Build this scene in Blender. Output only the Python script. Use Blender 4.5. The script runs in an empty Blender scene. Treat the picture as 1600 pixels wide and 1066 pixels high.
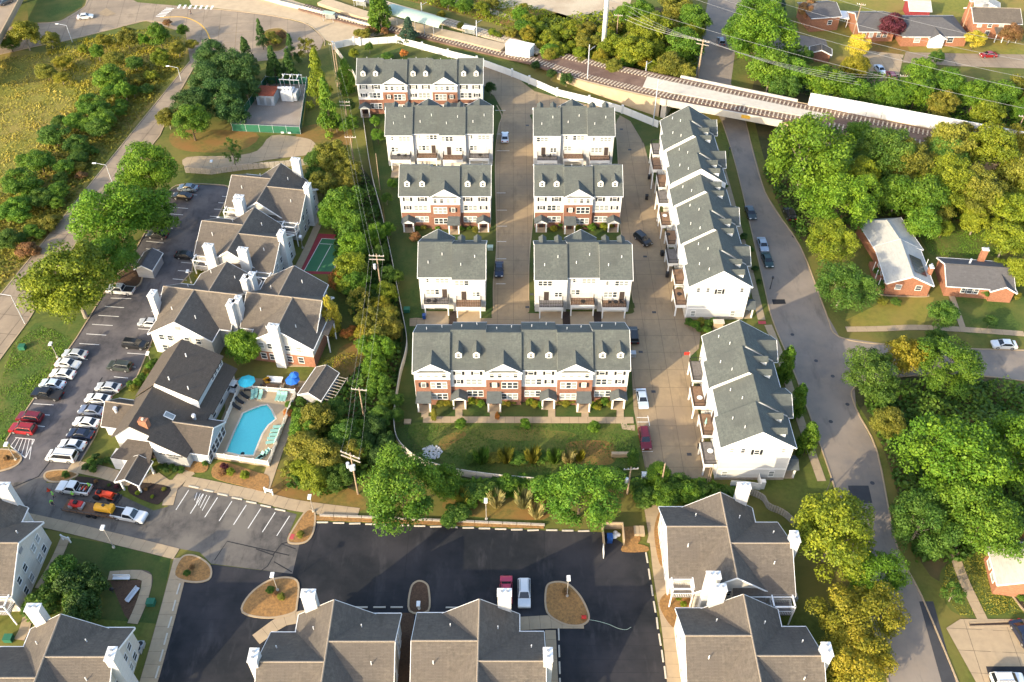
import bpy, bmesh, math, random
from mathutils import Vector, Matrix
random.seed(7)
SC = bpy.context.scene
COL = SC.collection
R = math.radians
# ---------------------------------------------------------------- camera, sky, sun, exposure
CAM_H = 125.0; FPX = 1440.0; PITCH = math.atan(1409.0 / 1440.0)
cam_d = bpy.data.cameras.new('camera'); cam = bpy.data.objects.new('camera', cam_d); COL.objects.link(cam)
cam_d.sensor_width = 36.0; cam_d.sensor_fit = 'HORIZONTAL'; cam_d.lens = FPX / 1600.0 * 36.0
cam_d.clip_start = 1.0; cam_d.clip_end = 6000.0
cam.location = (0, 0, CAM_H); cam.rotation_euler = (math.pi / 2 - PITCH, 0, 0)
SC.camera = cam
SUN_EL = R(21.0); SUN_AZ = R(224.0)          # direction towards the sun, measured from +X counter-clockwise
W = bpy.data.worlds.new('World'); SC.world = W; W.use_nodes = True
nt = W.node_tree; bg = nt.nodes['Background']
sky = nt.nodes.new('ShaderNodeTexSky'); sky.sky_type = 'NISHITA'; sky.sun_disc = False
sky.sun_elevation = SUN_EL; sky.sun_rotation = math.pi / 2 - SUN_AZ
sky.air_density = 1.0; sky.dust_density = 2.5; sky.ozone_density = 1.0
nt.links.new(sky.outputs[0], bg.inputs[0]); bg.inputs[1].default_value = 0.15
sd = bpy.data.lights.new('sun', 'SUN'); sd.energy = 2.25; sd.angle = R(0.55); sd.color = (1.0, 0.84, 0.58)
sun = bpy.data.objects.new('sun', sd); COL.objects.link(sun)
sv = Vector((math.cos(SUN_AZ) * math.cos(SUN_EL), math.sin(SUN_AZ) * math.cos(SUN_EL), math.sin(SUN_EL)))
sun.rotation_euler = sv.to_track_quat('Z', 'Y').to_euler(); sun.location = (0, 0, 200)
SC.view_settings.view_transform = 'Standard'; SC.view_settings.look = 'None'
SC.view_settings.exposure = 1.82; SC.view_settings.gamma = 1.0
SC.view_settings.use_curve_mapping = False
# ---------------------------------------------------------------- pixel -> place
_c, _s = math.cos(PITCH), math.sin(PITCH)
def G(x, y, z=0.0):
    u = (x - 800) / FPX; v = (533 - y) / FPX
    d = (u, _c + v * _s, -_s + v * _c); t = (z - CAM_H) / d[2]
    return Vector((d[0] * t, d[1] * t, z))
def G2(p, z=0.0):
    q = G(p[0], p[1], z); return (q.x, q.y)
# ---------------------------------------------------------------- materials
MATS = {}
def _nodes(name):
    m = bpy.data.materials.new(name); m.use_nodes = True
    return m, m.node_tree, m.node_tree.nodes, m.node_tree.nodes['Principled BSDF']
def mat(name, col, rough=.85, var=.18, scale=2.0, col2=None, big=None, bigscale=.08, bump=0, uvpat=None, metal=0, fine=None, spec=.3, emit=None, spots=None):
    """base colour with noise; col2 = second colour mixed by noise; big = third colour in large soft patches"""
    if name in MATS: return MATS[name]
    m, t, N, b = _nodes(name); L = t.links.new
    b.inputs['Roughness'].default_value = rough; b.inputs['Metallic'].default_value = metal
    b.inputs['Specular IOR Level'].default_value = spec
    tc = N.new('ShaderNodeTexCoord'); co = tc.outputs['Object']
    c4 = (*col, 1); d4 = (*(col2 or [max(0, v * (1 - var)) for v in col]), 1)
    nz = N.new('ShaderNodeTexNoise'); nz.inputs['Scale'].default_value = scale; nz.inputs['Detail'].default_value = 6; nz.inputs['Roughness'].default_value = .65
    L(co, nz.inputs['Vector'])
    rp = N.new('ShaderNodeValToRGB'); rp.color_ramp.elements[0].position = .35; rp.color_ramp.elements[1].position = .65
    rp.color_ramp.elements[0].color = d4; rp.color_ramp.elements[1].color = c4
    L(nz.outputs['Fac'], rp.inputs['Fac']); out = rp.outputs['Color']
    if big:
        n2 = N.new('ShaderNodeTexNoise'); n2.inputs['Scale'].default_value = bigscale; n2.inputs['Detail'].default_value = 5; n2.inputs['Roughness'].default_value = .6
        L(co, n2.inputs['Vector'])
        r2 = N.new('ShaderNodeValToRGB'); r2.color_ramp.elements[0].position = .42; r2.color_ramp.elements[1].position = .62
        L(n2.outputs['Fac'], r2.inputs['Fac'])
        mx = N.new('ShaderNodeMix'); mx.data_type = 'RGBA'; L(r2.outputs['Color'], mx.inputs[0]); L(out, mx.inputs[6]); mx.inputs[7].default_value = (*big, 1)
        out = mx.outputs[2]
    if spots:
        sc_, sc3, amt = spots
        mp = N.new('ShaderNodeMapping'); mp.inputs['Scale'].default_value = (1, .28, 1); mp.inputs['Rotation'].default_value = (0, 0, .2); L(co, mp.inputs['Vector'])
        n3 = N.new('ShaderNodeTexNoise'); n3.inputs['Scale'].default_value = sc_; n3.inputs['Detail'].default_value = 4; n3.inputs['Roughness'].default_value = .7; L(mp.outputs[0], n3.inputs['Vector'])
        r3 = N.new('ShaderNodeValToRGB'); r3.color_ramp.elements[0].position = .55; r3.color_ramp.elements[1].position = .72; r3.color_ramp.elements[1].color = (amt, amt, amt, 1); L(n3.outputs['Fac'], r3.inputs['Fac'])
        mx = N.new('ShaderNodeMix'); mx.data_type = 'RGBA'; L(r3.outputs['Color'], mx.inputs[0]); L(out, mx.inputs[6]); mx.inputs[7].default_value = (*sc3, 1); out = mx.outputs[2]
    hgt = nz.outputs['Fac']
    if uvpat:
        kind, bw, bh, mortar, mc = uvpat
        br = N.new('ShaderNodeTexBrick'); br.inputs['Scale'].default_value = 1.0
        br.inputs['Brick Width'].default_value = bw; br.inputs['Row Height'].default_value = bh; br.inputs['Mortar Size'].default_value = mortar
        br.inputs['Color1'].default_value = (1, 1, 1, 1); br.inputs['Color2'].default_value = (.72, .72, .72, 1); br.inputs['Mortar'].default_value = (*mc, 1)
        br.inputs['Bias'].default_value = -.2
        L(tc.outputs['UV'], br.inputs['Vector'])
        mx = N.new('ShaderNodeMix'); mx.data_type = 'RGBA'; mx.blend_type = 'MULTIPLY'; mx.inputs[0].default_value = 1.0 if kind == 'brick' else .55
        L(out, mx.inputs[6]); L(br.outputs['Color'], mx.inputs[7]); out = mx.outputs[2]
        hgt = br.outputs['Fac']
    L(out, b.inputs['Base Color'])
    if bump:
        bp = N.new('ShaderNodeBump'); bp.inputs['Strength'].default_value = bump; bp.inputs['Distance'].default_value = .05
        if uvpat: bp.invert = True
        L(hgt, bp.inputs['Height']); L(bp.outputs[0], b.inputs['Normal'])
    if emit:
        b.inputs['Emission Color'].default_value = (*col, 1); b.inputs['Emission Strength'].default_value = emit
    MATS[name] = m
    return m
def leafmat():
    m, t, N, b = _nodes('leaves'); L = t.links.new
    oi = N.new('ShaderNodeObjectInfo'); at = N.new('ShaderNodeAttribute'); at.attribute_name = 'tint'
    hs = N.new('ShaderNodeHueSaturation')
    mr = N.new('ShaderNodeMapRange'); mr.inputs[1].default_value = 0; mr.inputs[2].default_value = 1; mr.inputs[3].default_value = .65; mr.inputs[4].default_value = 1.65
    L(at.outputs['Fac'], mr.inputs[0]); L(mr.outputs[0], hs.inputs['Value'])
    mh = N.new('ShaderNodeMapRange'); mh.inputs[3].default_value = .525; mh.inputs[4].default_value = .475
    L(at.outputs['Fac'], mh.inputs[0]); L(mh.outputs[0], hs.inputs['Hue'])
    L(oi.outputs['Color'], hs.inputs['Color']); L(hs.outputs[0], b.inputs['Base Color'])
    b.inputs['Roughness'].default_value = .6; b.inputs['Specular IOR Level'].default_value = .25
    tr = N.new('ShaderNodeBsdfTranslucent'); L(hs.outputs[0], tr.inputs['Color'])
    mx = N.new('ShaderNodeMixShader'); mx.inputs[0].default_value = .28
    L(b.outputs[0], mx.inputs[1]); L(tr.outputs[0], mx.inputs[2]); L(mx.outputs[0], N['Material Output'].inputs[0])
    return m
def paint(name, col):
    m, t, N, b = _nodes(name); L = t.links.new
    nz = N.new('ShaderNodeTexNoise'); nz.inputs['Scale'].default_value = 3
    rp = N.new('ShaderNodeValToRGB'); rp.color_ramp.elements[0].color = (*[v * .88 for v in col], 1); rp.color_ramp.elements[1].color = (*col, 1)
    tc = N.new('ShaderNodeTexCoord'); L(tc.outputs['Object'], nz.inputs['Vector']); L(nz.outputs[0], rp.inputs[0]); L(rp.outputs[0], b.inputs['Base Color'])
    b.inputs['Roughness'].default_value = .32; b.inputs['Metallic'].default_value = .25; b.inputs['Coat Weight'].default_value = .5
    MATS[name] = m; return m
M_LEAF = leafmat()
mat('grass', (.1, .12, .02), .95, scale=1.4, col2=(.062, .08, .013), big=(.15, .125, .03), bigscale=.06, bump=.5)
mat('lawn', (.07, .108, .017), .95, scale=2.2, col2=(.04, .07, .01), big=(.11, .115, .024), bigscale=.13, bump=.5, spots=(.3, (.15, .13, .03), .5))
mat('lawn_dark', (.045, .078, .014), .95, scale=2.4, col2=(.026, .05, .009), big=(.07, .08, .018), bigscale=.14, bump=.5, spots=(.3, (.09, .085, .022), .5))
mat('dry_grass', (.19, .13, .03), .95, scale=1.3, col2=(.095, .09, .02), big=(.2, .105, .03), bigscale=.16, bump=.5)
mat('meadow_grass', (.2, .185, .03), .95, scale=.9, col2=(.125, .135, .02), big=(.23, .165, .042), bigscale=.06, bump=.8)
mat('understory', (.05, .055, .018), .95, scale=.7, col2=(.03, .035, .012), big=(.1, .075, .03), bigscale=.1, bump=.4)
mat('mulch', (.10, .058, .033), .95, scale=4, col2=(.06, .035, .022), bump=.5)
mat('straw_mulch', (.33, .175, .058), .95, scale=3, col2=(.17, .095, .038), bump=.5)
mat('dark_mulch', (.045, .03, .024), .95, scale=4, col2=(.03, .02, .016), bump=.5)
mat('concrete_tan', (.31, .228, .135), .85, scale=.6, col2=(.255, .19, .115), big=(.235, .175, .112), bigscale=.12, bump=.08, spots=(.4, (.17, .125, .08), .7))
mat('concrete_walk', (.37, .28, .175), .85, scale=.8, col2=(.31, .235, .15), bump=.08)
mat('concrete_white', (.5, .45, .37), .8, scale=.8, var=.15, bump=.05)
mat('concrete_road', (.31, .24, .165), .85, scale=.35, col2=(.25, .193, .135), big=(.215, .168, .12), bigscale=.1, bump=.08, spots=(.4, (.17, .13, .09), .7))
mat('joint', (.12, .09, .07), .9)
mat('road_grey', (.225, .183, .142), .85, scale=.3, col2=(.165, .143, .125), big=(.255, .212, .17), bigscale=.07, bump=.08, spots=(.35, (.12, .105, .09), .7))
mat('asphalt_old', (.11, .098, .086), .85, scale=.7, col2=(.06, .055, .051), big=(.145, .128, .108), bigscale=.12, bump=.1, spots=(.5, (.035, .032, .03), .8))
mat('asphalt_lot', (.085, .078, .08), .85, scale=.6, col2=(.05, .047, .05), big=(.125, .112, .11), bigscale=.12, bump=.1, spots=(.55, (.03, .028, .03), .7))
mat('asphalt_new', (.0175, .0185, .021), .7, scale=.5, col2=(.011, .0125, .0145), big=(.036, .034, .037), bigscale=.07, bump=.1, spec=.2, spots=(.35, (.055, .052, .055), .6))
mat('asphalt_patch', (.05, .05, .053), .8, scale=.6, bump=.1)
mat('crack_seal', (.012, .012, .013), .6)
mat('line_white', (.72, .7, .66), .7, var=.25, scale=1.2)
mat('line_yellow', (.75, .42, .05), .7, var=.25)
mat('gravel', (.33, .28, .235), .95, scale=5, col2=(.22, .185, .155), big=(.25, .2, .16), bigscale=.15, bump=.5)
mat('pale_gravel', (.5, .42, .3), .95, scale=3, col2=(.4, .33, .23), big=(.36, .28, .19), bigscale=.1, bump=.3)
mat('brown_gravel', (.14, .085, .062), .95, scale=5, col2=(.09, .055, .042), big=(.17, .11, .08), bigscale=.2, bump=.6)
mat('siding_white', (.57, .565, .545), .65, var=.05, scale=.5, bump=.4, uvpat=('lap', 40, .22, .018, (.55, .55, .55)))
mat('trim_white', (.72, .71, .68), .55, var=.04)
mat('siding_cream', (.55, .52, .46), .7, var=.06, scale=.5, bump=.4, uvpat=('lap', 40, .22, .018, (.55, .55, .55)))
mat('siding_grey', (.30, .30, .31), .7, var=.06, bump=.2, uvpat=('lap', 40, .2, .012, (.6, .6, .6)))
mat('siding_blue', (.38, .43, .46), .7, var=.06, bump=.2, uvpat=('lap', 40, .2, .012, (.7, .7, .7)))
mat('brick', (.27, .135, .09), .85, scale=3, col2=(.2, .095, .065), bump=.3, uvpat=('brick', .22, .075, .01, (.9, .85, .8)))
mat('brick_bright', (.36, .17, .1), .85, scale=3, col2=(.27, .12, .07), bump=.3, uvpat=('brick', .22, .075, .01, (.9, .85, .8)))
mat('stone', (.4, .34, .27), .85, var=.3, scale=1.5, bump=.2)
mat('shingle_green', (.122, .133, .118), .9, scale=2.2, col2=(.08, .09, .082), big=(.088, .096, .088), bigscale=.3, bump=.6, uvpat=('sh', .9, .16, .016, (.42, .42, .42)), spots=(.6, (.07, .076, .07), .6))
mat('shingle_porch', (.10, .112, .11), .9, scale=1.5, var=.2, bump=.4, uvpat=('sh', .9, .16, .012, (.6, .6, .6)))
mat('shingle_brown', (.15, .126, .1), .9, scale=1.8, col2=(.1, .085, .07), big=(.115, .097, .08), bigscale=.3, bump=.6, uvpat=('sh', .95, .19, .022, (.4, .4, .4)), spots=(.6, (.075, .063, .052), .6))
mat('shingle_club', (.105, .085, .068), .9, scale=1.8, col2=(.075, .062, .05), big=(.088, .072, .058), bigscale=.35, bump=.6, uvpat=('sh', .95, .19, .022, (.4, .4, .4)))
mat('shingle_grey', (.12, .115, .115), .9, scale=1.8, var=.25, big=(.1, .095, .095), bigscale=.4, bump=.4, uvpat=('sh', .9, .16, .012, (.55, .55, .55)))
mat('shingle_white', (.42, .41, .37), .85, scale=1.5, var=.12, bump=.3, uvpat=('sh', .9, .16, .012, (.8, .8, .8)))
mat('ridge_cap', (.27, .225, .175), .9, var=.3, scale=6)
mat('glass', (.05, .06, .07), .12, var=.3, scale=.4, spec=.6)
mat('glass_pale', (.30, .32, .31), .2, var=.35, scale=.35, spec=.5)
mat('shutter_black', (.018, .02, .024), .6)
mat('railing_dark', (.02, .018, .017), .55)
mat('deck_boards', (.26, .16, .1), .8, var=.35, scale=2)
mat('deck_grey', (.2, .18, .165), .8, var=.3, scale=2)
mat('garage_door', (.62, .58, .5), .6, var=.06)
mat('door_dark', (.06, .045, .04), .5)
mat('metal_grey', (.42, .43, .44), .45, metal=.5, var=.15)
mat('metal_dark', (.06, .06, .065), .5, metal=.3)
mat('wire_grey', (.3, .3, .3), .5)
mat('steel_white', (.72, .72, .7), .5, var=.06)
mat('galvanised', (.55, .57, .6), .5, metal=.3, var=.1)
mat('rust_roof', (.33, .075, .03), .8, col2=(.2, .05, .025), scale=1.6)
mat('wood_pole', (.34, .25, .17), .9, var=.35, scale=3)
mat('wood_grey', (.36, .32, .27), .9, var=.3, scale=3)
mat('wood_dark', (.16, .09, .05), .8, var=.3)
mat('fence_green', (.02, .115, .065), .7, var=.12)
mat('fence_white', (.66, .645, .6), .6, var=.07, scale=.6)
mat('vinyl_tan', (.52, .47, .4), .7, var=.1)
mat('court_green', (.045, .15, .07), .8, var=.12, scale=.6)
mat('court_red', (.26, .04, .045), .8, var=.15, scale=.6)
mat('pool_shell', (.34, 1.0, .93), .4, var=.04)
mat('cloth_aqua', (.05, .50, .62), .8)
mat('cloth_blue', (.02, .13, .5), .8)
mat('cloth_teal', (.22, .42, .36), .8)
mat('tyre', (.015, .015, .016), .85)
mat('rim', (.45, .45, .46), .35, metal=.7)
mat('car_glass', (.012, .015, .02), .08, spec=.7)
mat('lamp_red', (.35, .015, .01), .3)
mat('lamp_clear', (.75, .75, .72), .2)
mat('black_plastic', (.02, .02, .022), .6)
mat('bark', (.11, .08, .055), .95, var=.4, scale=4, bump=.4)
mat('bark_pale', (.27, .23, .18), .95, var=.3, scale=4)
mat('rail_steel', (.24, .2, .17), .5, metal=.4)
mat('sleeper', (.55, .46, .34), .9, var=.2)
mat('sleeper_dark', (.2, .15, .11), .9, var=.2)
mat('canopy_green', (.36, .45, .36), .6, var=.1)
mat('platform', (.44, .34, .22), .85, var=.16, scale=.4)
mat('solar', (.012, .014, .03), .2, spec=.6)
mat('bin_blue', (.015, .06, .22), .5)
mat('red_paint', (.5, .03, .02), .4)
mat('orange_red', (.6, .06, .02), .4)
mat('yellow_paint', (.65, .32, .02), .45)
mat('hi_vis', (.25, .75, .06), .7, var=.1)
mat('skin', (.45, .27, .19), .6)
mat('jeans', (.04, .05, .08), .85)
mat('stones', (.55, .54, .52), .9, var=.3, scale=2)
mat('tactile_red', (.42, .07, .07), .8)
def water():
    m, t, N, b = _nodes('pool_water'); N.remove(b); L = t.links.new
    tr = N.new('ShaderNodeBsdfTransparent'); tr.inputs[0].default_value = (.88, 1, 1, 1); gl = N.new('ShaderNodeBsdfGlossy'); gl.inputs['Roughness'].default_value = .05
    fr = N.new('ShaderNodeFresnel'); fr.inputs[0].default_value = 1.33; mx = N.new('ShaderNodeMixShader'); L(fr.outputs[0], mx.inputs[0]); L(tr.outputs[0], mx.inputs[1]); L(gl.outputs[0], mx.inputs[2]); L(mx.outputs[0], N['Material Output'].inputs[0])
    nz = N.new('ShaderNodeTexNoise'); nz.inputs['Scale'].default_value = 2.2; bp = N.new('ShaderNodeBump'); bp.inputs['Strength'].default_value = .25; tc = N.new('ShaderNodeTexCoord'); L(tc.outputs['Object'], nz.inputs['Vector'])
    L(nz.outputs[0], bp.inputs['Height']); L(bp.outputs[0], gl.inputs['Normal']); L(bp.outputs[0], fr.inputs['Normal'])
    MATS['pool_water'] = m
water()
# ---------------------------------------------------------------- mesh helpers
def link(o, parent=None):
    COL.objects.link(o)
    if parent is not None: o.parent = parent
    return o
class MB:
    def __init__(s): s.v = []; s.f = []
    def poly(s, pts):
        i = len(s.v); s.v += [tuple(p) for p in pts]; s.f.append(tuple(range(i, i + len(pts)))); return s
    def box(s, x0, x1, y0, y1, z0, z1):
        i = len(s.v); s.v += [(x, y, z) for z in (z0, z1) for x, y in ((x0, y0), (x1, y0), (x1, y1), (x0, y1))]
        s.f += [tuple(i + k for k in q) for q in ((3, 2, 1, 0), (4, 5, 6, 7), (0, 1, 5, 4), (1, 2, 6, 5), (2, 3, 7, 6), (3, 0, 4, 7))]; return s
    def prism(s, pts, z0, z1):
        n = len(pts); i = len(s.v); a = sum(pts[k][0] * pts[(k + 1) % n][1] - pts[(k + 1) % n][0] * pts[k][1] for k in range(n))
        if a < 0: pts = pts[::-1]
        s.v += [(p[0], p[1], z0) for p in pts] + [(p[0], p[1], z1) for p in pts]
        s.f.append(tuple(i + k for k in range(n - 1, -1, -1))); s.f.append(tuple(i + n + k for k in range(n)))
        s.f += [(i + k, i + (k + 1) % n, i + n + (k + 1) % n, i + n + k) for k in range(n)]; return s
    def slab(s, top, th):
        """quad/polygon of 3D points thickened downwards"""
        n = len(top); i = len(s.v); s.v += [tuple(p) for p in top] + [(p[0], p[1], p[2] - th) for p in top]
        s.f.append(tuple(i + k for k in range(n))); s.f.append(tuple(i + n + k for k in range(n - 1, -1, -1)))
        s.f += [(i + (k + 1) % n, i + k, i + n + k, i + n + (k + 1) % n) for k in range(n)]; return s
    def tube(s, p0, p1, r0, r1=None, n=8, cap=True):
        r1 = r0 if r1 is None else r1; p0 = Vector(p0); p1 = Vector(p1); d = (p1 - p0)
        if d.length < 1e-6: return s
        d.normalize(); a = d.orthogonal().normalized(); b = d.cross(a); i = len(s.v)
        for p, r in ((p0, r0), (p1, r1)):
            for k in range(n):
                t = 2 * math.pi * k / n; s.v.append(tuple(p + a * (r * math.cos(t)) + b * (r * math.sin(t))))
        s.f += [(i + k, i + (k + 1) % n, i + n + (k + 1) % n, i + n + k) for k in range(n)]
        if cap: s.f.append(tuple(i + k for k in range(n - 1, -1, -1))); s.f.append(tuple(i + n + k for k in range(n)))
        return s
    def ball(s, c, rx, ry, rz, nu=10, nv=6):
        i = len(s.v)
        for a in range(nv + 1):
            t = math.pi * a / nv
            for k in range(nu):
                u = 2 * math.pi * k / nu; s.v.append((c[0] + rx * math.sin(t) * math.cos(u), c[1] + ry * math.sin(t) * math.sin(u), c[2] + rz * math.cos(t)))
        s.f += [(i + a * nu + k, i + (a + 1) * nu + k, i + (a + 1) * nu + (k + 1) % nu, i + a * nu + (k + 1) % nu) for a in range(nv) for k in range(nu)]; return s
    def mesh(s, name, m=None, uv=False, smooth=False, bevel=0, fix=True):
        me = bpy.data.meshes.new(name); me.from_pydata(s.v, [], s.f)
        if fix or bevel:
            bm = bmesh.new(); bm.from_mesh(me)
            bmesh.ops.recalc_face_normals(bm, faces=bm.faces)
            if bevel: bmesh.ops.bevel(bm, geom=bm.edges[:], offset=bevel, segments=2, affect='EDGES', profile=.6)
            bm.to_mesh(me); bm.free()
        if m is not None: me.materials.append(MATS[m] if isinstance(m, str) else m)
        if uv:
            ul = me.uv_layers.new(name='UVMap')
            for p in me.polygons:
                n = p.normal; u = Vector((-n.y, n.x, 0))
                if u.length < .05: u = Vector((1, 0, 0))
                u.normalize(); v = n.cross(u)
                for li in p.loop_indices:
                    c = me.vertices[me.loops[li].vertex_index].co; ul.data[li].uv = (c.dot(u), c.dot(v))
        if smooth:
            for p in me.polygons: p.use_smooth = True
        return me
    def build(s, name, m=None, parent=None, **k):
        return link(bpy.data.objects.new(name, s.mesh(name, m, **k)), parent)
def inst(name, me, parent=None, loc=(0, 0, 0), rz=0, scale=None):
    o = bpy.data.objects.new(name, me); o.location = loc
    if rz: o.rotation_euler = (0, 0, rz)
    if scale: o.scale = scale
    return link(o, parent)
def tag(o, label, cat, group=None):
    o['label'] = label; o['category'] = cat
    if group: o['group'] = group
    return o
def thing(name, label, cat, loc=(0, 0, 0), rz=0, group=None):
    o = bpy.data.objects.new(name, None); o.empty_display_size = .5
    o.location = loc; o.rotation_euler = (0, 0, rz); COL.objects.link(o); return tag(o, label, cat, group)
def crom(pts, closed=False, k=4):
    """smooth a polyline through its points"""
    n = len(pts); out = []; rng = range(n) if closed else range(n - 1)
    for i in rng:
        p1 = pts[i]; p2 = pts[(i + 1) % n]
        p0 = pts[i - 1] if closed or i > 0 else p1; p3 = pts[(i + 2) % n] if closed or i + 2 < n else p2
        for j in range(k):
            t = j / k
            out.append(tuple(.5 * (2 * b + (c - a) * t + (2 * a - 5 * b + 4 * c - d) * t * t + (3 * b - a - 3 * c + d) * t ** 3) for a, b, c, d in zip(p0, p1, p2, p3)))
    if not closed: out.append(pts[-1])
    return out
def sheet(name, px, z, m, smooth=False, parent=None, world=False, struct=True):
    pts = px if world else [G2(p) for p in px]
    if smooth: pts = crom(pts, True)
    bm = bmesh.new(); f = bm.faces.new([bm.verts.new((x, y, z)) for x, y in pts])
    if f.normal.z < 0: f.normal_flip()
    bm.normal_update()
    if f.normal.z < 0: f.normal_flip()
    bmesh.ops.triangulate(bm, faces=bm.faces[:])
    me = bpy.data.meshes.new(name); bm.to_mesh(me); bm.free(); me.materials.append(MATS[m])
    o = link(bpy.data.objects.new(name, me), parent)
    if parent is None and struct: o['kind'] = 'structure'
    return o
def offset_line(pts, d):
    out = []
    for i, p in enumerate(pts):
        a = pts[max(0, i - 1)]; b = pts[min(len(pts) - 1, i + 1)]
        dx, dy = b[0] - a[0], b[1] - a[1]; l = math.hypot(dx, dy) or 1
        out.append((p[0] - dy / l * d, p[1] + dx / l * d))
    return out
def band(pts, w):
    return offset_line(pts, w / 2) + offset_line(pts, -w / 2)[::-1]
def strip(name, px, w, z0, z1, m, smooth=False, parent=None, world=False, uv=False):
    """an upright strip (kerb, wall, fence) of width w along a polyline"""
    pts = px if world else [G2(p) for p in px]
    if smooth: pts = crom(pts)
    a = offset_line(pts, w / 2); b = offset_line(pts, -w / 2); mb = MB()
    for i in range(len(pts) - 1):
        mb.prism([a[i], a[i + 1], b[i + 1], b[i]], z0, z1)
    return mb.build(name, m, parent, uv=uv)
def kerb(px, parent, smooth=True, m='concrete_walk', world=False, w=.22, h=.14):
    return strip('kerb', px, w, 0, h, m, smooth, parent, world)
def clip_rect(poly, x0, x1, y0, y1):
    def cut(ps, ax, val, keep):
        out = []
        for i in range(len(ps)):
            a, b = ps[i - 1], ps[i]; ia = (a[ax] >= val) == keep; ib = (b[ax] >= val) == keep
            if ia != ib:
                t = (val - a[ax]) / (b[ax] - a[ax]); out.append((a[0] + (b[0] - a[0]) * t, a[1] + (b[1] - a[1]) * t))
            if ib: out.append(b)
        return out
    for ax, v, k in ((0, x0, True), (0, x1, False), (1, y0, True), (1, y1, False)):
        poly = cut(poly, ax, v, k)
        if len(poly) < 3: return []
    return poly
def slabs(name, px, z, m, cw, cl, ang=0, smooth=False, gap=.05, world=False, base=True, th=.04, org=None):
    """a paved area: a joint-coloured base sheet and one slab object for each panel"""
    pts = px if world else [G2(p) for p in px]
    if smooth: pts = crom(pts, True, 3)
    root = sheet(name, pts, z, 'joint', world=True)
    o = org or pts[0]; ca, sa = math.cos(ang), math.sin(ang)
    loc = [((x - o[0]) * ca + (y - o[1]) * sa, -(x - o[0]) * sa + (y - o[1]) * ca) for x, y in pts]
    xs = [p[0] for p in loc]; ys = [p[1] for p in loc]
    for i in range(math.floor(min(xs) / cw), math.ceil(max(xs) / cw)):
        for j in range(math.floor(min(ys) / cl), math.ceil(max(ys) / cl)):
            q = clip_rect(loc, i * cw + gap / 2, (i + 1) * cw - gap / 2, j * cl + gap / 2, (j + 1) * cl - gap / 2)
            if len(q) < 3: continue
            ar = abs(sum(q[k - 1][0] * q[k][1] - q[k][0] * q[k - 1][1] for k in range(len(q)))) / 2
            if ar < .3: continue
            w = [(o[0] + x * ca - y * sa, o[1] + x * sa + y * ca) for x, y in q]
            bm = bmesh.new(); f = bm.faces.new([bm.verts.new((x, y, z + th)) for x, y in w]); bm.normal_update()
            if f.normal.z < 0: f.normal_flip()
            bmesh.ops.triangulate(bm, faces=bm.faces[:])
            me = bpy.data.meshes.new('slab'); bm.to_mesh(me); bm.free(); me.materials.append(MATS[m])
            link(bpy.data.objects.new('slab', me), root)
    return root
# ================================================================ THE SETTING: ground, roads, paving
sheet('ground', [(-700, -150), (700, -150), (700, 1000), (-700, 1000)], 0, 'grass', world=True)
def area(name, px, m, z=.012, smooth=True): return sheet(name, px, z, m, smooth)
area('meadow', [(-40, 95), (60, 82), (140, 74), (230, 50), (285, 62), (290, 100), (220, 185), (120, 310), (-40, 500)], 'meadow_grass')
area('lawn', [(25, 532), (55, 505), (110, 500), (150, 480), (118, 528), (60, 612), (10, 688), (-20, 730), (-30, 640)], 'lawn', .014, False)
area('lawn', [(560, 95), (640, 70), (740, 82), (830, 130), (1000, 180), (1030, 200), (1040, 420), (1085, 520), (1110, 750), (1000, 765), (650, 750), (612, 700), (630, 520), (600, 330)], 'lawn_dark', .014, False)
area('lawn', [(700, 660), (985, 660), (1003, 715), (990, 745), (760, 740), (660, 700), (640, 665)], 'lawn', .018)
area('dry_lawn', [(885, 694), (925, 688), (958, 694), (960, 722), (930, 727), (895, 722)], 'dry_grass', .022)
area('dry_lawn', [(684, 698), (694, 682), (720, 674), (728, 680), (706, 694), (694, 704)], 'dry_grass', .023)
area('dry_lawn', [(740, 676), (800, 671), (880, 674), (900, 682), (850, 688), (780, 688)], 'grass', .021)
area('dry_lawn', [(530, 545), (578, 540), (578, 600), (565, 680), (545, 720), (520, 700), (515, 620)], 'dry_grass', .014)
area('lawn', [(500, 560), (520, 610), (508, 660), (450, 740), (418, 775), (560, 800), (610, 770), (600, 640), (575, 540)], 'grass', .01, False)
area('dry_lawn', [(425, 735), (480, 745), (560, 770), (560, 800), (425, 775)], 'dry_grass', .016)
area('dry_lawn', [(470, 200), (540, 195), (545, 230), (470, 240)], 'dry_grass', .016)
area('dry_lawn', [(275, 205), (400, 208), (372, 236), (280, 234)], 'dry_grass', .016)
area('dry_lawn', [(330, 45), (390, 45), (385, 85), (340, 85)], 'dry_grass', .016)
area('dry_lawn', [(720, 765), (850, 772), (850, 812), (700, 800)], 'dry_grass', .016)
area('woodland_floor', [(830, 30), (990, 8), (1100, 40), (1085, 125), (1000, 128), (900, 92), (820, 70)], 'understory', .012)
area('woodland_floor', [(1180, 120), (1300, 110), (1440, 130), (1610, 150), (1620, 340), (1480, 350), (1370, 345), (1260, 380), (1200, 270)], 'understory', .012)
area('woodland_floor', [(1330, 590), (1480, 580), (1620, 620), (1620, 820), (1500, 900), (1440, 880), (1380, 700)], 'understory', .012)
area('woodland_floor', [(545, 260), (590, 300), (622, 470), (612, 640), (560, 760), (500, 780), (450, 760), (510, 640), (575, 560), (520, 400)], 'understory', .011)
area('lawn', [(1440, 352), (1530, 350), (1560, 402), (1480, 400), (1452, 395)], 'lawn', .016)
area('lawn', [(1322, 500), (1400, 462), (1460, 465), (1440, 515), (1330, 510)], 'meadow_grass', .016, False)
area('lawn', [(1500, 462), (1610, 462), (1620, 520), (1505, 520)], 'lawn', .016)
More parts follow.
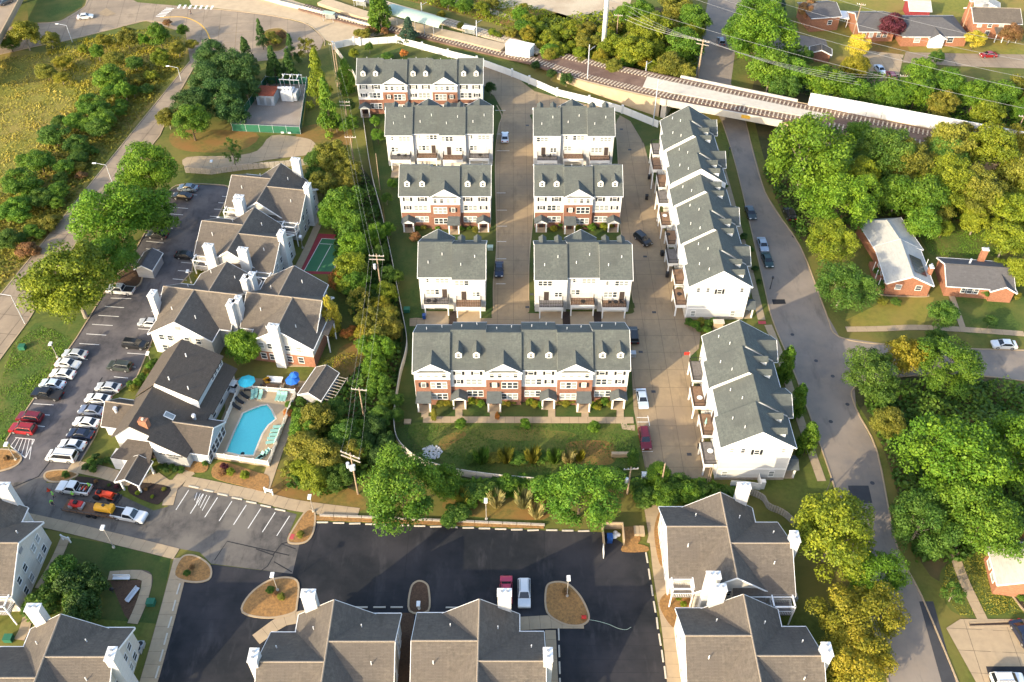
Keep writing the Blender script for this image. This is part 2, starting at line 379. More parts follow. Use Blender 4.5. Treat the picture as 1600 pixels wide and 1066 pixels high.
area('lawn', [(1480, 880), (1560, 840), (1605, 960), (1500, 962), (1470, 920)], 'lawn', .018)
area('lawn', [(1355, 60), (1400, 58), (1420, 85), (1350, 80)], 'dry_grass', .016)
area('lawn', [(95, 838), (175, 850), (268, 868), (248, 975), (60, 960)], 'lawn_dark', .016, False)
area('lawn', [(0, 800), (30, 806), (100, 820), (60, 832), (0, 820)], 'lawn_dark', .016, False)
# ---- west road in concrete panels
wr = slabs('west_road', [(318, 72), (297, 96), (0, 462), (-70, 548), (-70, 655), (0, 562), (42, 505), (130, 362), (165, 318), (250, 212), (272, 160), (306, 100), (335, 78)], .016, 'concrete_road', 3.9, 5.2, R(-8.2), gap=.09, org=G2((0, 462)))
kerb([(297, 96), (150, 277), (0, 462), (-70, 548)], wr, False)
kerb([(306, 100), (272, 160), (250, 212), (130, 362), (42, 505), (0, 562), (-70, 655)], wr, False)
tr_px = [(-60, 100), (60, 72), (95, 66), (180, 45), (228, 33), (290, 52), (297, 96), (332, 88), (385, 98), (440, 92), (500, 78), (507, 62), (480, 38), (430, 26), (370, 18), (330, 14), (215, 4), (185, -12), (137, -12), (133, 10), (95, 33), (50, 38), (-60, 55)]
tr = slabs('station_road', tr_px, .01, 'concrete_road', 5, 6, R(10), gap=.07)
kerb([(-60, 100), (60, 72), (95, 66), (180, 45), (228, 33), (270, 40)], tr)
kerb([(137, -12), (133, 10), (95, 33), (50, 38), (-60, 55)], tr)
kerb([(330, 14), (370, 18), (430, 26), (480, 38), (505, 60), (507, 72)], tr)
sheet('verge', [(45, 36), (90, 31), (128, 10), (134, -12), (40, -12)], .02, 'lawn')
sheet('station_plaza', [(300, 9), (370, 17), (430, 25), (481, 37), (507, 62), (524, 70), (600, 54), (600, 45), (560, 30), (470, 5), (420, -12), (290, -12)], .05, 'platform')
isl = sheet('traffic_island', [(152, 22), (166, 13), (182, 22), (168, 26)], .1, 'concrete_tan')
ri = sheet('roundabout_island', crom([G2(p) for p in ((407, 62), (415, 48), (440, 45), (452, 58), (445, 76), (425, 80))], True), .1, 'dry_grass', world=True)
kerb([(407, 62), (415, 48), (440, 45), (452, 58), (445, 76), (425, 80), (407, 62)], ri)
ln = MB()
for seg in ([(250, 28), (285, 27), (308, 35), (322, 48), (328, 62)],):
    w_ = crom([G2(p) for p in seg]); ln.prism(band(w_, .35), .055, .06)
ln.build('yellow_line', 'line_yellow', tr)
for k in range(7):
    a = G(250 + k * 2.6, 26 - k * 2.1); b_ = MB().box(-1.3, 1.3, -.22, .22, .052, .058).build('crossing_bar', 'line_white', tr); b_.location = (a.x, a.y, 0); b_.rotation_euler.z = R(-8)
    a = G(280 + k * 8.5, 10.5 + k * .3); MB().box(a.x - .35, a.x + .35, a.y - 1.3, a.y + 1.3, .052, .058).build('crossing_bar', 'line_white', tr)
# ---- apartment car park and drives
lot = sheet('parking_lot', [(262, 300), (285, 288), (350, 290), (361, 297), (335, 352), (306, 378), (300, 425), (272, 455), (246, 505), (238, 532), (214, 590), (172, 622), (150, 680), (122, 728), (80, 742), (40, 760), (-60, 790), (-60, 742), (0, 735), (34, 722), (20, 700), (10, 688), (62, 610), (120, 528), (165, 455), (215, 385), (240, 345)], .02, 'asphalt_lot')
kerb([(262, 300), (285, 288), (350, 290), (361, 297)], lot)
kerb([(10, 688), (62, 610), (120, 528), (165, 455), (215, 385), (262, 300)], lot, False)
kerb([(361, 297), (335, 352), (306, 378), (300, 425), (272, 455), (246, 505), (238, 532), (214, 590), (172, 622), (150, 680), (122, 728)], lot, False)
drv = sheet('entrance_drive', [(-60, 825), (-60, 765), (40, 752), (80, 740), (72, 755), (110, 752), (180, 770), (240, 798), (262, 792), (276, 764), (292, 757), (464, 804), (448, 842), (468, 850), (457, 897), (330, 881), (312, 863), (270, 856), (160, 831), (32, 804), (-20, 792)], .028, 'asphalt_old')
blk = sheet('new_asphalt', [(330, 882), (457, 897), (463, 852), (492, 815), (700, 823), (850, 829), (945, 832), (975, 850), (1011, 864), (1046, 1080), (225, 1080), (272, 908), (320, 908)], .024, 'asphalt_new')
def seal(pxs, w=.16, par=drv, z=.034):
    MB().prism(band([G2(p) for p in pxs], w), z - .004, z).build('crack_seal', 'crack_seal', par)
seal([(335, 876), (355, 846), (452, 868)]); seal([(426, 868), (440, 850), (462, 858)]); seal([(400, 858), (428, 868), (418, 885), (404, 895)]); seal([(428, 878), (456, 894)]); seal([(440, 850), (470, 842)]); seal([(0, 770), (60, 745), (95, 700), (130, 640), (160, 590)], .22)
for k in range(9): MB().prism(band([G2((300, 905 + k * 21)), G2((1030, 905 + k * 21 - (k % 2)))], .05), .0245, .0262).build('paving_seam', 'crack_seal', blk)
seal([(500, 818), (470, 905)], .1, blk, .03); seal([(850, 832), (852, 905)], .08, blk, .03); seal([(640, 824), (632, 905)], .07, blk, .03)
for a in ((955, 832), ):
    pass
# parking lines: (stall line from, to)
def pline(a, b, par, w=.14, z=.033, m='line_white'):
    MB().prism(band([G2(a), G2(b)], w), z - .004, z).build('parking_line', m, par)
for a, b in (((277, 303), (308, 305)), ((265, 324), (294, 326)), ((258, 334), (286, 336)), ((254, 345), (278, 346)), ((249, 356), (270, 357)), ((228, 377), (256, 380)), ((228, 389), (249, 391)), ((347, 307), (361, 308)), ((341, 317), (359, 318)), ((335, 327), (358, 328)), ((328, 338), (354, 340)), ((319, 348), (347, 350)), ((283, 410), (304, 412)), ((278, 423), (302, 425)), ((270, 436), (292, 438)), ((256, 447), (285, 449)), ((250, 460), (270, 462)), ((173, 466), (205, 467)), ((164, 479), (194, 481)), ((154, 493), (186, 495)), ((144, 507), (176, 509)), ((135, 522), (166, 524)), ((124, 537), (155, 539)), ((240, 472), (262, 474)), ((236, 487), (258, 488)), ((216, 514), (244, 516)), ((205, 540), (236, 542)),
             ((199, 552), (228, 554)), ((185, 571), (212, 574)), ((178, 589), (200, 591)), ((163, 604), (186, 606)), ((150, 620), (172, 622)), ((137, 637), (160, 639)), ((129, 654), (152, 656)), ((119, 672), (142, 674)), ((109, 690), (134, 692)), ((104, 560), (137, 562)), ((92, 573), (124, 575)), ((82, 586), (113, 588)), ((72, 601), (103, 603)), ((60, 616), (92, 618)), ((52, 631), (84, 633)), ((45, 646), (78, 649)), ((38, 663), (70, 667)), ((24, 684), (54, 687)), ((16, 697), (40, 716)), ((54, 687), (40, 716))):
    pline(a, b, lot)
for k in range(6): pline((26 + k * 5, 684.5 + k * .4), (16 + k * 6, 698 + k * 4), lot, .1)
for k in range(8):
    a = (292 + k * 22.5, 764 + k * 5.8); pline((a[0] + 3, a[1] + 2), (a[0] - 17, a[1] + 33), drv, .13, .042)
for k in range(5): pline((308 + k * 5, 770 + k * 1.3), (304 + k * 3, 782 + k * 4), drv, .1, .042)
# wheel stops
ws = MB().box(-.92, .92, -.12, .12, 0, .15).mesh('wheel_stop', 'concrete_white', bevel=.03)
def wstop(px, ang, label, group, z=.026):
    o = inst('wheel_stop', ws, None, (*G2(px), z), ang); tag(o, label, 'wheel stop', group)
for k in range(14):
    wstop((504 + k * 25.3, 816.8 + k * .95), R(random.uniform(-1, 3)), 'white concrete wheel stop on the black asphalt below the hedge bank', 'wheel stops along the far kerb')
for k in range(7):
    wstop((862 + k * 25, 829 + k * .7), R(random.uniform(-1, 3)), 'white concrete wheel stop on the black asphalt below the hedge bank', 'wheel stops along the far kerb') if k < 3 else None
for k in range(9):
    wstop((1010.5 + k * 4.1, 872 + k * 25.6), R(91 + random.uniform(-2, 2)), 'concrete wheel stop beside the long tan path of the twin-gabled apartments', 'wheel stops along the tan path')
for k in range(7):
    wstop((279 - k * 6.6, 921 + k * 26), R(90 + random.uniform(-2, 2)), 'concrete wheel stop beside the path past the small brick patio', 'wheel stops along the patio path')
for x in (565, 593, 620): wstop((x, 949.5), 0, 'concrete wheel stop in front of the roof between the two mulched islands', 'wheel stops by the islands')
for x in (706, 733): wstop((x, 950), 0, 'concrete wheel stop in front of the roof beside the red car', 'wheel stops by the red car')
for k in range(5): wstop((873 + k * .7, 992 + k * 26), R(90), 'concrete wheel stop at the foot of the short walk by the hose', 'wheel stops by the hose')
for k in range(7): wstop((303 + k * 22.5, 761.5 + k * 6), R(-13), 'concrete wheel stop at the head of the angled bays below the pool', 'wheel stops of the angled bays', .03)
# ---- concrete of the townhouse streets: one slab for each panel
cs = slabs('townhouse_street', [(640, 486), (770, 486), (771, 440), (776, 380), (774, 250), (779, 196), (786, 176), (772, 150), (752, 135), (752, 98), (772, 104), (805, 120), (835, 143), (890, 158), (950, 170), (985, 190), (1006, 225), (1026, 300), (1046, 400), (1056, 440), (1060, 475), (1072, 493), (1095, 515), (1092, 545), (1078, 558), (1090, 640), (1103, 700), (1112, 748), (1011, 748), (1000, 690), (990, 640), (986, 560), (986, 510), (640, 510)], .03, 'concrete_tan', 3.2, 4.6, 0, gap=.05, org=(3.5, 120))
for isle in ([(828, 480), (836, 490), (975, 492), (990, 482), (990, 470), (970, 360), (966, 255), (962, 195), (959, 178), (838, 178), (833, 200), (833, 330), (827, 400)], [(650, 497), (757, 498), (768, 490), (769, 440), (772, 300), (775, 200), (766, 165), (700, 160), (700, 300), (640, 480)]):
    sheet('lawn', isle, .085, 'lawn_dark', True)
# drive aprons, garden paths, kerbs of the town houses
strip('kerb', [(771, 482), (771, 440), (776, 380), (774, 250), (779, 200), (784, 182), (776, 165)], .2, 0, .16, 'concrete_walk', True)['kind'] = 'structure'
strip('kerb', [(826, 470), (827, 400), (833, 330), (833, 200), (838, 180)], .2, 0, .16, 'concrete_walk', True)['kind'] = 'structure'
strip('kerb', [(990, 474), (970, 360), (966, 255), (962, 195)], .2, 0, .16, 'concrete_walk', True)['kind'] = 'structure'
# ---- public street on the east with its junction
est = sheet('public_street', [(1085, 130), (1108, -12), (1162, -12), (1150, 70), (1142, 130), (1165, 190), (1195, 300), (1250, 385), (1290, 488), (1312, 527), (1400, 540), (1500, 545), (1620, 548), (1620, 598), (1500, 585), (1400, 590), (1335, 605), (1338, 640), (1370, 705), (1400, 850), (1440, 932), (1502, 1080), (1392, 1080), (1340, 900), (1310, 785), (1290, 720), (1240, 580), (1207, 500), (1190, 430), (1150, 260), (1128, 190), (1110, 160)], .02, 'road_grey')
kerb([(1128, 190), (1150, 260), (1190, 430), (1207, 500), (1240, 580), (1290, 720), (1310, 785), (1340, 900), (1392, 1080)], est)
kerb([(1165, 190), (1195, 300), (1250, 385), (1290, 488), (1312, 527), (1400, 540), (1500, 545), (1620, 548)], est)
kerb([(1620, 598), (1500, 585), (1400, 590), (1335, 605), (1338, 640), (1370, 705), (1400, 850), (1440, 932), (1502, 1080)], est)
sheet('asphalt_patch', [(1436, 940), (1458, 940), (1497, 1080), (1475, 1080)], .026, 'asphalt_patch', parent=est)
sheet('asphalt_patch', [(1325, 759), (1357, 759), (1363, 786), (1329, 787)], .026, 'asphalt_patch', parent=est)
sheet('trench_patch', [(1206, 468), (1226, 468), (1228, 475), (1208, 476)], .028, 'asphalt_new', parent=est)
hole = MB().tube((0, 0, 0), (0, 0, .012), .38, .38, 14).mesh('manhole_cover', 'metal_dark')
for p in ((1238, 523), (1298, 659), (1275, 564), (1301, 588), (1324, 632), (1363, 755), (1240, 370)): inst('manhole_cover', hole, est, (*G2(p), .022))
for p in ((831, 460), (824, 480), (1008, 401), (1022, 488), (1021, 612), (1077, 710), (984, 234), (971, 202), (824, 196), (1001, 550)):
    q = G(*p, .075); MB().box(q.x - .4, q.x + .4, q.y - .3, q.y + .3, .074, .086).build('drain_grate', 'metal_dark', cs)
q = G(1010, 700)
for a, b in (((990, 609), (1008, 609)), ((1008, 609), (1008, 613)), ((995, 653), (1014, 653)), ((996, 660), (1015, 660)), ((1012, 650), (1015, 666)), ((1003, 706), (1020, 706)), ((776, 302), (790, 302)), ((776, 329), (792, 329)), ((776, 354), (792, 354)), ((776, 378), (791, 378)), ((775, 405), (791, 405)), ((775, 444), (790, 444)), ((774, 173), (790, 173)), ((776, 210), (794, 210)), ((776, 236), (796, 236))):
    pline(a, b, cs, .12, .082)
# ---- public paths in slabs
_wk = [0]
def walk(name, px, w, seg=1.6, z=.05, m='concrete_walk', smooth=True):
    _wk[0] += 1; z = .052 + .0031 * (_wk[0] % 9)
    pts = [G2(p) for p in px]
    if smooth: pts = crom(pts, False, 5)
    root = strip(name, offset_line(pts, 0), w, 0, z, 'joint', world=True); root['kind'] = 'structure'
    # resample
    acc = [0]
    for a, b in zip(pts, pts[1:]): acc.append(acc[-1] + math.dist(a, b))
    def at(d):
        for i in range(len(pts) - 1):
            if d <= acc[i + 1] or i == len(pts) - 2:
                t = (d - acc[i]) / max(1e-6, acc[i + 1] - acc[i]); return (pts[i][0] + (pts[i + 1][0] - pts[i][0]) * t, pts[i][1] + (pts[i + 1][1] - pts[i][1]) * t)
    n = max(1, round(acc[-1] / seg)); cuts = [at(acc[-1] * k / n) for k in range(n + 1)]
    L_ = offset_line(cuts, w / 2); R_ = offset_line(cuts, -w / 2); g = .02
    for k in range(n):
        q = [L_[k], L_[k + 1], R_[k + 1], R_[k]]; cx = sum(p[0] for p in q) / 4; cy = sum(p[1] for p in q) / 4
        q = [(cx + (p[0] - cx) * (1 - g * 2 / seg), cy + (p[1] - cy) * (1 - g * 2 / seg)) for p in q]
        MB().prism(q, .01, z + .0215).build('slab', m, root)
    return root
walk('path', [(661, 656), (820, 656.5), (968, 657), (990, 657)], 1.5)
walk('path', [(974, 656), (976, 668), (992, 669)], 1.3, smooth=False)
for x in (664, 717, 771, 862, 914, 969): walk('path', [(x, 636), (x, 652)], 1.3, smooth=False)
walk('path', [(1190, 500), (1160, 380), (1128, 262), (1108, 205)], 1.5, 2.4)
walk('path', [(1284, 752), (1262, 690), (1235, 610), (1216, 548), (1200, 508)], 1.5, 2.4)
walk('path', [(1020, 790), (1030, 850), (1036, 900), (1050, 985), (1060, 1080)], 3.0, 2.0)
walk('path', [(1035, 800), (1025, 825), (1018, 850)], 1.6)
walk('path', [(36, 809), (100, 823), (170, 840), (240, 857), (276, 866)], 2.0, 2.0)
walk('path', [(285, 872), (262, 960), (240, 1040), (228, 1080)], 2.6, 2.0)
walk('path', [(103, 840), (85, 880), (62, 920)], 1.6)
walk('path', [(50, 945), (38, 985), (30, 1000)], 1.6)
walk('path', [(170, 900), (215, 898), (230, 905), (222, 940), (207, 975)], 1.6)
sheet('brick_patio', [(172, 908), (222, 906), (205, 974), (195, 962)], .06, 'tactile_red' if False else 'mulch')
walk('path', [(290, 752), (340, 762), (400, 775), (462, 790), (560, 803)], 2.2, 2.0)
walk('path', [(460, 850), (470, 822), (486, 803)], 1.6)
walk('path', [(455, 650), (432, 710), (412, 768)], 1.9, 2.0)
walk('path', [(240, 745), (268, 762), (284, 745), (300, 735)], 2.2)
walk('path', [(273, 750), (262, 790)], 1.9, smooth=False)
walk('path', [(110, 728), (160, 738), (210, 752), (245, 742)], 2.4)
walk('path', [(1322, 515), (1380, 514), (1430, 512), (1500, 515), (1600, 522)], 1.5, 2.0)
walk('path', [(1486, 460), (1504, 512)], 1.2, smooth=False)
walk('path', [(1475, 820), (1505, 905), (1545, 990), (1580, 1080)], 1.6, 2.0)
walk('path', [(1558, 838), (1575, 862)], 1.3, smooth=False)
walk('path', [(400, 1000), (440, 970), (480, 962)], 2.0, smooth=False)
walk('path', [(652, 950), (653, 920)], 1.3, smooth=False)
walk('path', [(810, 975), (860, 972), (912, 972)], 2.2, smooth=False)
walk('path', [(860, 985), (864, 1080)], 1.6, smooth=False)
walk('path', [(520, 440), (470, 430), (445, 470), (475, 400), (520, 340)], 1.3) if False else None
walk('path', [(460, 430), (480, 390), (500, 345), (520, 300)], 1.6)
slabs('driveway', [(1478, 982), (1500, 968), (1612, 968), (1640, 1080), (1532, 1080)], .075, 'concrete_walk', 3, 3.4, R(-3))
sheet('asphalt_patch', [(1540, 1042), (1612, 1042), (1640, 1080), (1550, 1080)], .125, 'asphalt_new')
slabs('driveway', [(1330, 100), (1345, 78), (1412, 86), (1400, 138), (1368, 138)], .03, 'concrete_walk', 3, 3.4)
slabs('residential_street', [(1415, 82), (1500, 84), (1620, 86), (1620, 108), (1500, 104), (1410, 98)], .03, 'concrete_road', 4, 5)
slabs('substation_drive', [(425, 212), (470, 215), (490, 222), (492, 240), (420, 250), (330, 268), (290, 262), (292, 246), (360, 244), (402, 236)], .03, 'concrete_walk', 3.5, 5, smooth=True)
slabs('driveway', [(1404, 350), (1395, 400), (1372, 405), (1356, 380), (1372, 352)], .02, 'concrete_walk', 3, 3)
area('rough_verge', [(560, -12), (640, 2), (720, 22), (800, 45), (835, 70), (905, 40), (850, 12), (760, -12)], 'dry_grass', .012)
sheet('gravel_track', [(640, -12), (690, 2), (760, 20), (800, 32), (830, 44), (830, 37), (765, 12), (700, -6), (690, -12)], .018, 'pale_gravel')
area('lawn', [(1180, 60), (1320, 60), (1420, 66), (1620, 62), (1620, 86), (1410, 82), (1300, 100)], 'meadow_grass', .013)
area('lawn', [(1240, -12), (1620, -12), (1620, 60), (1250, 60)], 'meadow_grass', .0125, False)
# pale yard beyond the railway
sheet('gravel_yard', [(760, -12), (770, 12), (820, 15), (850, 14), (905, 30), (975, 36), (985, 5), (990, -12)], .02, 'pale_gravel')
sheet('dirt_yard', [(1180, 0), (1200, 45), (1290, 62), (1300, 90), (1245, 100), (1180, 90), (1160, 30)], .014, 'road_grey')
# ---- planted islands with kerbs
def bed(name, px, m, z=.12, k=True, smooth=True):
    pts = [G2(p) for p in px]; pts = crom(pts, True) if smooth else pts
    mb = MB().prism(pts, .0, z); o = mb.build(name, m); o['kind'] = 'structure'
    if k: strip('kerb', pts + [pts[0]], .28, 0, z + .03, 'concrete_walk', False, o, True)
    return o
bed('planted_island', [(379, 957), (390, 930), (420, 908), (450, 903), (466, 912), (464, 945), (458, 958), (420, 966)], 'straw_mulch')
bed('planted_island', [(640, 955), (642, 920), (652, 909), (664, 911), (670, 922), (669, 955)], 'mulch')
bed('planted_island', [(855, 957), (853, 922), (862, 911), (885, 912), (905, 930), (918, 955), (919, 970), (905, 978), (880, 975)], 'straw_mulch')
bed('planted_island', [(273, 900), (283, 873), (300, 868), (320, 877), (330, 890), (326, 906), (300, 910)], 'straw_mulch')
bed('planted_island', [(450, 845), (462, 822), (480, 798), (492, 803), (490, 830), (480, 846), (462, 850)], 'straw_mulch')
bed('planted_island', [(-10, 735), (-10, 706), (18, 704), (33, 714), (28, 726), (10, 734)], 'straw_mulch')
bed('planted_island', [(70, 747), (74, 738), (100, 735), (122, 742), (100, 752), (80, 753)], 'straw_mulch')
bed('planted_island', [(177, 440), (190, 425), (210, 417), (222, 428), (218, 445), (200, 451)], 'mulch')
bed('planted_island', [(972, 862), (978, 848), (995, 850), (1012, 855), (1010, 862)], 'straw_mulch', .105, k=False)
bed('planted_island', [(976, 852), (974, 824), (1002, 822), (1000, 846), (990, 856)], 'straw_mulch', k=False, smooth=False)
for k_ in range(2): MB().box(*(lambda g_: (g_.x - .8 + k_ * .85, g_.x + k_ * .85, g_.y - .8, g_.y + .8))(G(998, 832)), 0, .7).build('planter_block', 'concrete_walk')['kind'] = 'structure'
bed('planted_island', [(1030, 945), (1045, 925), (1078, 920), (1085, 960), (1070, 978), (1050, 980)], 'straw_mulch', k=False)
bed('planted_island', [(1022, 830), (1032, 800), (1038, 850), (1040, 880), (1030, 880)], 'straw_mulch', k=False)
bed('flower_bed', [(125, 745), (180, 755), (190, 766), (170, 769), (122, 757)], 'dark_mulch', k=False)
bed('flower_bed', [(202, 770), (210, 755), (266, 762), (252, 785), (238, 787)], 'dark_mulch', k=False)
bed('flower_bed', [(332, 745), (345, 722), (400, 738), (420, 745), (415, 768), (380, 760)], 'straw_mulch', k=False)
bed('flower_bed', [(290, 735), (300, 722), (324, 724), (320, 738)], 'straw_mulch', k=False)
bed('flower_bed', [(1548, 875), (1555, 862), (1575, 862), (1600, 920), (1612, 960), (1600, 955), (1570, 915)], 'dark_mulch')
bed('flower_bed', [(1513, 974), (1588, 971), (1590, 978), (1515, 980)], 'dark_mulch', smooth=False)
bed('flower_bed', [(493, 806), (700, 815), (850, 820), (850, 826), (700, 821), (493, 813)], 'straw_mulch', k=False, smooth=False)
bed('flower_bed', [(1382, 455), (1440, 458), (1446, 464), (1380, 462)], 'mulch')
bed('flower_bed', [(623, 958), (647, 958), (643, 1080), (618, 1080)], 'mulch', .06, k=False, smooth=False)
# ================================================================ TOWN HOUSES
_wc = {}
def win_meshes(w, h):
    k = (round(w, 2), round(h, 2))
    if k not in _wc:
        t = .08; f = MB()
        f.box(-w / 2 - t, w / 2 + t, -.07, .02, h / 2, h / 2 + t + .03).box(-w / 2 - t, w / 2 + t, -.09, .02, -h / 2 - t - .02, -h / 2)
        f.box(-w / 2 - t, -w / 2, -.06, .02, -h / 2, h / 2).box(w / 2, w / 2 + t, -.06, .02, -h / 2, h / 2).box(-w / 2, w / 2, -.045, .02, -.035, .035)
        p = MB().poly([(-w / 2, -.015, -h / 2), (w / 2, -.015, -h / 2), (w / 2, -.015, h / 2), (-w / 2, -.015, h / 2)])
        s = MB().box(-.2, .2, -.06, .01, -h / 2 - .03, h / 2 + .03)
        for z in (-.25, .25): s.box(-.14, .14, -.075, -.05, h * z - h * .2, h * z + h * .2)
        pm = p.mesh('pane', 'glass'); pp = pm.copy(); pp.materials.clear(); pp.materials.append(MATS['glass_pale'])
        _wc[k] = (f.mesh('window', 'trim_white'), pm, pp, s.mesh('shutter', 'shutter_black'))
    return _wc[k]
def window(par, x, y, z, rz=0, w=.8, h=1.4, shut=False, pale=.35):
    f, p, pp, s = win_meshes(w, h)
    o = inst('window', f, par, (x, y, z), rz); inst('pane', pp if random.random() < pale else p, o)
    if shut:
        for sx in (-1, 1): inst('shutter', s, o, (sx * (w / 2 + .3), 0, 0))
    return o
def windows(par, x, y, z, n, rz=0, w=.8, h=1.4, gap=.16, pale=.5, ax=(1, 0)):
    for k in range(n):
        d = (k - (n - 1) / 2) * (w + gap); window(par, x + d * ax[0], y + d * ax[1], z, rz, w, h, False, pale)
DEP = 11.5; ZE = 8.8; ZR = 12.5; SL = (ZR - ZE) / (DEP / 2)
_dc = {}
def dormer(par, x, y0, z0):
    """small gabled dormer: cheeks, face, roof and window"""
    if not _dc:
        b = MB().box(-.58, .58, 0, 2.0, -.6, 1.15)
        b.poly([(-.58, 0, 1.15), (.58, 0, 1.15), (0, 0, 1.62)]); _dc['b'] = b.mesh('dormer', 'trim_white')
        r = MB()
        for s in (-1, 1): r.slab([(0, -.18, 1.78), (s * .78, -.18, 1.12), (s * .78, 3.4, 1.12), (0, 3.4, 1.78)] if s > 0 else [(0, -.18, 1.78), (0, 3.4, 1.78), (s * .78, 3.4, 1.12), (s * .78, -.18, 1.12)], .1)
        _dc['r'] = r.mesh('dormer_roof', 'shingle_green', uv=True)
    o = inst('dormer', _dc['b'], par, (x, y0, z0)); inst('dormer_roof', _dc['r'], o)
    f, p, pp, s = win_meshes(.5, .85); w = inst('window_frame', f, o, (0, -.01, .55)); inst('pane', p, o, (0, -.02, .55))
def porch(par, x, y, kind):
    for s in (-1, 1): MB().box(x + s * 1.05 - .14, x + s * 1.05 + .14, y - 1.75, y - 1.47, 0, 2.5).build('porch_column', 'trim_white', par)
    MB().box(x - 1.25, x + 1.25, y - 1.85, y, .0, .14).build('porch_floor', 'concrete_walk', par)
    MB().box(x - 1.28, x + 1.28, y - 1.86, y - .02, 2.5, 2.72).build('porch_beam', 'trim_white', par)
    r = MB()
    if kind == 'G':
        r.slab([(x - 1.4, y - 2.05, 2.72), (x + 1.4, y - 2.05, 2.72), (x + 1.3, y, 3.65), (x - 1.3, y, 3.65)], .1)
    else:
        for s in (-1, 1):
            q = [(x, y - 2.1, 3.6), (x + s * 1.55, y - 2.1, 2.68), (x + s * 1.55, y, 2.68), (x, y, 3.6)]; r.slab(q if s > 0 else q[::-1], .1)
        g = MB().poly([(x - 1.3, y - 1.87, 2.72), (x + 1.3, y - 1.87, 2.72), (x, y - 1.87, 3.45)]); g.build('porch_gable', 'trim_white', par)
    r.build('porch_roof', 'shingle_porch', par, uv=True)
    MB().box(x - .45, x + .45, y - .08, y + .02, .1, 2.15).build('door', 'door_dark', par)
_rl = {}
def railing(par, x0, x1, y0, y1, z, m='railing_dark'):
    r = MB()
    for a, b in (((x0, y0), (x0, y1)), ((x0, y1), (x1, y1)), ((x1, y1), (x1, y0))):
        L = math.dist(a, b); n = max(2, int(L / .22))
        r.tube((*a, z + 1.02), (*b, z + 1.02), .045, n=4); r.tube((*a, z + .1), (*b, z + .1), .03, n=4)
        for k in range(n + 1):
            t = k / n; r.tube((a[0] + (b[0] - a[0]) * t, a[1] + (b[1] - a[1]) * t, z), (a[0] + (b[0] - a[0]) * t, a[1] + (b[1] - a[1]) * t, z + 1.02), .05 if k in (0, n) else .016, n=4, cap=False)
    return r.build('railing', m, par)
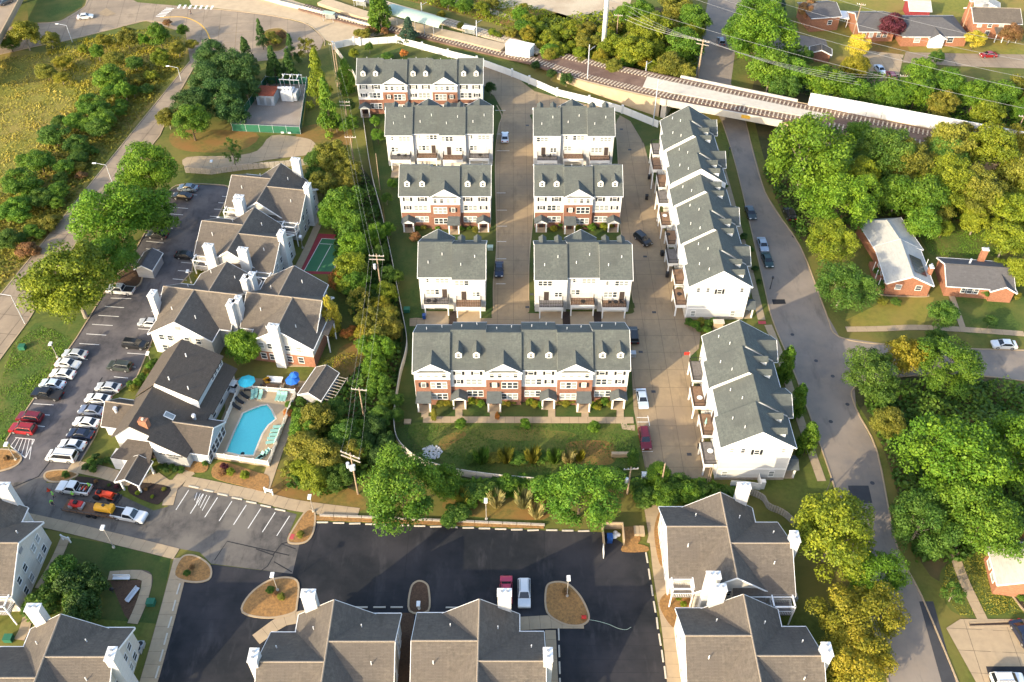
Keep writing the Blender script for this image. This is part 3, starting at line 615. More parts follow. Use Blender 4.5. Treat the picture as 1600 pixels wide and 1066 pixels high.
def town_row(label, origin, rz, types, w, dz=None, mirror=None, front=True, rear=True, ends=(True, True)):
    n = len(types); dz = dz or [0] * n; row = thing('townhouse_row', label, 'townhouses', (*origin, 0), rz, None)
    for i, t in enumerate(types):
        x0 = i * w; x1 = x0 + w; s = .7 if t == 'G' else 0; d = dz[i]; ya = -s; yb = DEP - s; ze = ZE + d; zr = ZR + d; xm = (x0 + x1) / 2; ym = (ya + yb) / 2
        wl = MB(); prof = [(ya, 0), (yb, 0), (yb, ze), (ym, zr), (ya, ze)]
        k = len(wl.v); wl.v += [(x0 + .004, *p) for p in prof] + [(x1 - .004, *p) for p in prof]
        wl.f += [tuple(range(k + 4, k - 1, -1)), tuple(range(k + 5, k + 10))] + [(k + j, k + (j + 1) % 5, k + 5 + (j + 1) % 5, k + 5 + j) for j in range(5)]
        wl.build('wall', 'siding_white', row, uv=True)
        ra = .28 if i == 0 else 0; rb = .28 if i == n - 1 else 0; o = .38; th = .16
        rf = MB(); up = .13
        rf.slab([(x0 - ra, ya - o, ze - o * SL + up), (x1 + rb, ya - o, ze - o * SL + up), (x1 + rb, ym, zr + up), (x0 - ra, ym, zr + up)], th)
        rf.slab([(x1 + rb, yb + o, ze - o * SL + up), (x0 - ra, yb + o, ze - o * SL + up), (x0 - ra, ym, zr + up), (x1 + rb, ym, zr + up)], th)
        roof = rf.build('roof', 'shingle_green', row, uv=True)
        for yy in ((ya - o - .1, ya - o + .02), (yb + o - .02, yb + o + .1)): MB().box(x0 - ra, x1 + rb, yy[0], yy[1], ze - o * SL - .06, ze - o * SL + .1).build('gutter', 'trim_white', row)
        for kx, on in ((x0 - ra, i == 0), (x1 + rb, i == n - 1)):
            if on:
                rk = MB()
                for yy, z_ in ((ya - o, 1), (yb + o, 1)):
                    rk.slab([(kx - .04, yy, ze - o * SL + up + .01), (kx + .04, yy, ze - o * SL + up + .01), (kx + .04, ym, zr + up + .01), (kx - .04, ym, zr + up + .01)], .34)
                rk.build('rake_board', 'trim_white', row)
        # steps between roofs get white trim
        if i and abs(dz[i] - dz[i - 1]) > .1:
            st = MB(); lo = min(dz[i], dz[i - 1]); hi = max(dz[i], dz[i - 1])
            for a, b in (((ya - .1, ZE), (ym, ZR)), ((ym, ZR), (yb + .1, ZE))):
                st.poly([(x0 - .012, a[0], a[1] + lo - .1), (x0 - .012, b[0], b[1] + lo - .1), (x0 - .012, b[0], b[1] + hi + .1), (x0 - .012, a[0], a[1] + hi + .1)])
            st.build('step_trim', 'trim_white', row)
        for vx, vy in ((.3, .7), (.72, .82)): MB().tube((x0 + w * vx, ya + DEP * vy, zr - abs(DEP * vy - DEP / 2) * SL), (x0 + w * vx, ya + DEP * vy, zr - abs(DEP * vy - DEP / 2) * SL + .7), .07, n=6).build('vent_pipe', 'steel_white', roof)
        mr = (mirror[i] if mirror else i >= n / 2); ux = lambda u: x0 + (w * (1 - u) if mr else w * u)
        if front:
            if t == 'G':
                MB().box(x0 + .01, x1 - .01, ya - .06, ya + .3, 0, 6.7 + d).build('brick_front', 'brick', row, uv=True)
                MB().box(x0 - .02, x1 + .02, ya - .12, ya + .1, 6.7 + d, 6.95 + d).build('trim_band', 'trim_white', row)
                for u in (.17, .39, .61, .83): window(row, ux(u), ya - .01, 7.75 + d, 0, .68, 1.15, pale=.6)
                window(row, ux(.24), ya - .07, 5.35 + d, 0, .72, .95, True); windows(row, ux(.67), ya - .07, 5.25 + d, 3, 0, .82, 1.5)
                windows(row, ux(.67), ya - .07, 2.35 + d, 3, 0, .82, 1.35); porch(row, ux(.23), ya - .06, 'G')
                # pediment: cross gable with its own roof
                ph = 2.0; yr = (ph + .1) / SL; zp = ze + ph; ov = .25
                g = MB(); g.poly([(x0 + .06, ya - .05, ze - .05), (x1 - .06, ya - .05, ze - .05), (xm, ya - .05, zp)]); g.build('pediment', 'trim_white', row)
                MB().box(x0 - .12, x1 + .12, ya - .45, ya + .05, ze - .32, ze - .08).build('cornice', 'trim_white', row)
                r = MB()
                for sx in (-1, 1):
                    q = [(xm, ya - .5, zp + .16), (xm + sx * (w / 2 + .18), ya - .5, ze - .06 + .1), (xm + sx * (w / 2 + .18), ya + .25, ze + .1), (xm, ya + yr + .6, zp + .16)]
                    r.slab(q if sx > 0 else q[::-1], .12)
                r.build('gable_roof', 'shingle_green', row, uv=True)
                b = MB()
                for sx in (-1, 1):
                    q = [(xm, ya - .54, zp + .17), (xm + sx * (w / 2 + .2), ya - .54, ze + .05), (xm + sx * (w / 2 + .2), ya - .46, ze + .05), (xm, ya - .46, zp + .17)]
                    b.slab(q if sx > 0 else q[::-1], .3)
                b.build('rake_board', 'trim_white', row)
            else:
                MB().box(x0 + .01, x1 - .01, ya - .06, ya + .3, 0, 4.2 + d).build('brick_front', 'brick', row, uv=True)
                MB().box(x0, x1, ya - .1, ya + .1, 4.2 + d, 4.36 + d).build('trim_band', 'trim_white', row)
                for u in (.24, .74): window(row, ux(u), ya - .01, 7.8 + d, 0, .95, 1.25, True, pale=.6)
                window(row, ux(.22), ya - .01, 5.4 + d, 0, .62, .85, True); windows(row, ux(.66), ya - .01, 5.35 + d, 3, 0, .82, 1.4)
                windows(row, ux(.68), ya - .07, 2.35 + d, 3, 0, .82, 1.35); porch(row, ux(.23), ya - .06, 'D')
                for u in (.24, .74): dormer(row, ux(u), ya + 1.5, ze + 1.5 * SL + .1)
        if rear:
            pat = (i + len(types)) % 3; ry = yb; z2 = 4.55 + d; z3 = 7.55 + d
            if pat == 0: windows(row, x0 + w * .3, ry + .01, z3, 3, math.pi, .72, 1.15); window(row, x0 + w * .75, ry + .01, z3 + .1, math.pi, .45, .9); windows(row, x0 + w * .62, ry + .01, z2 + .1, 3, math.pi, .72, 1.3); dx = .25
            elif pat == 1: windows(row, x0 + w * .32, ry + .01, z3, 3, math.pi, .75, 1.15); window(row, x0 + w * .78, ry + .01, z3 + .1, math.pi, .45, .9); windows(row, x0 + w * .72, ry + .01, z2 + .1, 2, math.pi, .72, 1.2); dx = .3
            else: windows(row, x0 + w * .7, ry + .01, z3, 3, math.pi, .75, 1.15); MB().box(x0 + w * .3 - .5, x0 + w * .3 + .5, ry, ry + .05, z3 + .5, z3 + .65).build('wall_vent', 'metal_grey', row); windows(row, x0 + w * .27, ry + .01, z2 + .1, 2, math.pi, .6, 1.1); dx = .65
            if True:
                MB().box(x0 + w * dx - .48, x0 + w * dx + .48, ry - .02, ry + .05, 3.2 + d, 5.35 + d).build('deck_door', ('door_dark', 'garage_door')[pat == 1], row)
                a, b = x0 + w * .12, x1 - w * .12
                if i % 2: MB().box(x1 - .12, x1 - .02, ry, ry + .1, .2, ze - .3).build('downspout', 'trim_white', row)
                MB().box(a, b, ry, ry + 2.1, 2.35 + d, 3.12 + d).build('deck_base', 'trim_white', row)
                bd = MB()
                nb = 14
                for k in range(nb): bd.box(a + (b - a) * k / nb + .012, a + (b - a) * (k + 1) / nb - .012, ry + .02, ry + 2.08, 3.12 + d, 3.16 + d)
                bd.build('deck_boards', ('deck_boards', 'deck_grey', 'deck_boards')[(i + pat) % 3], row)
                railing(row, a + .05, b - .05, ry + .05, ry + 2.04, 3.16 + d)
                for px_ in (a + .15, b - .15): MB().box(px_ - .12, px_ + .12, ry + 1.8, ry + 2.04, 0, 2.35 + d).build('deck_post', 'trim_white', row)
                MB().box(xm - 2.1, xm + 2.1, ry - .02, ry + .06, 0, 2.2).build('garage_door', 'garage_door', row)
    for side, on in ((0, ends[0]), (1, ends[1])):
        if not on: continue
        d = dz[0] if side == 0 else dz[-1]; X = 0 if side == 0 else n * w; rzz = -math.pi / 2 if side == 0 else math.pi / 2; sg = -1 if side == 0 else 1
        s = .7 if types[0 if side == 0 else -1] == 'G' else 0
        for u, zz, ww, hh, sh in ((.13, 7.7, .6, 1.0, False), (.5, 7.3, .8, 1.1, True), (.7, 7.7, .6, 1.0, False), (.86, 7.7, .6, 1.0, False), (.2, 1.6, .8, 1.3, False), (.88, 1.6, .8, 1.3, False)):
            window(row, X, DEP * u - s, zz + d, rzz, ww, hh, sh, pale=.7 if not sh else 0)
        MB().box(min(X, X + sg * .07), max(X, X + sg * .07), -s, DEP - s, 2.75 + d, 2.95 + d).build('trim_band', 'trim_white', row)
        for yy in (-s, DEP - s - .16): MB().box(min(X, X + sg * .06), max(X, X + sg * .06), yy, yy + .16, .6, ZE + d - .1).build('corner_board', 'trim_white', row)
        MB().box(min(X, X + sg * .05), max(X, X + sg * .05), -s - .02, DEP - s + .02, 0, .6).build('foundation', 'stone', row)
PI = math.pi
town_row('row of six grey-roofed brick and white townhouses facing the front lawn', (-17.15, 111.95), 0, 'GDGDGD', 6.275, mirror=[0, 0, 0, 1, 1, 1])
town_row('three townhouses with brick middle gable standing beside the green wooded strip', (-24.15, 163.75), 0, 'DGD', 6.46, mirror=[0, 1, 1])
town_row('three townhouses with brick middle gable standing between the two concrete streets', (5.0, 163.75), 0, 'DGD', 6.22, mirror=[0, 0, 1])
town_row('row of five townhouses with dormers next to the white boundary wall', (-39.15, 211.95), 0, 'DGDGD', 6.32, mirror=[0, 0, 0, 1, 1])
town_row('pair of townhouses seen from behind, one deck with a red railing', (-5.35, 136.2 + DEP), PI, 'DG', 6.38)
town_row('three townhouses seen from behind above wide garage aprons and dark beds', (23.2, 136.1 + DEP), PI, 'DGD', 6.2)
town_row('four townhouses seen from behind with two tall white wall bays', (-4.7, 187.95 + DEP), PI, 'GDGD', 6.2)
town_row('three townhouses seen from behind just below the curved white wall', (23.85, 187.7 + DEP), PI, 'DGD', 6.2)
town_row('long stepped row of nine townhouses with dormers along the public street', (45.85, 133.95), PI / 2, 'DGDGDDGDG', 6.24, dz=[0, 0, .3, .3, .6, 1.9, 1.9, 2.3, 2.3])
town_row('row of four townhouses with white gable end behind the hedge and fence corner', (45.55, 94.45), PI / 2, 'DGDG', 6.3, dz=[0, 0, .3, .3])
# garage aprons and dark beds behind the rows
for x0, y, w, n in ((-18.1, 136.2, 6.38, 2), (4.6, 136.1, 6.2, 3), (-29.5, 187.95, 6.2, 4), (5.3, 187.7, 6.2, 3)):
    for k in range(n):
        xm = x0 + w * (k + .5); MB().box(xm - 2.3, xm + 2.3, y - 4.9, y - .02, .02, .11).build('driveway', 'concrete_walk')['kind'] = 'structure'
        bx = x0 + w * (k + 1)
        if k < n - 1:
            MB().box(bx - .72, bx + .72, y - 4.6, y - .02, .02, .15).build('flower_bed', 'dark_mulch')['kind'] = 'structure'
# ================================================================ APARTMENTS, CLUBHOUSE, HOUSES
def V2(p): return Vector((p[0], p[1]))
class Bld:
    """a building thing whose parts are laid out in its own local frame"""
    def __init__(s, name, label, cat, c, rz=0):
        s.o = thing(name, label, cat, (c[0], c[1], 0), rz)
    def arm(s, A, B, hw, ze, zr, wall, roof, over=.4, rake=.35, hip=(0, 0), brick=None, z0=0, base=True, ends=(1, 1)):
        A = V2(A); B = V2(B); d = (B - A).normalized(); n = Vector((-d.y, d.x)); sl = (zr - ze) / hw; th = .18; up = .12
        P = lambda q, z: (q.x, q.y, z)
        Ah = A - d * hip[0]; Bh = B + d * hip[1]
        if base:
            wl = MB()
            if hip[0] or hip[1]: wl.prism([tuple(Ah + n * hw), tuple(Bh + n * hw), tuple(Bh - n * hw), tuple(Ah - n * hw)], z0, ze)
            else:
                prof = lambda q: [P(q + n * hw, z0), P(q - n * hw, z0), P(q - n * hw, ze), P(q, zr), P(q + n * hw, ze)]
                k = len(wl.v); wl.v += prof(A) + prof(B)
                wl.f += [tuple(range(k + 4, k - 1, -1)), tuple(range(k + 5, k + 10))] + [(k + j, k + (j + 1) % 5, k + 5 + (j + 1) % 5, k + 5 + j) for j in range(5)]
            wl.build('wall', wall, s.o, uv=True)
            if brick:
                MB().prism([tuple(Ah + n * (hw + .04) - d * .04), tuple(Bh + n * (hw + .04) + d * .04), tuple(Bh - n * (hw + .04) + d * .04), tuple(Ah - n * (hw + .04) - d * .04)], z0, brick[1]).build('brick_base', brick[0], s.o, uv=True)
        Ar = A - d * rake * (not hip[0]) * ends[0]; Br = B + d * rake * (not hip[1]) * ends[1]; e = hw + over; zz = ze - over * sl + up
        Ae = Ah - d * over * bool(hip[0]) - d * rake * (not hip[0]) * ends[0]; Be = Bh + d * over * bool(hip[1]) + d * rake * (not hip[1]) * ends[1]
        rf = MB()
        rf.slab([P(Ae - n * e, zz), P(Be - n * e, zz), P(Br, zr + up), P(Ar, zr + up)], th)
        rf.slab([P(Be + n * e, zz), P(Ae + n * e, zz), P(Ar, zr + up), P(Br, zr + up)], th)
        if hip[0]: rf.slab([P(Ae + n * e, zz), P(Ae - n * e, zz), P(Ar, zr + up)], th)
        if hip[1]: rf.slab([P(Be - n * e, zz), P(Be + n * e, zz), P(Br, zr + up)], th)
        r = rf.build('roof', roof, s.o, uv=True)
        MB().tube(P(Ar, zr + up + .0), P(Br, zr + up + .0), .13, n=6).build('ridge_cap', 'ridge_cap' if roof in ('shingle_brown', 'shingle_club') else roof, r)
        for sg in (1, -1):
            q = [Ae + n * (e * sg), Be + n * (e * sg), Be + n * ((e + .12) * sg), Ae + n * ((e + .12) * sg)]
            MB().prism([tuple(v) for v in q], zz - .16, zz + .0).build('gutter', 'trim_white', r)
        for E_, hp, sg, on in ((Ar, hip[0], -1, ends[0]), (Br, hip[1], 1, ends[1])):
            if not hp and on:
                for sd in (1, -1):
                    t = [P(E_, zr + up + .02), P(E_ + n * (e * sd), zz + .02), P(E_ + n * (e * sd) + d * (.07 * sg), zz + .02), P(E_ + d * (.07 * sg), zr + up + .02)]
                    MB().slab(t if sd * sg < 0 else t[::-1], .32).build('rake_board', 'trim_white', r)
        return r
    def win(s, x, y, z, rz, w=.9, h=1.2, shut=False, pale=.25): return window(s.o, x, y, z, rz, w, h, shut, pale)
    def chimney(s, x, y, top=10.2, w=1.9, dp=1.15, rz=0, m='siding_cream', z0=0):
        ch = MB().box(-w / 2, w / 2, -dp / 2, dp / 2, z0, top).build('chimney', m, s.o, uv=True); ch.location = (x, y, 0); ch.rotation_euler.z = rz
        MB().box(-w / 2 - .08, w / 2 + .08, -dp / 2 - .08, dp / 2 + .08, top, top + .12).build('chimney_cap', 'trim_white', ch)
        for k in (-.4, .4): MB().tube((k, 0, top + .1), (k, 0, top + .5), .16, .2, 8).build('flue', 'metal_grey', ch)
        return ch
    def vents(s, roof, pts):
        for x, y, z in pts: MB().tube((x, y, z - .2), (x, y, z + .75), .08, n=6).build('vent_pipe', 'steel_white', roof)
    def balcony(s, x0, x1, y0, y1, open_sides=True):
        MB().box(x0, x1, y0, y1, 2.7, 2.95).build('balcony_floor', 'deck_grey', s.o)
        for x, y in ((x0, y0), (x1, y0), (x0, y1), (x1, y1)): MB().box(x - .09, x + .09, y - .09, y + .09, 0, 5.2).build('balcony_post', 'trim_white', s.o)
        for a, b, c, d in ((x0 - .1, x1 + .1, y0 - .1, y0 + .1), (x0 - .1, x1 + .1, y1 - .1, y1 + .1), (x0 - .1, x0 + .1, y0 + .1, y1 - .1), (x1 - .1, x1 + .1, y0 + .1, y1 - .1)): MB().box(a, b, c, d, 5.0, 5.2).build('balcony_beam', 'trim_white', s.o)
        for a, b, c, d in ((x0, x1, y0, y0 + .06), (x0, x0 + .06, y0, y1), (x1 - .06, x1, y0, y1), (x0, x1, y1 - .06, y1)):
            r = MB().box(a, b, c, d, 3.75, 3.85)
            n = max(2, int(max(b - a, d - c) / .25))
            for k in range(n + 1):
                t = k / n; xx = a + (b - a) * t if b - a > d - c else (a + b) / 2; yy = c + (d - c) * t if d - c > b - a else (c + d) / 2
                r.box(xx - .025, xx + .025, yy - .025, yy + .025, 2.95, 3.75)
            r.build('balcony_rail', 'trim_white', s.o)
def apartment(label, c, rz=0, mirror=False, wall='siding_cream', brick=None, chim=('fr', 'rw', 'nl'), bal=True):
    B = Bld('apartment_building', label, 'apartments', c, rz); m = -1 if mirror else 1; X = lambda x: x * m; ze, zr = 5.2, 9.0; rf = 'shingle_brown'
    r = B.arm((0, -7.1), (0, 7.1), 5.2, ze, zr, wall, rf, brick=brick)
    B.vents(r, [(X(-2), 2, 7.7), (X(2.2), -1.5, 7.5), (X(2.6), 4, 7.2)])
    r1 = B.arm((X(-8.7), 1.2), (0, 1.2), 6.0, ze, zr - .02, wall, rf, brick=brick, ends=(1, 0)); r2 = B.arm((X(8.7), -1.7), (0, -1.7), 6.0, ze, zr - .02, wall, rf, brick=brick, ends=(1, 0))
    B.vents(r1, [(X(-6), -1.3, 7.6), (X(-4), 4.4, 7.1)]); B.vents(r2, [(X(6.2), -4.2, 7.4), (X(7.2), 1.2, 7.2)])
    for y, q in ((-7.1, 0), (7.1, math.pi)):
        for x in (-2.6, -.6, 1.6, 3.4): B.win(x, y + (-.03 if q == 0 else .03) - (.05 if brick and q == 0 else 0), 4.35, q, .95, 1.3); B.win(x, y + (-.08 if q == 0 else .08), 1.55, q, 1.0, 1.4)
    for xs, yc in ((X(-8.7), 1.2), (X(8.7), -1.7)):
        q = -math.pi / 2 if xs < 0 else math.pi / 2; off = .05 if xs > 0 else -.05
        for dy in (-3.4, -1.2, 2.2, 3.9): B.win(xs + off, yc + dy, 4.35, q, .95, 1.3); B.win(xs + off, yc + dy, 1.55, q, 1.0, 1.4)
        lv = MB().box(xs - .07, xs + .07, yc - .5, yc + .5, 6.8, 7.5); lv.build('gable_vent', 'siding_grey', B.o)
    CH = {'fr': (X(3.5), 7.75, 0), 'rw': (X(9.3), -1.4, math.pi / 2), 'nl': (X(-3.6), -7.8, 0), 'fl': (X(-3.5), 7.75, 0), 'lw': (X(-9.3), 1.0, math.pi / 2), 'nr': (X(3.6), -7.8, 0)}
    for k in chim: B.chimney(CH[k][0], CH[k][1], 10.3, rz=CH[k][2], m='siding_white')
    if bal:
        x0, x1 = sorted((X(-8.6), X(-5.5))); B.balcony(x0, x1, -6.9, -4.9)
        x0, x1 = sorted((X(5.6), X(8.6))); B.balcony(x0, x1, -9.8, -7.8)
    # entry stair well roof between the wings
    x0, x1 = sorted((X(.4), X(4.6))); MB().slab([(x0, -9.4, 4.6), (x1, -9.4, 4.6), (x1, -7.0, 5.4), (x0, -7.0, 5.4)], .15).build('entry_roof', rf, B.o, uv=True)
    for x in (x0 + .2, x1 - .2): MB().box(x - .1, x + .1, -9.3, -9.1, 0, 4.5).build('entry_post', 'trim_white', B.o)
    return B
ROT = R(-9.6)
a = apartment('brown-roofed cross-shaped apartments between the tennis court and the pale substation drive', (-53.05, 168.1), ROT, chim=('fr', 'rw', 'nl'))
b = apartment('brown-roofed cross-shaped apartments beside the red and green tennis court', (-55.65, 151.5), ROT, chim=('fl', 'rw', 'nr', 'nl'))
apartment('brown-roofed apartments with white gable and stair tucked behind the clubhouse', (-59.4, 132.2), R(80.5), chim=('fl', 'nl', 'nr'), bal=False)
apartment('brown-roofed apartments with brick ground floor beside the yellow tree', (-43.1, 130.5), R(80.5), mirror=True, brick=('brick_bright', 2.7), chim=('fr', 'fl', 'rw'), bal=False)
apartment('brown-roofed apartments whose white chimney rises beside the fence corner of the townhouses', (32.1, 77.7), 0, chim=('fr', 'rw', 'nl'))
br2 = G(1161, 932, 9)
apartment('brown-roofed apartments at the end of the long tan path by the street trees', (br2.x + .1, br2.y - 7.2), 0, chim=('fl', 'rw'))
apartment('brown-roofed apartments beside the teardrop mulch island with a lamp', (-24.85, 59.3), 0, True, chim=('fr', 'rw'))
apartment('brown-roofed apartments with white chimney beside the parked red car', (-4.55, 59.4), 0, chim=('fr', 'rw'))
apartment('brown-roofed apartments below the small patio and dark bushes', (-62.3, 57.1), 0, True, chim=('fr', 'lw'))
bl = G(27, 849, 9)
apartment('grey gabled apartment wing with white balcony stairs past the corner lawn', (bl.x - 8.9, bl.y + 1.7), 0, chim=('fr',))
# ---- clubhouse
K = Bld('clubhouse', 'clubhouse with grey clerestory roof and long white sign wall beside the pool', 'clubhouse', (-63.33, 99.38), R(-10))
def kroof(q, th=.2, m='shingle_club', par=None): return MB().slab(q, th).build('roof', m, par or K.o, uv=True)
r0 = kroof([(-4.3, -.4, 4.75), (0, -.4, 8.5), (0, 8.7, 8.5), (-4.3, 8.7, 4.75)][::-1]); r1 = kroof([(0, -.4, 8.5), (3.2, -.4, 6.7), (3.2, 8.7, 6.7), (0, 8.7, 8.5)][::-1])
r1b = kroof([(3.2, -1.3, 6.7), (9.3, -1.3, 3.3), (9.3, 8.7, 3.3), (3.2, 8.7, 6.7)][::-1])
kroof([(-4.3, 8.7, 5.15), (.5, 8.7, 9.3), (.5, 19.8, 9.3), (-4.3, 19.8, 5.15)][::-1]); r2 = kroof([(.5, 8.7, 9.3), (7.7, 8.7, 6.2), (7.7, 19.8, 6.2), (.5, 19.8, 9.3)][::-1])
kroof([(7.2, 8.7, 4.5), (9.6, 8.7, 3.1), (9.6, 19.9, 3.1), (7.2, 19.9, 4.5)][::-1])
w = MB(); w.prism([(-3.8, 0), (3.1, 0), (3.1, -.9), (8.9, -.9), (8.9, 19.4), (-3.8, 19.4)], 0, 3.0); w.build('wall', 'siding_white', K.o, uv=True)
for yy, (xa, za), (xb, zb), (xc, zc), base in ((0, (-3.8, 5.0), (0, 8.3), (3.2, 6.5), 0), (19.4, (-3.8, 5.3), (.5, 9.0), (7.4, 6.0), 0)):
    MB().poly([(xa, yy, 0), (xc, yy, 0), (xc, yy, zc), (xb, yy, zb), (xa, yy, za)]).build('gable_wall', 'siding_white', K.o, uv=True)
MB().poly([(3.1, -.9, 0), (8.9, -.9, 0), (8.9, -.9, 3.3), (3.1, -.9, 6.5)]).build('sign_wall', 'trim_white', K.o)
MB().poly([(3.1, -.9, 0), (3.1, 0, 0), (3.1, 0, 6.5), (3.1, -.9, 6.5)]).build('gable_wall', 'siding_white', K.o)
MB().poly([(-3.8, 0, 0), (-3.8, 19.4, 0), (-3.8, 19.4, 5.1), (-3.8, 0, 4.9)]).build('side_wall', 'siding_white', K.o, uv=True)
MB().poly([(0, 8.69, 8.2), (7.6, 8.69, 4.2), (7.6, 8.69, 6.15), (.5, 8.69, 9.25)]).build('step_wall', 'trim_white', K.o)
MB().poly([(7.35, 8.7, 4), (7.35, 19.4, 4), (7.35, 19.4, 6.1), (7.35, 8.7, 6.1)]).build('clerestory', 'siding_blue', K.o, uv=True)
for k in range(4): K.win(7.36, 15.2 + k * 1.2, 5.2, math.pi / 2, .9, .8, pale=0)
for k in range(3): K.win(8.92, 10 + k * 3.2, 1.6, math.pi / 2, 1.2, 1.4, pale=0)
K.arm((12, 3.9), (4, 3.9), 3.4, 3.0, 5.5, 'siding_blue', 'shingle_club', ends=(1, 0))
for k in range(5): K.win(12.03, 1.3 + k * 1.3, 1.5, math.pi / 2, 1.05, 2.0, pale=0)
K.arm((-8.2, 6.3), (-2, 6.3), 2.9, 3.0, 5.5, 'siding_white', 'shingle_club', ends=(1, 0))
sk = MB().box(-.9, .9, -.55, .55, 0, .12).build('skylight', 'trim_white', r1b); sk.location = (4.3, 4.6, 6.25); sk.rotation_euler.y = .51
MB().box(-.78, .78, -.43, .43, .1, .14).build('pane', 'glass_pale', sk)
ch = MB().box(-.75, .75, -.5, .5, 0, 2.2).build('chimney', 'brick_bright', r1, uv=True); ch.location = (1.9, 1.1, 6.6); MB().tube((0, 0, 2.2), (0, 0, 2.5), .25, .2).build('flue', 'concrete_white', ch)
tv = MB().tube((0, 0, -.4), (0, 0, .5), .3, .3, 10).tube((0, 0, .5), (0, 0, .8), .42, .3, 10).build('roof_turbine', 'galvanised', r1b); tv.location = (7.6, 6.3, 4.5)
tv = MB().tube((0, 0, -.4), (0, 0, .5), .3, .3, 10).tube((0, 0, .5), (0, 0, .8), .42, .3, 10).build('roof_turbine', 'galvanised', r0); tv.location = (-6.2, 5.2, 4.9)
for x, y, z in ((2.6, 16.5, 8.4), (5.5, 10.2, 7.1), (2.2, 10.5, 8.6)): MB().tube((x, y, z - .3), (x, y, z + .8), .1, n=6).build('vent_pipe', 'steel_white', r2)
# entrance canopies
MB().slab([(-3.4, -3.3, 3.1), (3.6, -3.3, 3.1), (3.2, -.02, 4.4), (-1.6, -.02, 4.4)], .2).build('entrance_roof', 'shingle_club', K.o, uv=True)
MB().box(-3.5, -.4, -3.3, -1.2, 0, 2.95).build('entrance_bay', 'siding_white', K.o, uv=True)
K.arm((1.6, -3.0), (1.6, -7.4), 1.75, 2.9, 3.9, 'trim_white', 'shingle_club', base=False)
for x, y in ((.1, -7.2), (3.1, -7.2), (3.4, -3.2), (.1, -3.6)): MB().box(x - .13, x + .13, y - .13, y + .13, 0, 2.85).build('entrance_post', 'trim_white', K.o)
MB().box(.3, 2.9, -.08, .02, .05, 2.3).build('entrance_door', 'door_dark', K.o)
# lettering on the sign wall
def text(txt, size, m, parent, loc, rot, ext=.02):
    cu = bpy.data.curves.new('lettering', 'FONT'); cu.body = txt; cu.size = size; cu.extrude = ext; cu.align_x = 'CENTER'; cu.resolution_u = 2
    t = bpy.data.objects.new('tmp', cu); COL.objects.link(t); bpy.context.view_layer.update()
    me = bpy.data.meshes.new_from_object(t.evaluated_get(bpy.context.evaluated_depsgraph_get())); COL.objects.unlink(t); bpy.data.objects.remove(t)
    me.materials.clear(); me.materials.append(MATS[m]); o = link(bpy.data.objects.new('lettering', me), parent); o.location = loc; o.rotation_euler = rot; return o
text('the mansions', .78, 'black_plastic', K.o, (6.2, -.93, 2.6), (math.pi / 2, 0, 0)); text('CENTER', .5, 'black_plastic', K.o, (6.5, -.93, 1.95), (math.pi / 2, 0, 0))
# ---- pool-side shed
def simple_house(name, label, cat, a, b, hw, ze, zr, wall, roof, z_r=None, hip=(0, 0), over=.4, brick=None):
    A = G(*a, zr); Bp = G(*b, zr); c = (A + Bp) / 2; ang = math.atan2(Bp.y - A.y, Bp.x - A.x); L = (Bp - A).length / 2
    B = Bld(name, label, cat, (c.x, c.y), ang); B.L = L; B.hw = hw
    B.roof = B.arm((-L, 0), (L, 0), hw, ze, zr, wall, roof, hip=hip, over=over, brick=brick); return B
S = simple_house('storage_shed', 'small grey-roofed shed with a trellis at the corner of the pool terrace', 'shed', (483, 612), (509, 573), 2.1, 2.5, 3.7, 'siding_grey', 'shingle_brown', over=.25)
for k in range(9): MB().box(-S.L + .3 + k * S.L * .22, -S.L + .36 + k * S.L * .22, -4.3, -2.2, 2.3, 2.4).build('trellis_slat', 'wood_grey', S.o)
for y in (-4.2, -2.4): MB().box(-S.L, S.L, y - .05, y + .05, 2.2, 2.3).build('trellis_beam', 'wood_grey', S.o)
for x in (-S.L + .1, S.L - .1): MB().box(x - .06, x + .06, -4.25, -4.13, 0, 2.2).build('trellis_post', 'wood_grey', S.o)
S = simple_house('mail_shelter', 'little grey gabled mail shelter on a mulch island in the car park', 'shelter', (222, 414), (237, 390), 1.7, 2.5, 3.5, 'siding_grey', 'shingle_grey', over=.3)
# ---- family houses
H = simple_house('brick_house', 'orange brick bungalow with pale roof and a black solar panel', 'house', (1426.5, 431), (1407, 376), 4.3, 3.3, 5.3, 'brick_bright', 'shingle_white')
H.win(-H.L - .03, 2.0, 2.2, -math.pi / 2, 1.1, 1.1); H.win(-H.L - .03, -2.0, 2.2, -math.pi / 2, 1.1, 1.1)
sp = MB()
for i in range(2):
    for j in range(4): sp.box(-2.2 + j * 1.15, -1.1 + j * 1.15, -.95 + i * 1.0, -.02 + i * 1.0, 0, .06)
for i in range(2):
    for j in range(5):
        p = MB().box(-.52, .52, -.75, .75, 0, .06).build('solar_panel', 'solar', H.roof); p.location = (-3.6 + j * 1.1, -1.5 - i * 1.35, 5.3 - (1.5 + i * 1.35) * .465 + .28); p.rotation_euler.x = .435
H.chimney(-2.2, -4.6, 5.0, 1.0, .7, m='brick_bright'); MB().tube((0, -4.4, 3), (0, -4.4, 5.2), .05).build('vent_pipe', 'steel_white', H.roof)
H.arm((H.L - .5, -.4), (H.L + 7.5, 1.2), 4.6, 3.1, 4.8, 'brick_bright', 'shingle_white', hip=(0, 2.5))
MB().box(-H.L + 1, H.L - 2, 4.3, 5.6, 0, .9).build('porch', 'brick_bright', H.o, uv=True)
for k in range(3): MB().box(-H.L + 1.2 + k * 2.6, -H.L + 1.32 + k * 2.6, 5.4, 5.52, .9, 3.2).build('porch_post', 'trim_white', H.o); H.win(-H.L + 2 + k * 2.6, 4.33, 2.2, math.pi, .9, 1.2)
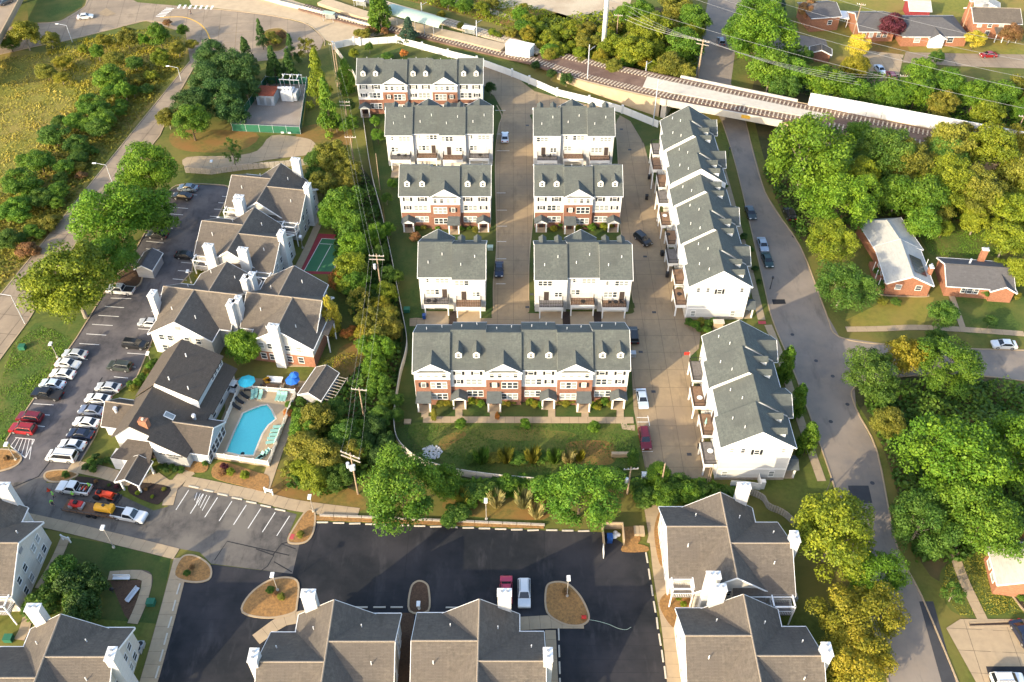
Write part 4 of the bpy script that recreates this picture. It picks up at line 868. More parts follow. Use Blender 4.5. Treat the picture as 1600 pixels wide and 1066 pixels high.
H = simple_house('brick_house', 'low brick house with grey roof and chimney beside the lawn clearing', 'house', (1479, 413), (1580, 420), 4.2, 3.0, 4.9, 'brick_bright', 'shingle_grey')
H.win(-H.L * .45, -4.23, 1.9, 0, 1.1, 1.3); H.win(-H.L * .28, -4.23, 1.9, 0, 1.6, 1.3, pale=0); H.win(-H.L * .1, -4.23, 1.9, 0, 1.1, 1.3); H.chimney(H.L * .3, 4.1, 6.2, 1.2, .8, m='brick_bright')
H.arm((H.L * .68, -4.9), (H.L * .68, -1), 2.2, 3.0, 4.2, 'brick_bright', 'shingle_grey', ends=(1, 0)); MB().tube((-H.L * .2, 1.5, 4.2), (-H.L * .2, 1.5, 5.5), .22, .22).build('flue', 'galvanised', H.roof)
H = simple_house('brick_house', 'brick house with grey hipped roof next to the white carport', 'house', (1276, 6), (1305, 4), 5.0, 4.4, 6.2, 'brick_bright', 'shingle_grey', hip=(3, 0))
H.win(H.L + .03, -1, 2.2, math.pi / 2); H.win(0, -5.03, 2.6, 0, 1.2, 1.2)
H = simple_house('brick_house', 'grey-roofed brick house left of the purple-leaved tree', 'house', (1338, 21), (1392, 21), 6.2, 3.2, 5.6, 'brick_bright', 'shingle_grey')
for x in (-.7, -.3, .15, .5): H.win(H.L * x, -6.23, 2.0, 0, 1.1, 1.2)
H = simple_house('brick_house', 'brick house with wide grey hipped roof and white front door by the purple tree', 'house', (1432, 28), (1472, 28), 6.4, 3.2, 5.6, 'brick_bright', 'shingle_grey', hip=(5, 6))
for x in (-1.5, .9, 1.7): H.win(H.L * x * .8, -6.43, 2.0, 0, 1.6, 1.4, pale=.8)
H.arm((H.L * .25, -7.4), (H.L * .25, -3), 2.0, 3.0, 4.2, 'trim_white', 'shingle_grey', ends=(1, 0)); MB().box(H.L * .25 - .5, H.L * .25 + .5, -7.48, -7.4, 0, 2.1).build('front_door', 'trim_white', H.o)
H = simple_house('brick_house', 'two storey brick house with tan roof above the round yellow bush', 'house', (1520, 12), (1592, 14), 4.6, 4.8, 7.0, 'brick_bright', 'shingle_brown')
for x in (-.75, -.3, .2, .65): H.win(H.L * x, -4.63, 4.0, 0, 1.1, 1.2, pale=.7)
for x in (-.75, -.3): H.win(H.L * x, -4.63, 1.6, 0, 1.1, 1.2)
MB().slab([(-.5, -7.4, 2.7), (H.L, -7.4, 2.7), (H.L, -4.5, 3.5), (-.5, -4.5, 3.5)], .2).build('porch_roof', 'shingle_brown', H.o, uv=True)
for k in range(4): MB().box(-.3 + k * 2, -.12 + k * 2, -7.3, -7.12, 0, 2.6).build('porch_post', 'trim_white', H.o)
H.chimney(-H.L - .3, 1.5, 8.2, 1.0, .9, m='brick_bright')
H = simple_house('brick_house', 'small dark red house with pale roof on the lane above the grey roofs', 'house', (1421, 1), (1452, 2), 3.4, 3.0, 4.4, 'court_red', 'shingle_white')
H = simple_house('brick_house', 'white gabled outbuilding at the top of the hedge beside the tan-roofed house', 'house', (1545, -4), (1545, 4), 3.2, 2.6, 3.8, 'siding_white', 'shingle_white')
C = Bld('carport', 'white flat-roofed carport in front of the brick house', 'carport', G2((1300, 36)), R(-12))
MB().slab([(-4.2, -2.6, 2.7), (4.2, -2.6, 2.9), (4.2, 2.6, 2.9), (-4.2, 2.6, 2.7)], .2).build('roof', 'trim_white', C.o)
for x, y in ((-3.9, -2.3), (3.9, -2.3), (-3.9, 2.3), (3.9, 2.3)): MB().box(x - .08, x + .08, y - .08, y + .08, 0, 2.6).build('post', 'trim_white', C.o)
H = simple_house('brick_shed', 'little brown brick shed with tan roof among the trees by the dirt yard', 'shed', (1284, 78), (1284, 70), 2.6, 2.6, 3.6, 'brick', 'shingle_brown')
H = simple_house('brick_house', 'brick house corner with white window beside the curved dark flower bed', 'house', (1606, 850), (1622, 905), 4.6, 3.2, 5.4, 'brick_bright', 'shingle_white')
for k in (-.4, .35): H.win(H.L * k, -4.63, 1.9, 0, 1.5, 1.4, pale=.7)
# ================================================================ RAILWAY, WALLS, FENCES, POOL, COURT, SUBSTATION, POLES
def hz(base, top_y):
    """height of an upright thing standing on the ground at pixel base whose top shows at row top_y"""
    b = G(*base); lo, hi = 0.0, 80.0
    for _ in range(40):
        m = (lo + hi) / 2; dy = b.y; dz_ = m - CAM_H; zc = dy * _c - dz_ * _s; yc = dy * _s + dz_ * _c
        if 533 - FPX * yc / zc > top_y: lo = m
        else: hi = m
    return lo
RW = [((837, 95), (847, 80), 1.2), ((880, 109), (893, 91), 1.7), ((920, 121), (935, 101), 2.4), ((965, 132), (980, 111), 3.3), ((1000, 140), (1015, 118), 4.2), ((1040, 148.5), (1056, 127), 5.0), ((1047, 150), (1062, 128), 5.1), ((1120, 163), (1137, 144), 5.2), ((1197, 177), (1215, 160), 5.2), ((1225, 182), (1243, 166), 5.2), ((1280, 192), (1298, 177), 5.2), ((1340, 204), (1360, 190), 5.2), ((1450, 226), (1470, 212), 5.2), ((1640, 262), (1660, 250), 5.2)]
nt_ = [G(*a, z) for a, b, z in RW]; ft_ = [G(*b, z) for a, b, z in RW]
west_n = [G(*p, .5) for p in ((472, 10), (530, 27), (575, 38), (660, 53), (740, 73), (800, 87))]
west_f = [G(*p, .5) for p in ((560, -6), (620, 12), (700, 34), (780, 58), (820, 71))]
near_line = west_n + nt_; far_line = west_f + ft_
def off3(pts, d):
    q = offset_line([(p.x, p.y) for p in pts], d); return [Vector((a[0], a[1], p.z)) for a, p in zip(q, pts)]
ne = off3(nt_, -2.3); fe = off3(ft_, 2.0)
rail = thing('railway', 'double track light railway on brown ballast climbing to the road bridge', 'railway', (0, 0, 0))
mb = MB()
for i in range(len(RW) - 1): mb.slab([ne[i], ne[i + 1], fe[i + 1], fe[i]], .5)
mb.build('ballast', 'brown_gravel', rail)
nw = off3(west_n + nt_[:1], -2); fw = off3(west_n + nt_[:1], 2); mb = MB()
for i in range(len(nw) - 1): mb.slab([nw[i], nw[i + 1], fw[i + 1], fw[i]], .45)
mb.build('ballast', 'brown_gravel', rail)
nw = off3(west_f + ft_[:1], -2); fw = off3(west_f + ft_[:1], 2); mb = MB()
for i in range(len(nw) - 1): mb.slab([nw[i], nw[i + 1], fw[i + 1], fw[i]], .45)
mb.build('ballast', 'pale_gravel', rail)
slp = MB().box(-1.25, 1.25, -.17, .17, 0, .12).mesh('sleeper', 'sleeper'); slp_d = MB().box(-1.25, 1.25, -.14, .14, 0, .12).mesh('sleeper', 'sleeper_dark')
for li, line in enumerate((near_line, far_line)):
    for sgn in (-.75, .75):
        o = off3(line, sgn); r = MB()
        for a, b in zip(o, o[1:]): r.tube(a + Vector((0, 0, .2)), b + Vector((0, 0, .2)), .06, n=4, cap=False)
        r.build('rail', 'rail_steel', rail)
    rest = 0
    for a, b in zip(line, line[1:]):
        d = b - a; L = d.length; t = rest; ang = math.atan2(d.y, d.x) + math.pi / 2
        while t < L:
            p = a + d * (t / L)
            inst('sleeper', slp, rail, (p.x, p.y, p.z + .01), ang); t += 1.05
        rest = t - L
# near retaining wall, abutments, bridge
br = thing('railway_bridge', 'pale concrete railway bridge with yellow clearance mark over the public street', 'bridge', (0, 0, 0))
i0, i1 = 5, 8
g_n = off3(nt_, -2.75); g_f = off3(ft_, 2.5)
wl = MB()
for i in range(1, i0):
    wl.slab([g_n[i] + Vector((0, 0, .25)), g_n[i + 1] + Vector((0, 0, .25)), ne[i + 1] + Vector((0, 0, .25)), ne[i] + Vector((0, 0, .25))], .3); 
    a, b = g_n[i], g_n[i + 1]; wl.poly([(a.x, a.y, 0), (b.x, b.y, 0), (b.x, b.y, b.z + .2), (a.x, a.y, a.z + .2)])
rw_ = wl.build('retaining_wall', 'platform', None, fix=False); tag(rw_, 'sloping tan concrete retaining wall below the brown railway ballast', 'wall')
for nm, line, o in (('girder', g_n, -.35), ('girder', g_f, .35)):
    g = MB()
    for i in range(i0, i1 + 1):
        a, b = line[i], line[i + 1]; d = (b - a).normalized(); n = Vector((-d.y, d.x, 0)) * o
        g.slab([a + Vector((0, 0, .45)), b + Vector((0, 0, .45)), b + n + Vector((0, 0, .45)), a + n + Vector((0, 0, .45))], 1.75)
    g.build(nm, 'concrete_white', br)
dk = MB()
for i in range(i0, i1 + 1): dk.slab([g_n[i] - Vector((0, 0, .1)), g_n[i + 1] - Vector((0, 0, .1)), g_f[i + 1] - Vector((0, 0, .1)), g_f[i] - Vector((0, 0, .1))], .7)
dk.build('deck', 'concrete_white', br)
md = MB(); c1 = off3(nt_, 1.45); c2 = off3(ft_, -1.3)
for i in range(4, 10): md.slab([c1[i] + Vector((0, 0, .3)), c1[i + 1] + Vector((0, 0, .3)), c2[i + 1] + Vector((0, 0, .3)), c2[i] + Vector((0, 0, .3))], .3)
md.build('centre_walkway', 'concrete_white', br)
for i in (i0 + 1, i1 + 1):
    a, b = g_n[i], g_f[i]; d = (nt_[i] - nt_[i - 1]).normalized(); sg = -1 if i == i0 + 1 else 1
    q = [(a.x, a.y), (b.x, b.y), (b.x + d.x * 1.4 * sg, b.y + d.y * 1.4 * sg), (a.x + d.x * 1.4 * sg, a.y + d.y * 1.4 * sg)]
    MB().prism(q, 0, a.z - .8).build('abutment', 'concrete_white', br)
q = g_n[i1] * .55 + g_n[i1 - 1] * .45; d = (g_n[i1] - g_n[i1 - 1]).normalized(); n = Vector((d.y, -d.x, 0)) * .37
MB().slab([q + n + Vector((0, 0, .2)), q + n + d * 2.2 + Vector((0, 0, .2)), q + n * 1.05 + d * 2.2 + Vector((0, 0, .2)), q + n * 1.05 + Vector((0, 0, .2))], .9).build('clearance_mark', 'line_yellow', br)
emb = MB()
for i in range(i1 + 1, len(RW) - 1):
    a, b, c, d_ = g_n[i], g_n[i + 1], g_f[i + 1], g_f[i]
    emb.poly([(a.x, a.y, 0), (b.x, b.y, 0), (b.x, b.y, b.z - .05), (a.x, a.y, a.z - .05)]); emb.poly([(d_.x, d_.y, 0), (c.x, c.y, 0), (c.x, c.y, c.z - .05), (d_.x, d_.y, d_.z - .05)])
o = emb.build('retaining_wall', 'platform'); tag(o, 'tan concrete wall carrying the railway past the woods beyond the bridge', 'wall')
# white noise wall in panels
NW = thing('noise_wall', 'long blank white noise wall standing on the far side of the railway by the woods', 'wall')
wp = [G(*p, 5.2) for p in ((1262, 164), (1330, 176), (1400, 189), (1480, 204), (1560, 219), (1640, 234))]
pl = [(p.x, p.y) for p in wp]
for (a, b) in zip(pl, pl[1:]):
    L = math.dist(a, b); n = round(L / 3.6)
    for k in range(n):
        p = (a[0] + (b[0] - a[0]) * (k + .01) / n, a[1] + (b[1] - a[1]) * (k + .01) / n); q = (a[0] + (b[0] - a[0]) * (k + .99) / n, a[1] + (b[1] - a[1]) * (k + .99) / n)
        MB().prism(band([p, q], .2), 0, 8.5).build('panel', 'fence_white', NW)
# white boundary wall with pillars
BW = thing('boundary_wall', 'white panelled boundary wall with pillars curving between townhouses and railway', 'wall')
bw = [G2(p) for p in ((521, 77), (553, 70), (563, 71), (620, 67), (660, 78), (700, 89), (745, 100), (800, 120), (827, 131), (870, 150), (920, 162), (972, 177), (1028, 200))]
cap = MB().box(-.28, .28, -.28, .28, 0, 2.35).mesh('pillar', 'fence_white')
for a, b in zip(bw, bw[1:]):
    L = math.dist(a, b); n = max(1, round(L / 2.6))
    for k in range(n):
        t0 = (k + .012) / n; t1 = (k + .988) / n
        MB().prism(band([(a[0] + (b[0] - a[0]) * t0, a[1] + (b[1] - a[1]) * t0), (a[0] + (b[0] - a[0]) * t1, a[1] + (b[1] - a[1]) * t1)], .12), .05, 2.0).build('panel', 'fence_white', BW)
    inst('pillar', cap, BW, (*a, 0))
VF = thing('vinyl_fence', 'long pale vinyl fence bending along the wooded strip west of the townhouses', 'fence')
vf = crom([G2(p) for p in ((524, 80), (545, 110), (560, 140), (579, 266), (597, 340), (612, 407), (625, 475), (636, 533), (634, 560), (626, 590), (617, 650), (620, 689), (636, 711), (662, 728), (710, 742), (770, 751), (835, 757))], False, 5)
for a, b in zip(vf, vf[1:]):
    L = math.dist(a, b); n = max(1, round(L / 2.4))
    for k in range(n):
        t0 = (k + .015) / n; t1 = (k + .985) / n
        MB().prism(band([(a[0] + (b[0] - a[0]) * t0, a[1] + (b[1] - a[1]) * t0), (a[0] + (b[0] - a[0]) * t1, a[1] + (b[1] - a[1]) * t1)], .1), .05, 1.85).build('panel', 'vinyl_tan', VF)
WF = thing('white_fence', 'short white fence corner below the gable end of the four townhouses', 'fence')
for a, b in (((1140, 761), (1162, 762)), ((1162, 762), (1187, 766)), ((1187, 766), (1183, 746))):
    MB().prism(band([G2(a), G2(b)], .1), .05, 1.7).build('panel', 'fence_white', WF)
q = G(1190, 762); MB().box(q.x - .35, q.x + .35, q.y - .35, q.y + .35, 0, 1.9).build('pillar', 'fence_white', WF)
WD = thing('wood_fence', 'weathered grey board fence curving behind the brown roof and brick-red patch', 'fence')
wd = crom([G2(p) for p in ((1170, 773), (1190, 782), (1200, 796), (1222, 806), (1240, 822))], False, 6)
for a, b in zip(wd, wd[1:]):
    n = max(1, round(math.dist(a, b) / .3))
    for k in range(n):
        t0 = (k + .08) / n; t1 = (k + .92) / n
        MB().prism(band([(a[0] + (b[0] - a[0]) * t0, a[1] + (b[1] - a[1]) * t0), (a[0] + (b[0] - a[0]) * t1, a[1] + (b[1] - a[1]) * t1)], .06), .05, 1.7 + random.uniform(-.04, .04)).build('board', 'wood_grey', WD)
WD2 = thing('wood_fence', 'weathered board fence with white caps between apartments and the substation drive', 'fence')
wd = [G2(p) for p in ((290, 270), (330, 273), (380, 266), (430, 262), (480, 258))]
for a, b in zip(wd, wd[1:]):
    n = max(1, round(math.dist(a, b) / 1.2))
    for k in range(n):
        t0 = (k + .03) / n; t1 = (k + .97) / n
        MB().prism(band([(a[0] + (b[0] - a[0]) * t0, a[1] + (b[1] - a[1]) * t0), (a[0] + (b[0] - a[0]) * t1, a[1] + (b[1] - a[1]) * t1)], .08), .05, 1.7).build('panel', 'wood_grey', WD2)
# ---- station
sp_ = [G(*p, 1.0) for p in ((500, 2), (560, 22), (640, 42), (720, 60), (785, 76))]
pf = MB(); a_ = off3(sp_, 3.0); b_ = off3(sp_, -1.2)
for i in range(len(sp_) - 1): pf.slab([b_[i], b_[i + 1], a_[i + 1], a_[i]], .95)
P_ = pf.build('station_platform', 'platform'); tag(P_, 'long tan station platform beside the light railway track', 'platform')
c0, c1_ = G(608, 14, 4.2), G(694, 38, 4.2); d = (c1_ - c0).normalized(); n = Vector((-d.y, d.x, 0))
CN = thing('station_canopy', 'pale green barrel-vaulted canopy over the station platform', 'canopy')
cv = MB(); N_ = 8
for k in range(N_):
    t0, t1 = math.pi * k / N_, math.pi * (k + 1) / N_
    p = lambda c, t: c + n * (2.9 * math.cos(t)) + Vector((0, 0, 1.1 * math.sin(t)))
    cv.poly([p(c0, t0), p(c1_, t0), p(c1_, t1), p(c0, t1)])
cv.build('vault', 'canopy_green', CN)
for k in range(6):
    q = c0 + (c1_ - c0) * ((k + .3) / 6)
    for sg in (-1, 1): MB().tube((q.x + n.x * 2.2 * sg, q.y + n.y * 2.2 * sg, 0), (q.x + n.x * 2.2 * sg, q.y + n.y * 2.2 * sg, 4.6), .12, n=6).build('canopy_post', 'metal_grey', CN)
E_ = thing('equipment_cabin', 'white ribbed railway equipment cabin standing beside the tracks', 'cabin', (*G2((812, 88)), 0), R(-24))
MB().box(-3.7, 3.7, -1.6, 1.6, .2, 3.6).build('body', 'steel_white', E_)
for k in range(10): MB().box(-3.6 + k * .8, -3.5 + k * .8, -1.66, -1.6, .3, 3.5).build('rib', 'trim_white', E_)
MB().box(-3.85, 3.85, -1.75, 1.75, 3.6, 3.75).build('roof', 'steel_white', E_)
# station fence / ramp wall and shelter
o = strip('station_wall', [(405, -2), (440, 8), (480, 18), (520, 28), (580, 44)], .25, 0, 1.3, 'concrete_white'); tag(o, 'low pale wall along the near side of the station track', 'wall')
for i_, (px_, lb) in enumerate((((515, 33), 'pale glass bus shelter at the kerb of the station plaza'), ((733, 56), 'white ticket shelter on the platform right of the green canopy'), ((563, 12), 'white shelter on the platform left of the green canopy'))):
    T = thing('shelter', lb, 'shelter', (*G2(px_), 0), R(-18))
    for x, y in ((-1.6, -.7), (1.6, -.7), (-1.6, .7), (1.6, .7)): MB().box(x - .06, x + .06, y - .06, y + .06, 0, 2.5).build('post', 'metal_grey', T)
    MB().box(-1.9, 1.9, -1, 1, 2.5, 2.65).build('roof', 'steel_white' if i_ else 'canopy_green', T); MB().box(-1.6, 1.6, .66, .72, .3, 2.3).build('pane', 'glass_pale', T)
# ---- highway overpass
OV = thing('overpass', 'pale elevated road ramp crossing the corner above the dark underpass shadow', 'overpass')
a, b = G(34, -2, 6), G(-3, 68, 6); d = (b - a).normalized(); n = Vector((d.y, -d.x, 0)); a -= d * 25; b += d * 20
sgn = 1 if n.x < 0 else -1; n = n * sgn
MB().slab([a, b, b + n * 11, a + n * 11], .9).build('deck', 'concrete_road', OV)
for k in (0, 10.7): MB().slab([a + n * k + Vector((0, 0, .9)), b + n * k + Vector((0, 0, .9)), b + n * (k + .3) + Vector((0, 0, .9)), a + n * (k + .3) + Vector((0, 0, .9))], .95).build('parapet', 'concrete_walk', OV)
for t in (.2, .75):
    q = a + (b - a) * t + n * 5.5; MB().tube((q.x, q.y, 0), (q.x, q.y, 5.2), .7, n=12).build('pier', 'concrete_walk', OV)
# ---- substation
sf = [G2(p) for p in ((364, 205), (470, 210), (481, 132), (417, 131))]
sheet('substation_yard', sf, .03, 'gravel', world=True)
SF = thing('green_fence', 'green screened fence with gate and two small signs around the substation', 'fence')
for i in range(4):
    a, b = sf[i], sf[(i + 1) % 4]; n = round(math.dist(a, b) / 3.2)
    for k in range(n):
        p = (a[0] + (b[0] - a[0]) * k / n, a[1] + (b[1] - a[1]) * k / n); q = (a[0] + (b[0] - a[0]) * (k + 1) / n, a[1] + (b[1] - a[1]) * (k + 1) / n)
        MB().prism(band([(p[0] * .99 + q[0] * .01, p[1] * .99 + q[1] * .01), (p[0] * .01 + q[0] * .99, p[1] * .01 + q[1] * .99)], .05), .1, 2.1).build('panel', 'fence_green', SF)
        MB().tube((*p, 0), (*p, 2.4), .06, n=6).build('post', 'galvanised', SF)
    MB().tube((*a, 2.12), (*b, 2.12), .035, n=4).build('top_rail', 'galvanised', SF)
for px_ in ((442, 205), (453, 205.5)):
    q = G(*px_, 1.4); MB().box(q.x - .35, q.x + .35, q.y - .75, q.y - .7, 1.2, 1.65).build('sign', 'steel_white', SF)
q = G(416, 165); T = thing('substation_kiosk', 'grey metal kiosk with rusty red roof inside the green fence', 'kiosk', (q.x, q.y, 0), R(-5))
MB().box(-2.3, 2.3, 0, 4.6, 0, 2.9).build('body', 'galvanised', T); MB().box(-2.5, 2.5, -.2, 4.8, 2.9, 3.1).build('roof', 'rust_roof', T)
for k in (-.9, .9): MB().box(k - .6, k + .6, -.06, 0, .2, 2.3).build('door', 'metal_grey', T)
q = G(450, 160); T = thing('transformer', 'pale grey transformer with radiator fins and steel gantry in the fenced yard', 'transformer', (q.x, q.y, 0), R(-5))
MB().box(-1.6, 1.6, 0, 3, .2, 3.0).build('tank', 'galvanised', T, bevel=.1)
for k in range(7): MB().box(1.7, 2.5, .1 + k * .42, .3 + k * .42, .4, 2.6).build('radiator_fin', 'galvanised', T)
MB().tube((-2.6, 1.5, 3.3), (1.2, 1.5, 3.4), .3, n=10).build('conservator', 'steel_white', T)
for k in range(3): MB().tube((-1 + k, 1.0, 3), (-1.1 + k * 1.1, .8, 4.2), .16, .08, 8).build('bushing', 'steel_white', T)
for x in (-2.4, 0.2, 2.6): 
    for y in (3.6, 6.4): MB().tube((x, y, 0), (x, y, 4.6), .07, n=6).build('gantry_post', 'galvanised', T)
for y in (3.6, 6.4): MB().box(-2.6, 2.8, y - .1, y + .1, 4.5, 4.62).build('gantry_beam', 'galvanised', T)
for x in (-1.8, .1, 2.0): MB().box(x - .08, x + .08, 3.4, 6.6, 4.62, 4.72).build('gantry_beam', 'galvanised', T); MB().tube((x, 5, 4.7), (x, 5, 5.4), .12, .08, 8).build('insulator', 'steel_white', T)
# ---- sports court
court = sheet('sports_court', [(498, 365), (541, 368), (526, 429), (465, 428)], .035, 'court_red')
sheet('playing_area', [(503, 373), (537, 375), (521, 425), (475, 424)], .04, 'court_green', parent=court)
for a, b in (((503, 373), (537, 375)), ((503, 373), (475, 424)), ((500, 381), (534, 383)), ((517, 384), (495, 424)), ((537, 375), (521, 425))): pline(a, b, court, .12, .046)
# ---- pool
pool_o = [G2(p) for p in ((331, 716), (376, 611), (463, 618), (421, 730))]
pw = crom([G2(p) for p in ((353, 709), (366, 678), (379.8, 648), (395, 641), (409, 636), (418, 634.5), (425, 642), (432, 657), (420, 667), (411, 680), (404, 697), (397, 714), (375, 714))], False, 1)
bm = bmesh.new()
def loop(pts, z):
    v = [bm.verts.new((x, y, z)) for x, y in pts]; return [bm.edges.new((v[i - 1], v[i])) for i in range(len(v))]
e = loop(pool_o, .4) + loop(pw, .4); bmesh.ops.triangle_fill(bm, use_beauty=True, edges=e)
bmesh.ops.recalc_face_normals(bm, faces=bm.faces)
if sum(f.normal.z for f in bm.faces) < 0: bmesh.ops.reverse_faces(bm, faces=bm.faces)
me = bpy.data.meshes.new('pool_terrace'); bm.to_mesh(me); bm.free(); me.materials.append(MATS['concrete_walk']); pt = link(bpy.data.objects.new('pool_terrace', me)); pt['kind'] = 'structure'
strip('terrace_edge', pool_o + [pool_o[0]], .1, 0, .39, 'concrete_walk', False, pt, True)
PO = thing('swimming_pool', 'bright turquoise angular swimming pool with one stepped corner', 'pool')
sheet('pool_floor', pw, .05, 'pool_shell', parent=PO, world=True); strip('pool_wall', pw + [pw[0]], .1, .05, .41, 'pool_shell', False, PO, True)
sheet('water', pw, .33, 'pool_water', parent=PO, world=True); strip('coping', offset_line(pw + [pw[0]], -.0), .35, .4, .43, 'concrete_white', False, PO, True)
q = G(379, 709, .06); MB().tube((q.x, q.y, .06), (q.x, q.y, .1), .35, n=12).build('main_drain', 'black_plastic', PO)
sheet('pool_surround', [(350, 600), (375, 590), (480, 596), (500, 600), (478, 628), (463, 619), (376, 611), (331, 716), (322, 712), (352, 640)], .04, 'concrete_tan')
PF = thing('picket_fence', 'white picket fence enclosing the swimming pool terrace', 'fence')
for a, b in zip(pool_o, pool_o[1:] + pool_o[:1]):
    n = round(math.dist(a, b) / 2.4)
    for k in range(n):
        p = Vector(a).lerp(Vector(b), k / n); q = Vector(a).lerp(Vector(b), (k + 1) / n); m_ = MB()
        for z in (.65, 1.5): m_.prism(band([tuple(p), tuple(q)], .06), z, z + .08)
        for j in range(15):
            r = p.lerp(q, (j + .5) / 15); m_.prism(band([tuple(r - (q - p).normalized() * .045), tuple(r + (q - p).normalized() * .045)], .03), .42, 1.68)
        pn = m_.build('panel', 'fence_white', PF, fix=False); pn['kind'] = 'stuff'
        MB().box(p.x - .07, p.x + .07, p.y - .07, p.y + .07, .38, 1.85).build('post', 'fence_white', PF)
lg = MB(); lg.box(-.32, .32, -.95, .45, .3, .38); lg.slab([(-.32, .45, .4), (.32, .45, .4), (.32, 1.0, .85), (-.32, 1.0, .85)], .07)
lgm = lg.mesh('lounger_bed', 'cloth_teal'); lgl = MB().box(-.03, .03, -.03, .03, 0, .3).mesh('leg', 'trim_white')
def lounger(p, rz, lab, grp, m=None):
    T = thing('sun_lounger', lab, 'lounger', (*G2(p), .4), rz, grp); inst('lounger_bed', lgm if not m else m, T)
    for x in (-.28, .28):
        for y in (-.85, .4): inst('leg', lgl, T, (x, y, 0))
for p in ((436, 671), (432, 677), (430, 683), (427, 689), (425, 695)): lounger(p, R(-85 + random.uniform(-5, 5)), 'teal sun lounger in the line beside the pool edge steps', 'teal loungers facing the pool')
for p in ((407, 718), (412, 716), (416, 713)): lounger(p, R(-40 + random.uniform(-5, 5)), 'teal sun lounger turned diagonally in the fence corner by the bushes', 'loungers in the fence corner')
for p in ((396, 622), (401, 620), (408, 622)): lounger(p, R(5 + random.uniform(-8, 8)), 'teal sun lounger against the fence behind the deep end', 'loungers along the far fence')
for p in ((435, 624), (441, 625), (446, 625)): lounger(p, R(-5), 'teal sun lounger against the fence near the blue umbrella', 'loungers near the blue umbrella')
lgd = lgm.copy(); lgd.materials.clear(); lgd.materials.append(MATS['black_plastic'])
for p, l in (((371, 640), 'black lounger nearest the clubhouse gable by the fence'), ((376, 631), 'black and white lounger between two black ones by the fence'), ((384, 623), 'black lounger closest to the aqua umbrella by the fence')): lounger(p, R(55), l, None, lgd)
def umbrella(p, label, m, r=1.6, h=2.7, tilt=0):
    T = thing('umbrella', label, 'umbrella', (*G2(p), .04), 0); MB().tube((0, 0, 0), (0, 0, h), .05, n=6).build('pole', 'metal_grey', T)
    for k in range(8):
        a0, a1 = 2 * PI * k / 8, 2 * PI * (k + 1) / 8
        MB().slab([(0, 0, h), (r * math.cos(a0), r * math.sin(a0), h - .65), (r * math.cos(a1), r * math.sin(a1), h - .65)], .03).build('canopy_panel', m, T)
    MB().tube((0, 0, 0), (0, 0, .1), .4, .35, 10).build('base', 'metal_dark', T)
    return T
umbrella((389, 608), 'open aqua patio umbrella beside the parked golf cart', 'cloth_aqua'); umbrella((460, 606), 'open blue patio umbrella beside the pool shed', 'cloth_blue', 1.35)
umbrella((463, 601), 'half folded darker blue patio umbrella overlapping the open blue one', 'cloth_blue', .9, 3.2)
def table(p, label, m='wood_dark', s=1.0, h=.75, z=.04):
    T = thing('patio_table', label, 'table', (*G2(p), z), R(-8)); MB().box(-s, s, -s * .7, s * .7, h - .08, h).build('table_top', m, T)
    for x in (-s * .85, s * .85):
        for y in (-s * .55, s * .55): MB().box(x - .05, x + .05, y - .05, y + .05, 0, h - .08).build('leg', m, T)
table((424, 609), 'square fire table with dark top among the patio chairs', 'wood_dark', 1.2, .6); table((461, 612), 'wooden patio table under the blue umbrella', 'wood_dark', .8); table((389, 612), 'dark patio table under the aqua umbrella', 'metal_dark', .7)
def sofa(p, label, w, rz, m, z=.04):
    T = thing('patio_chair', label, 'chair', (*G2(p), z), rz); MB().box(-w, w, -.45, .45, .1, .42).build('seat', m, T); MB().box(-w, w, .32, .48, .42, .9).build('backrest', m, T)
    for s in (-1, 1): MB().box(s * w - .08, s * w + .08, -.45, .45, .1, .65).build('armrest', 'wood_dark', T)
sofa((411, 609), 'dark patio chair on the aqua umbrella side of the fire table', .6, R(80), 'metal_dark'); sofa((441, 607), 'pale patio chair beside the fire table facing the shed', .6, R(-95), 'concrete_walk')
sofa((418, 598), 'yellow cushioned patio chair at the corner of the fire table', .6, R(35), 'yellow_paint'); sofa((430, 596.5), 'long white cushioned patio sofa behind the fire table', 1.5, R(-5), 'steel_white')
# golf cart
T = thing('golf_cart', 'small white roofed golf cart parked beside the clubhouse wall', 'golf cart', (*G2((367, 609)), .04), R(-15))
MB().box(-.6, .6, -1.2, 1.2, .3, .75).build('body', 'steel_white', T, bevel=.08); MB().box(-.6, .6, -.75, .75, 1.75, 1.83).build('roof', 'steel_white', T); MB().box(-.5, .5, -.3, .4, .75, 1.05).build('seat', 'black_plastic', T)
for x in (-.55, .55):
    for y in (-.7, .7): MB().tube((x, y, .75), (x, y, 1.75), .03, n=5).build('roof_post', 'metal_dark', T); MB().tube((x * .95, y * 1.1, .25), (x * 1.15, y * 1.1, .25), .25, n=10).build('wheel', 'tyre', T)
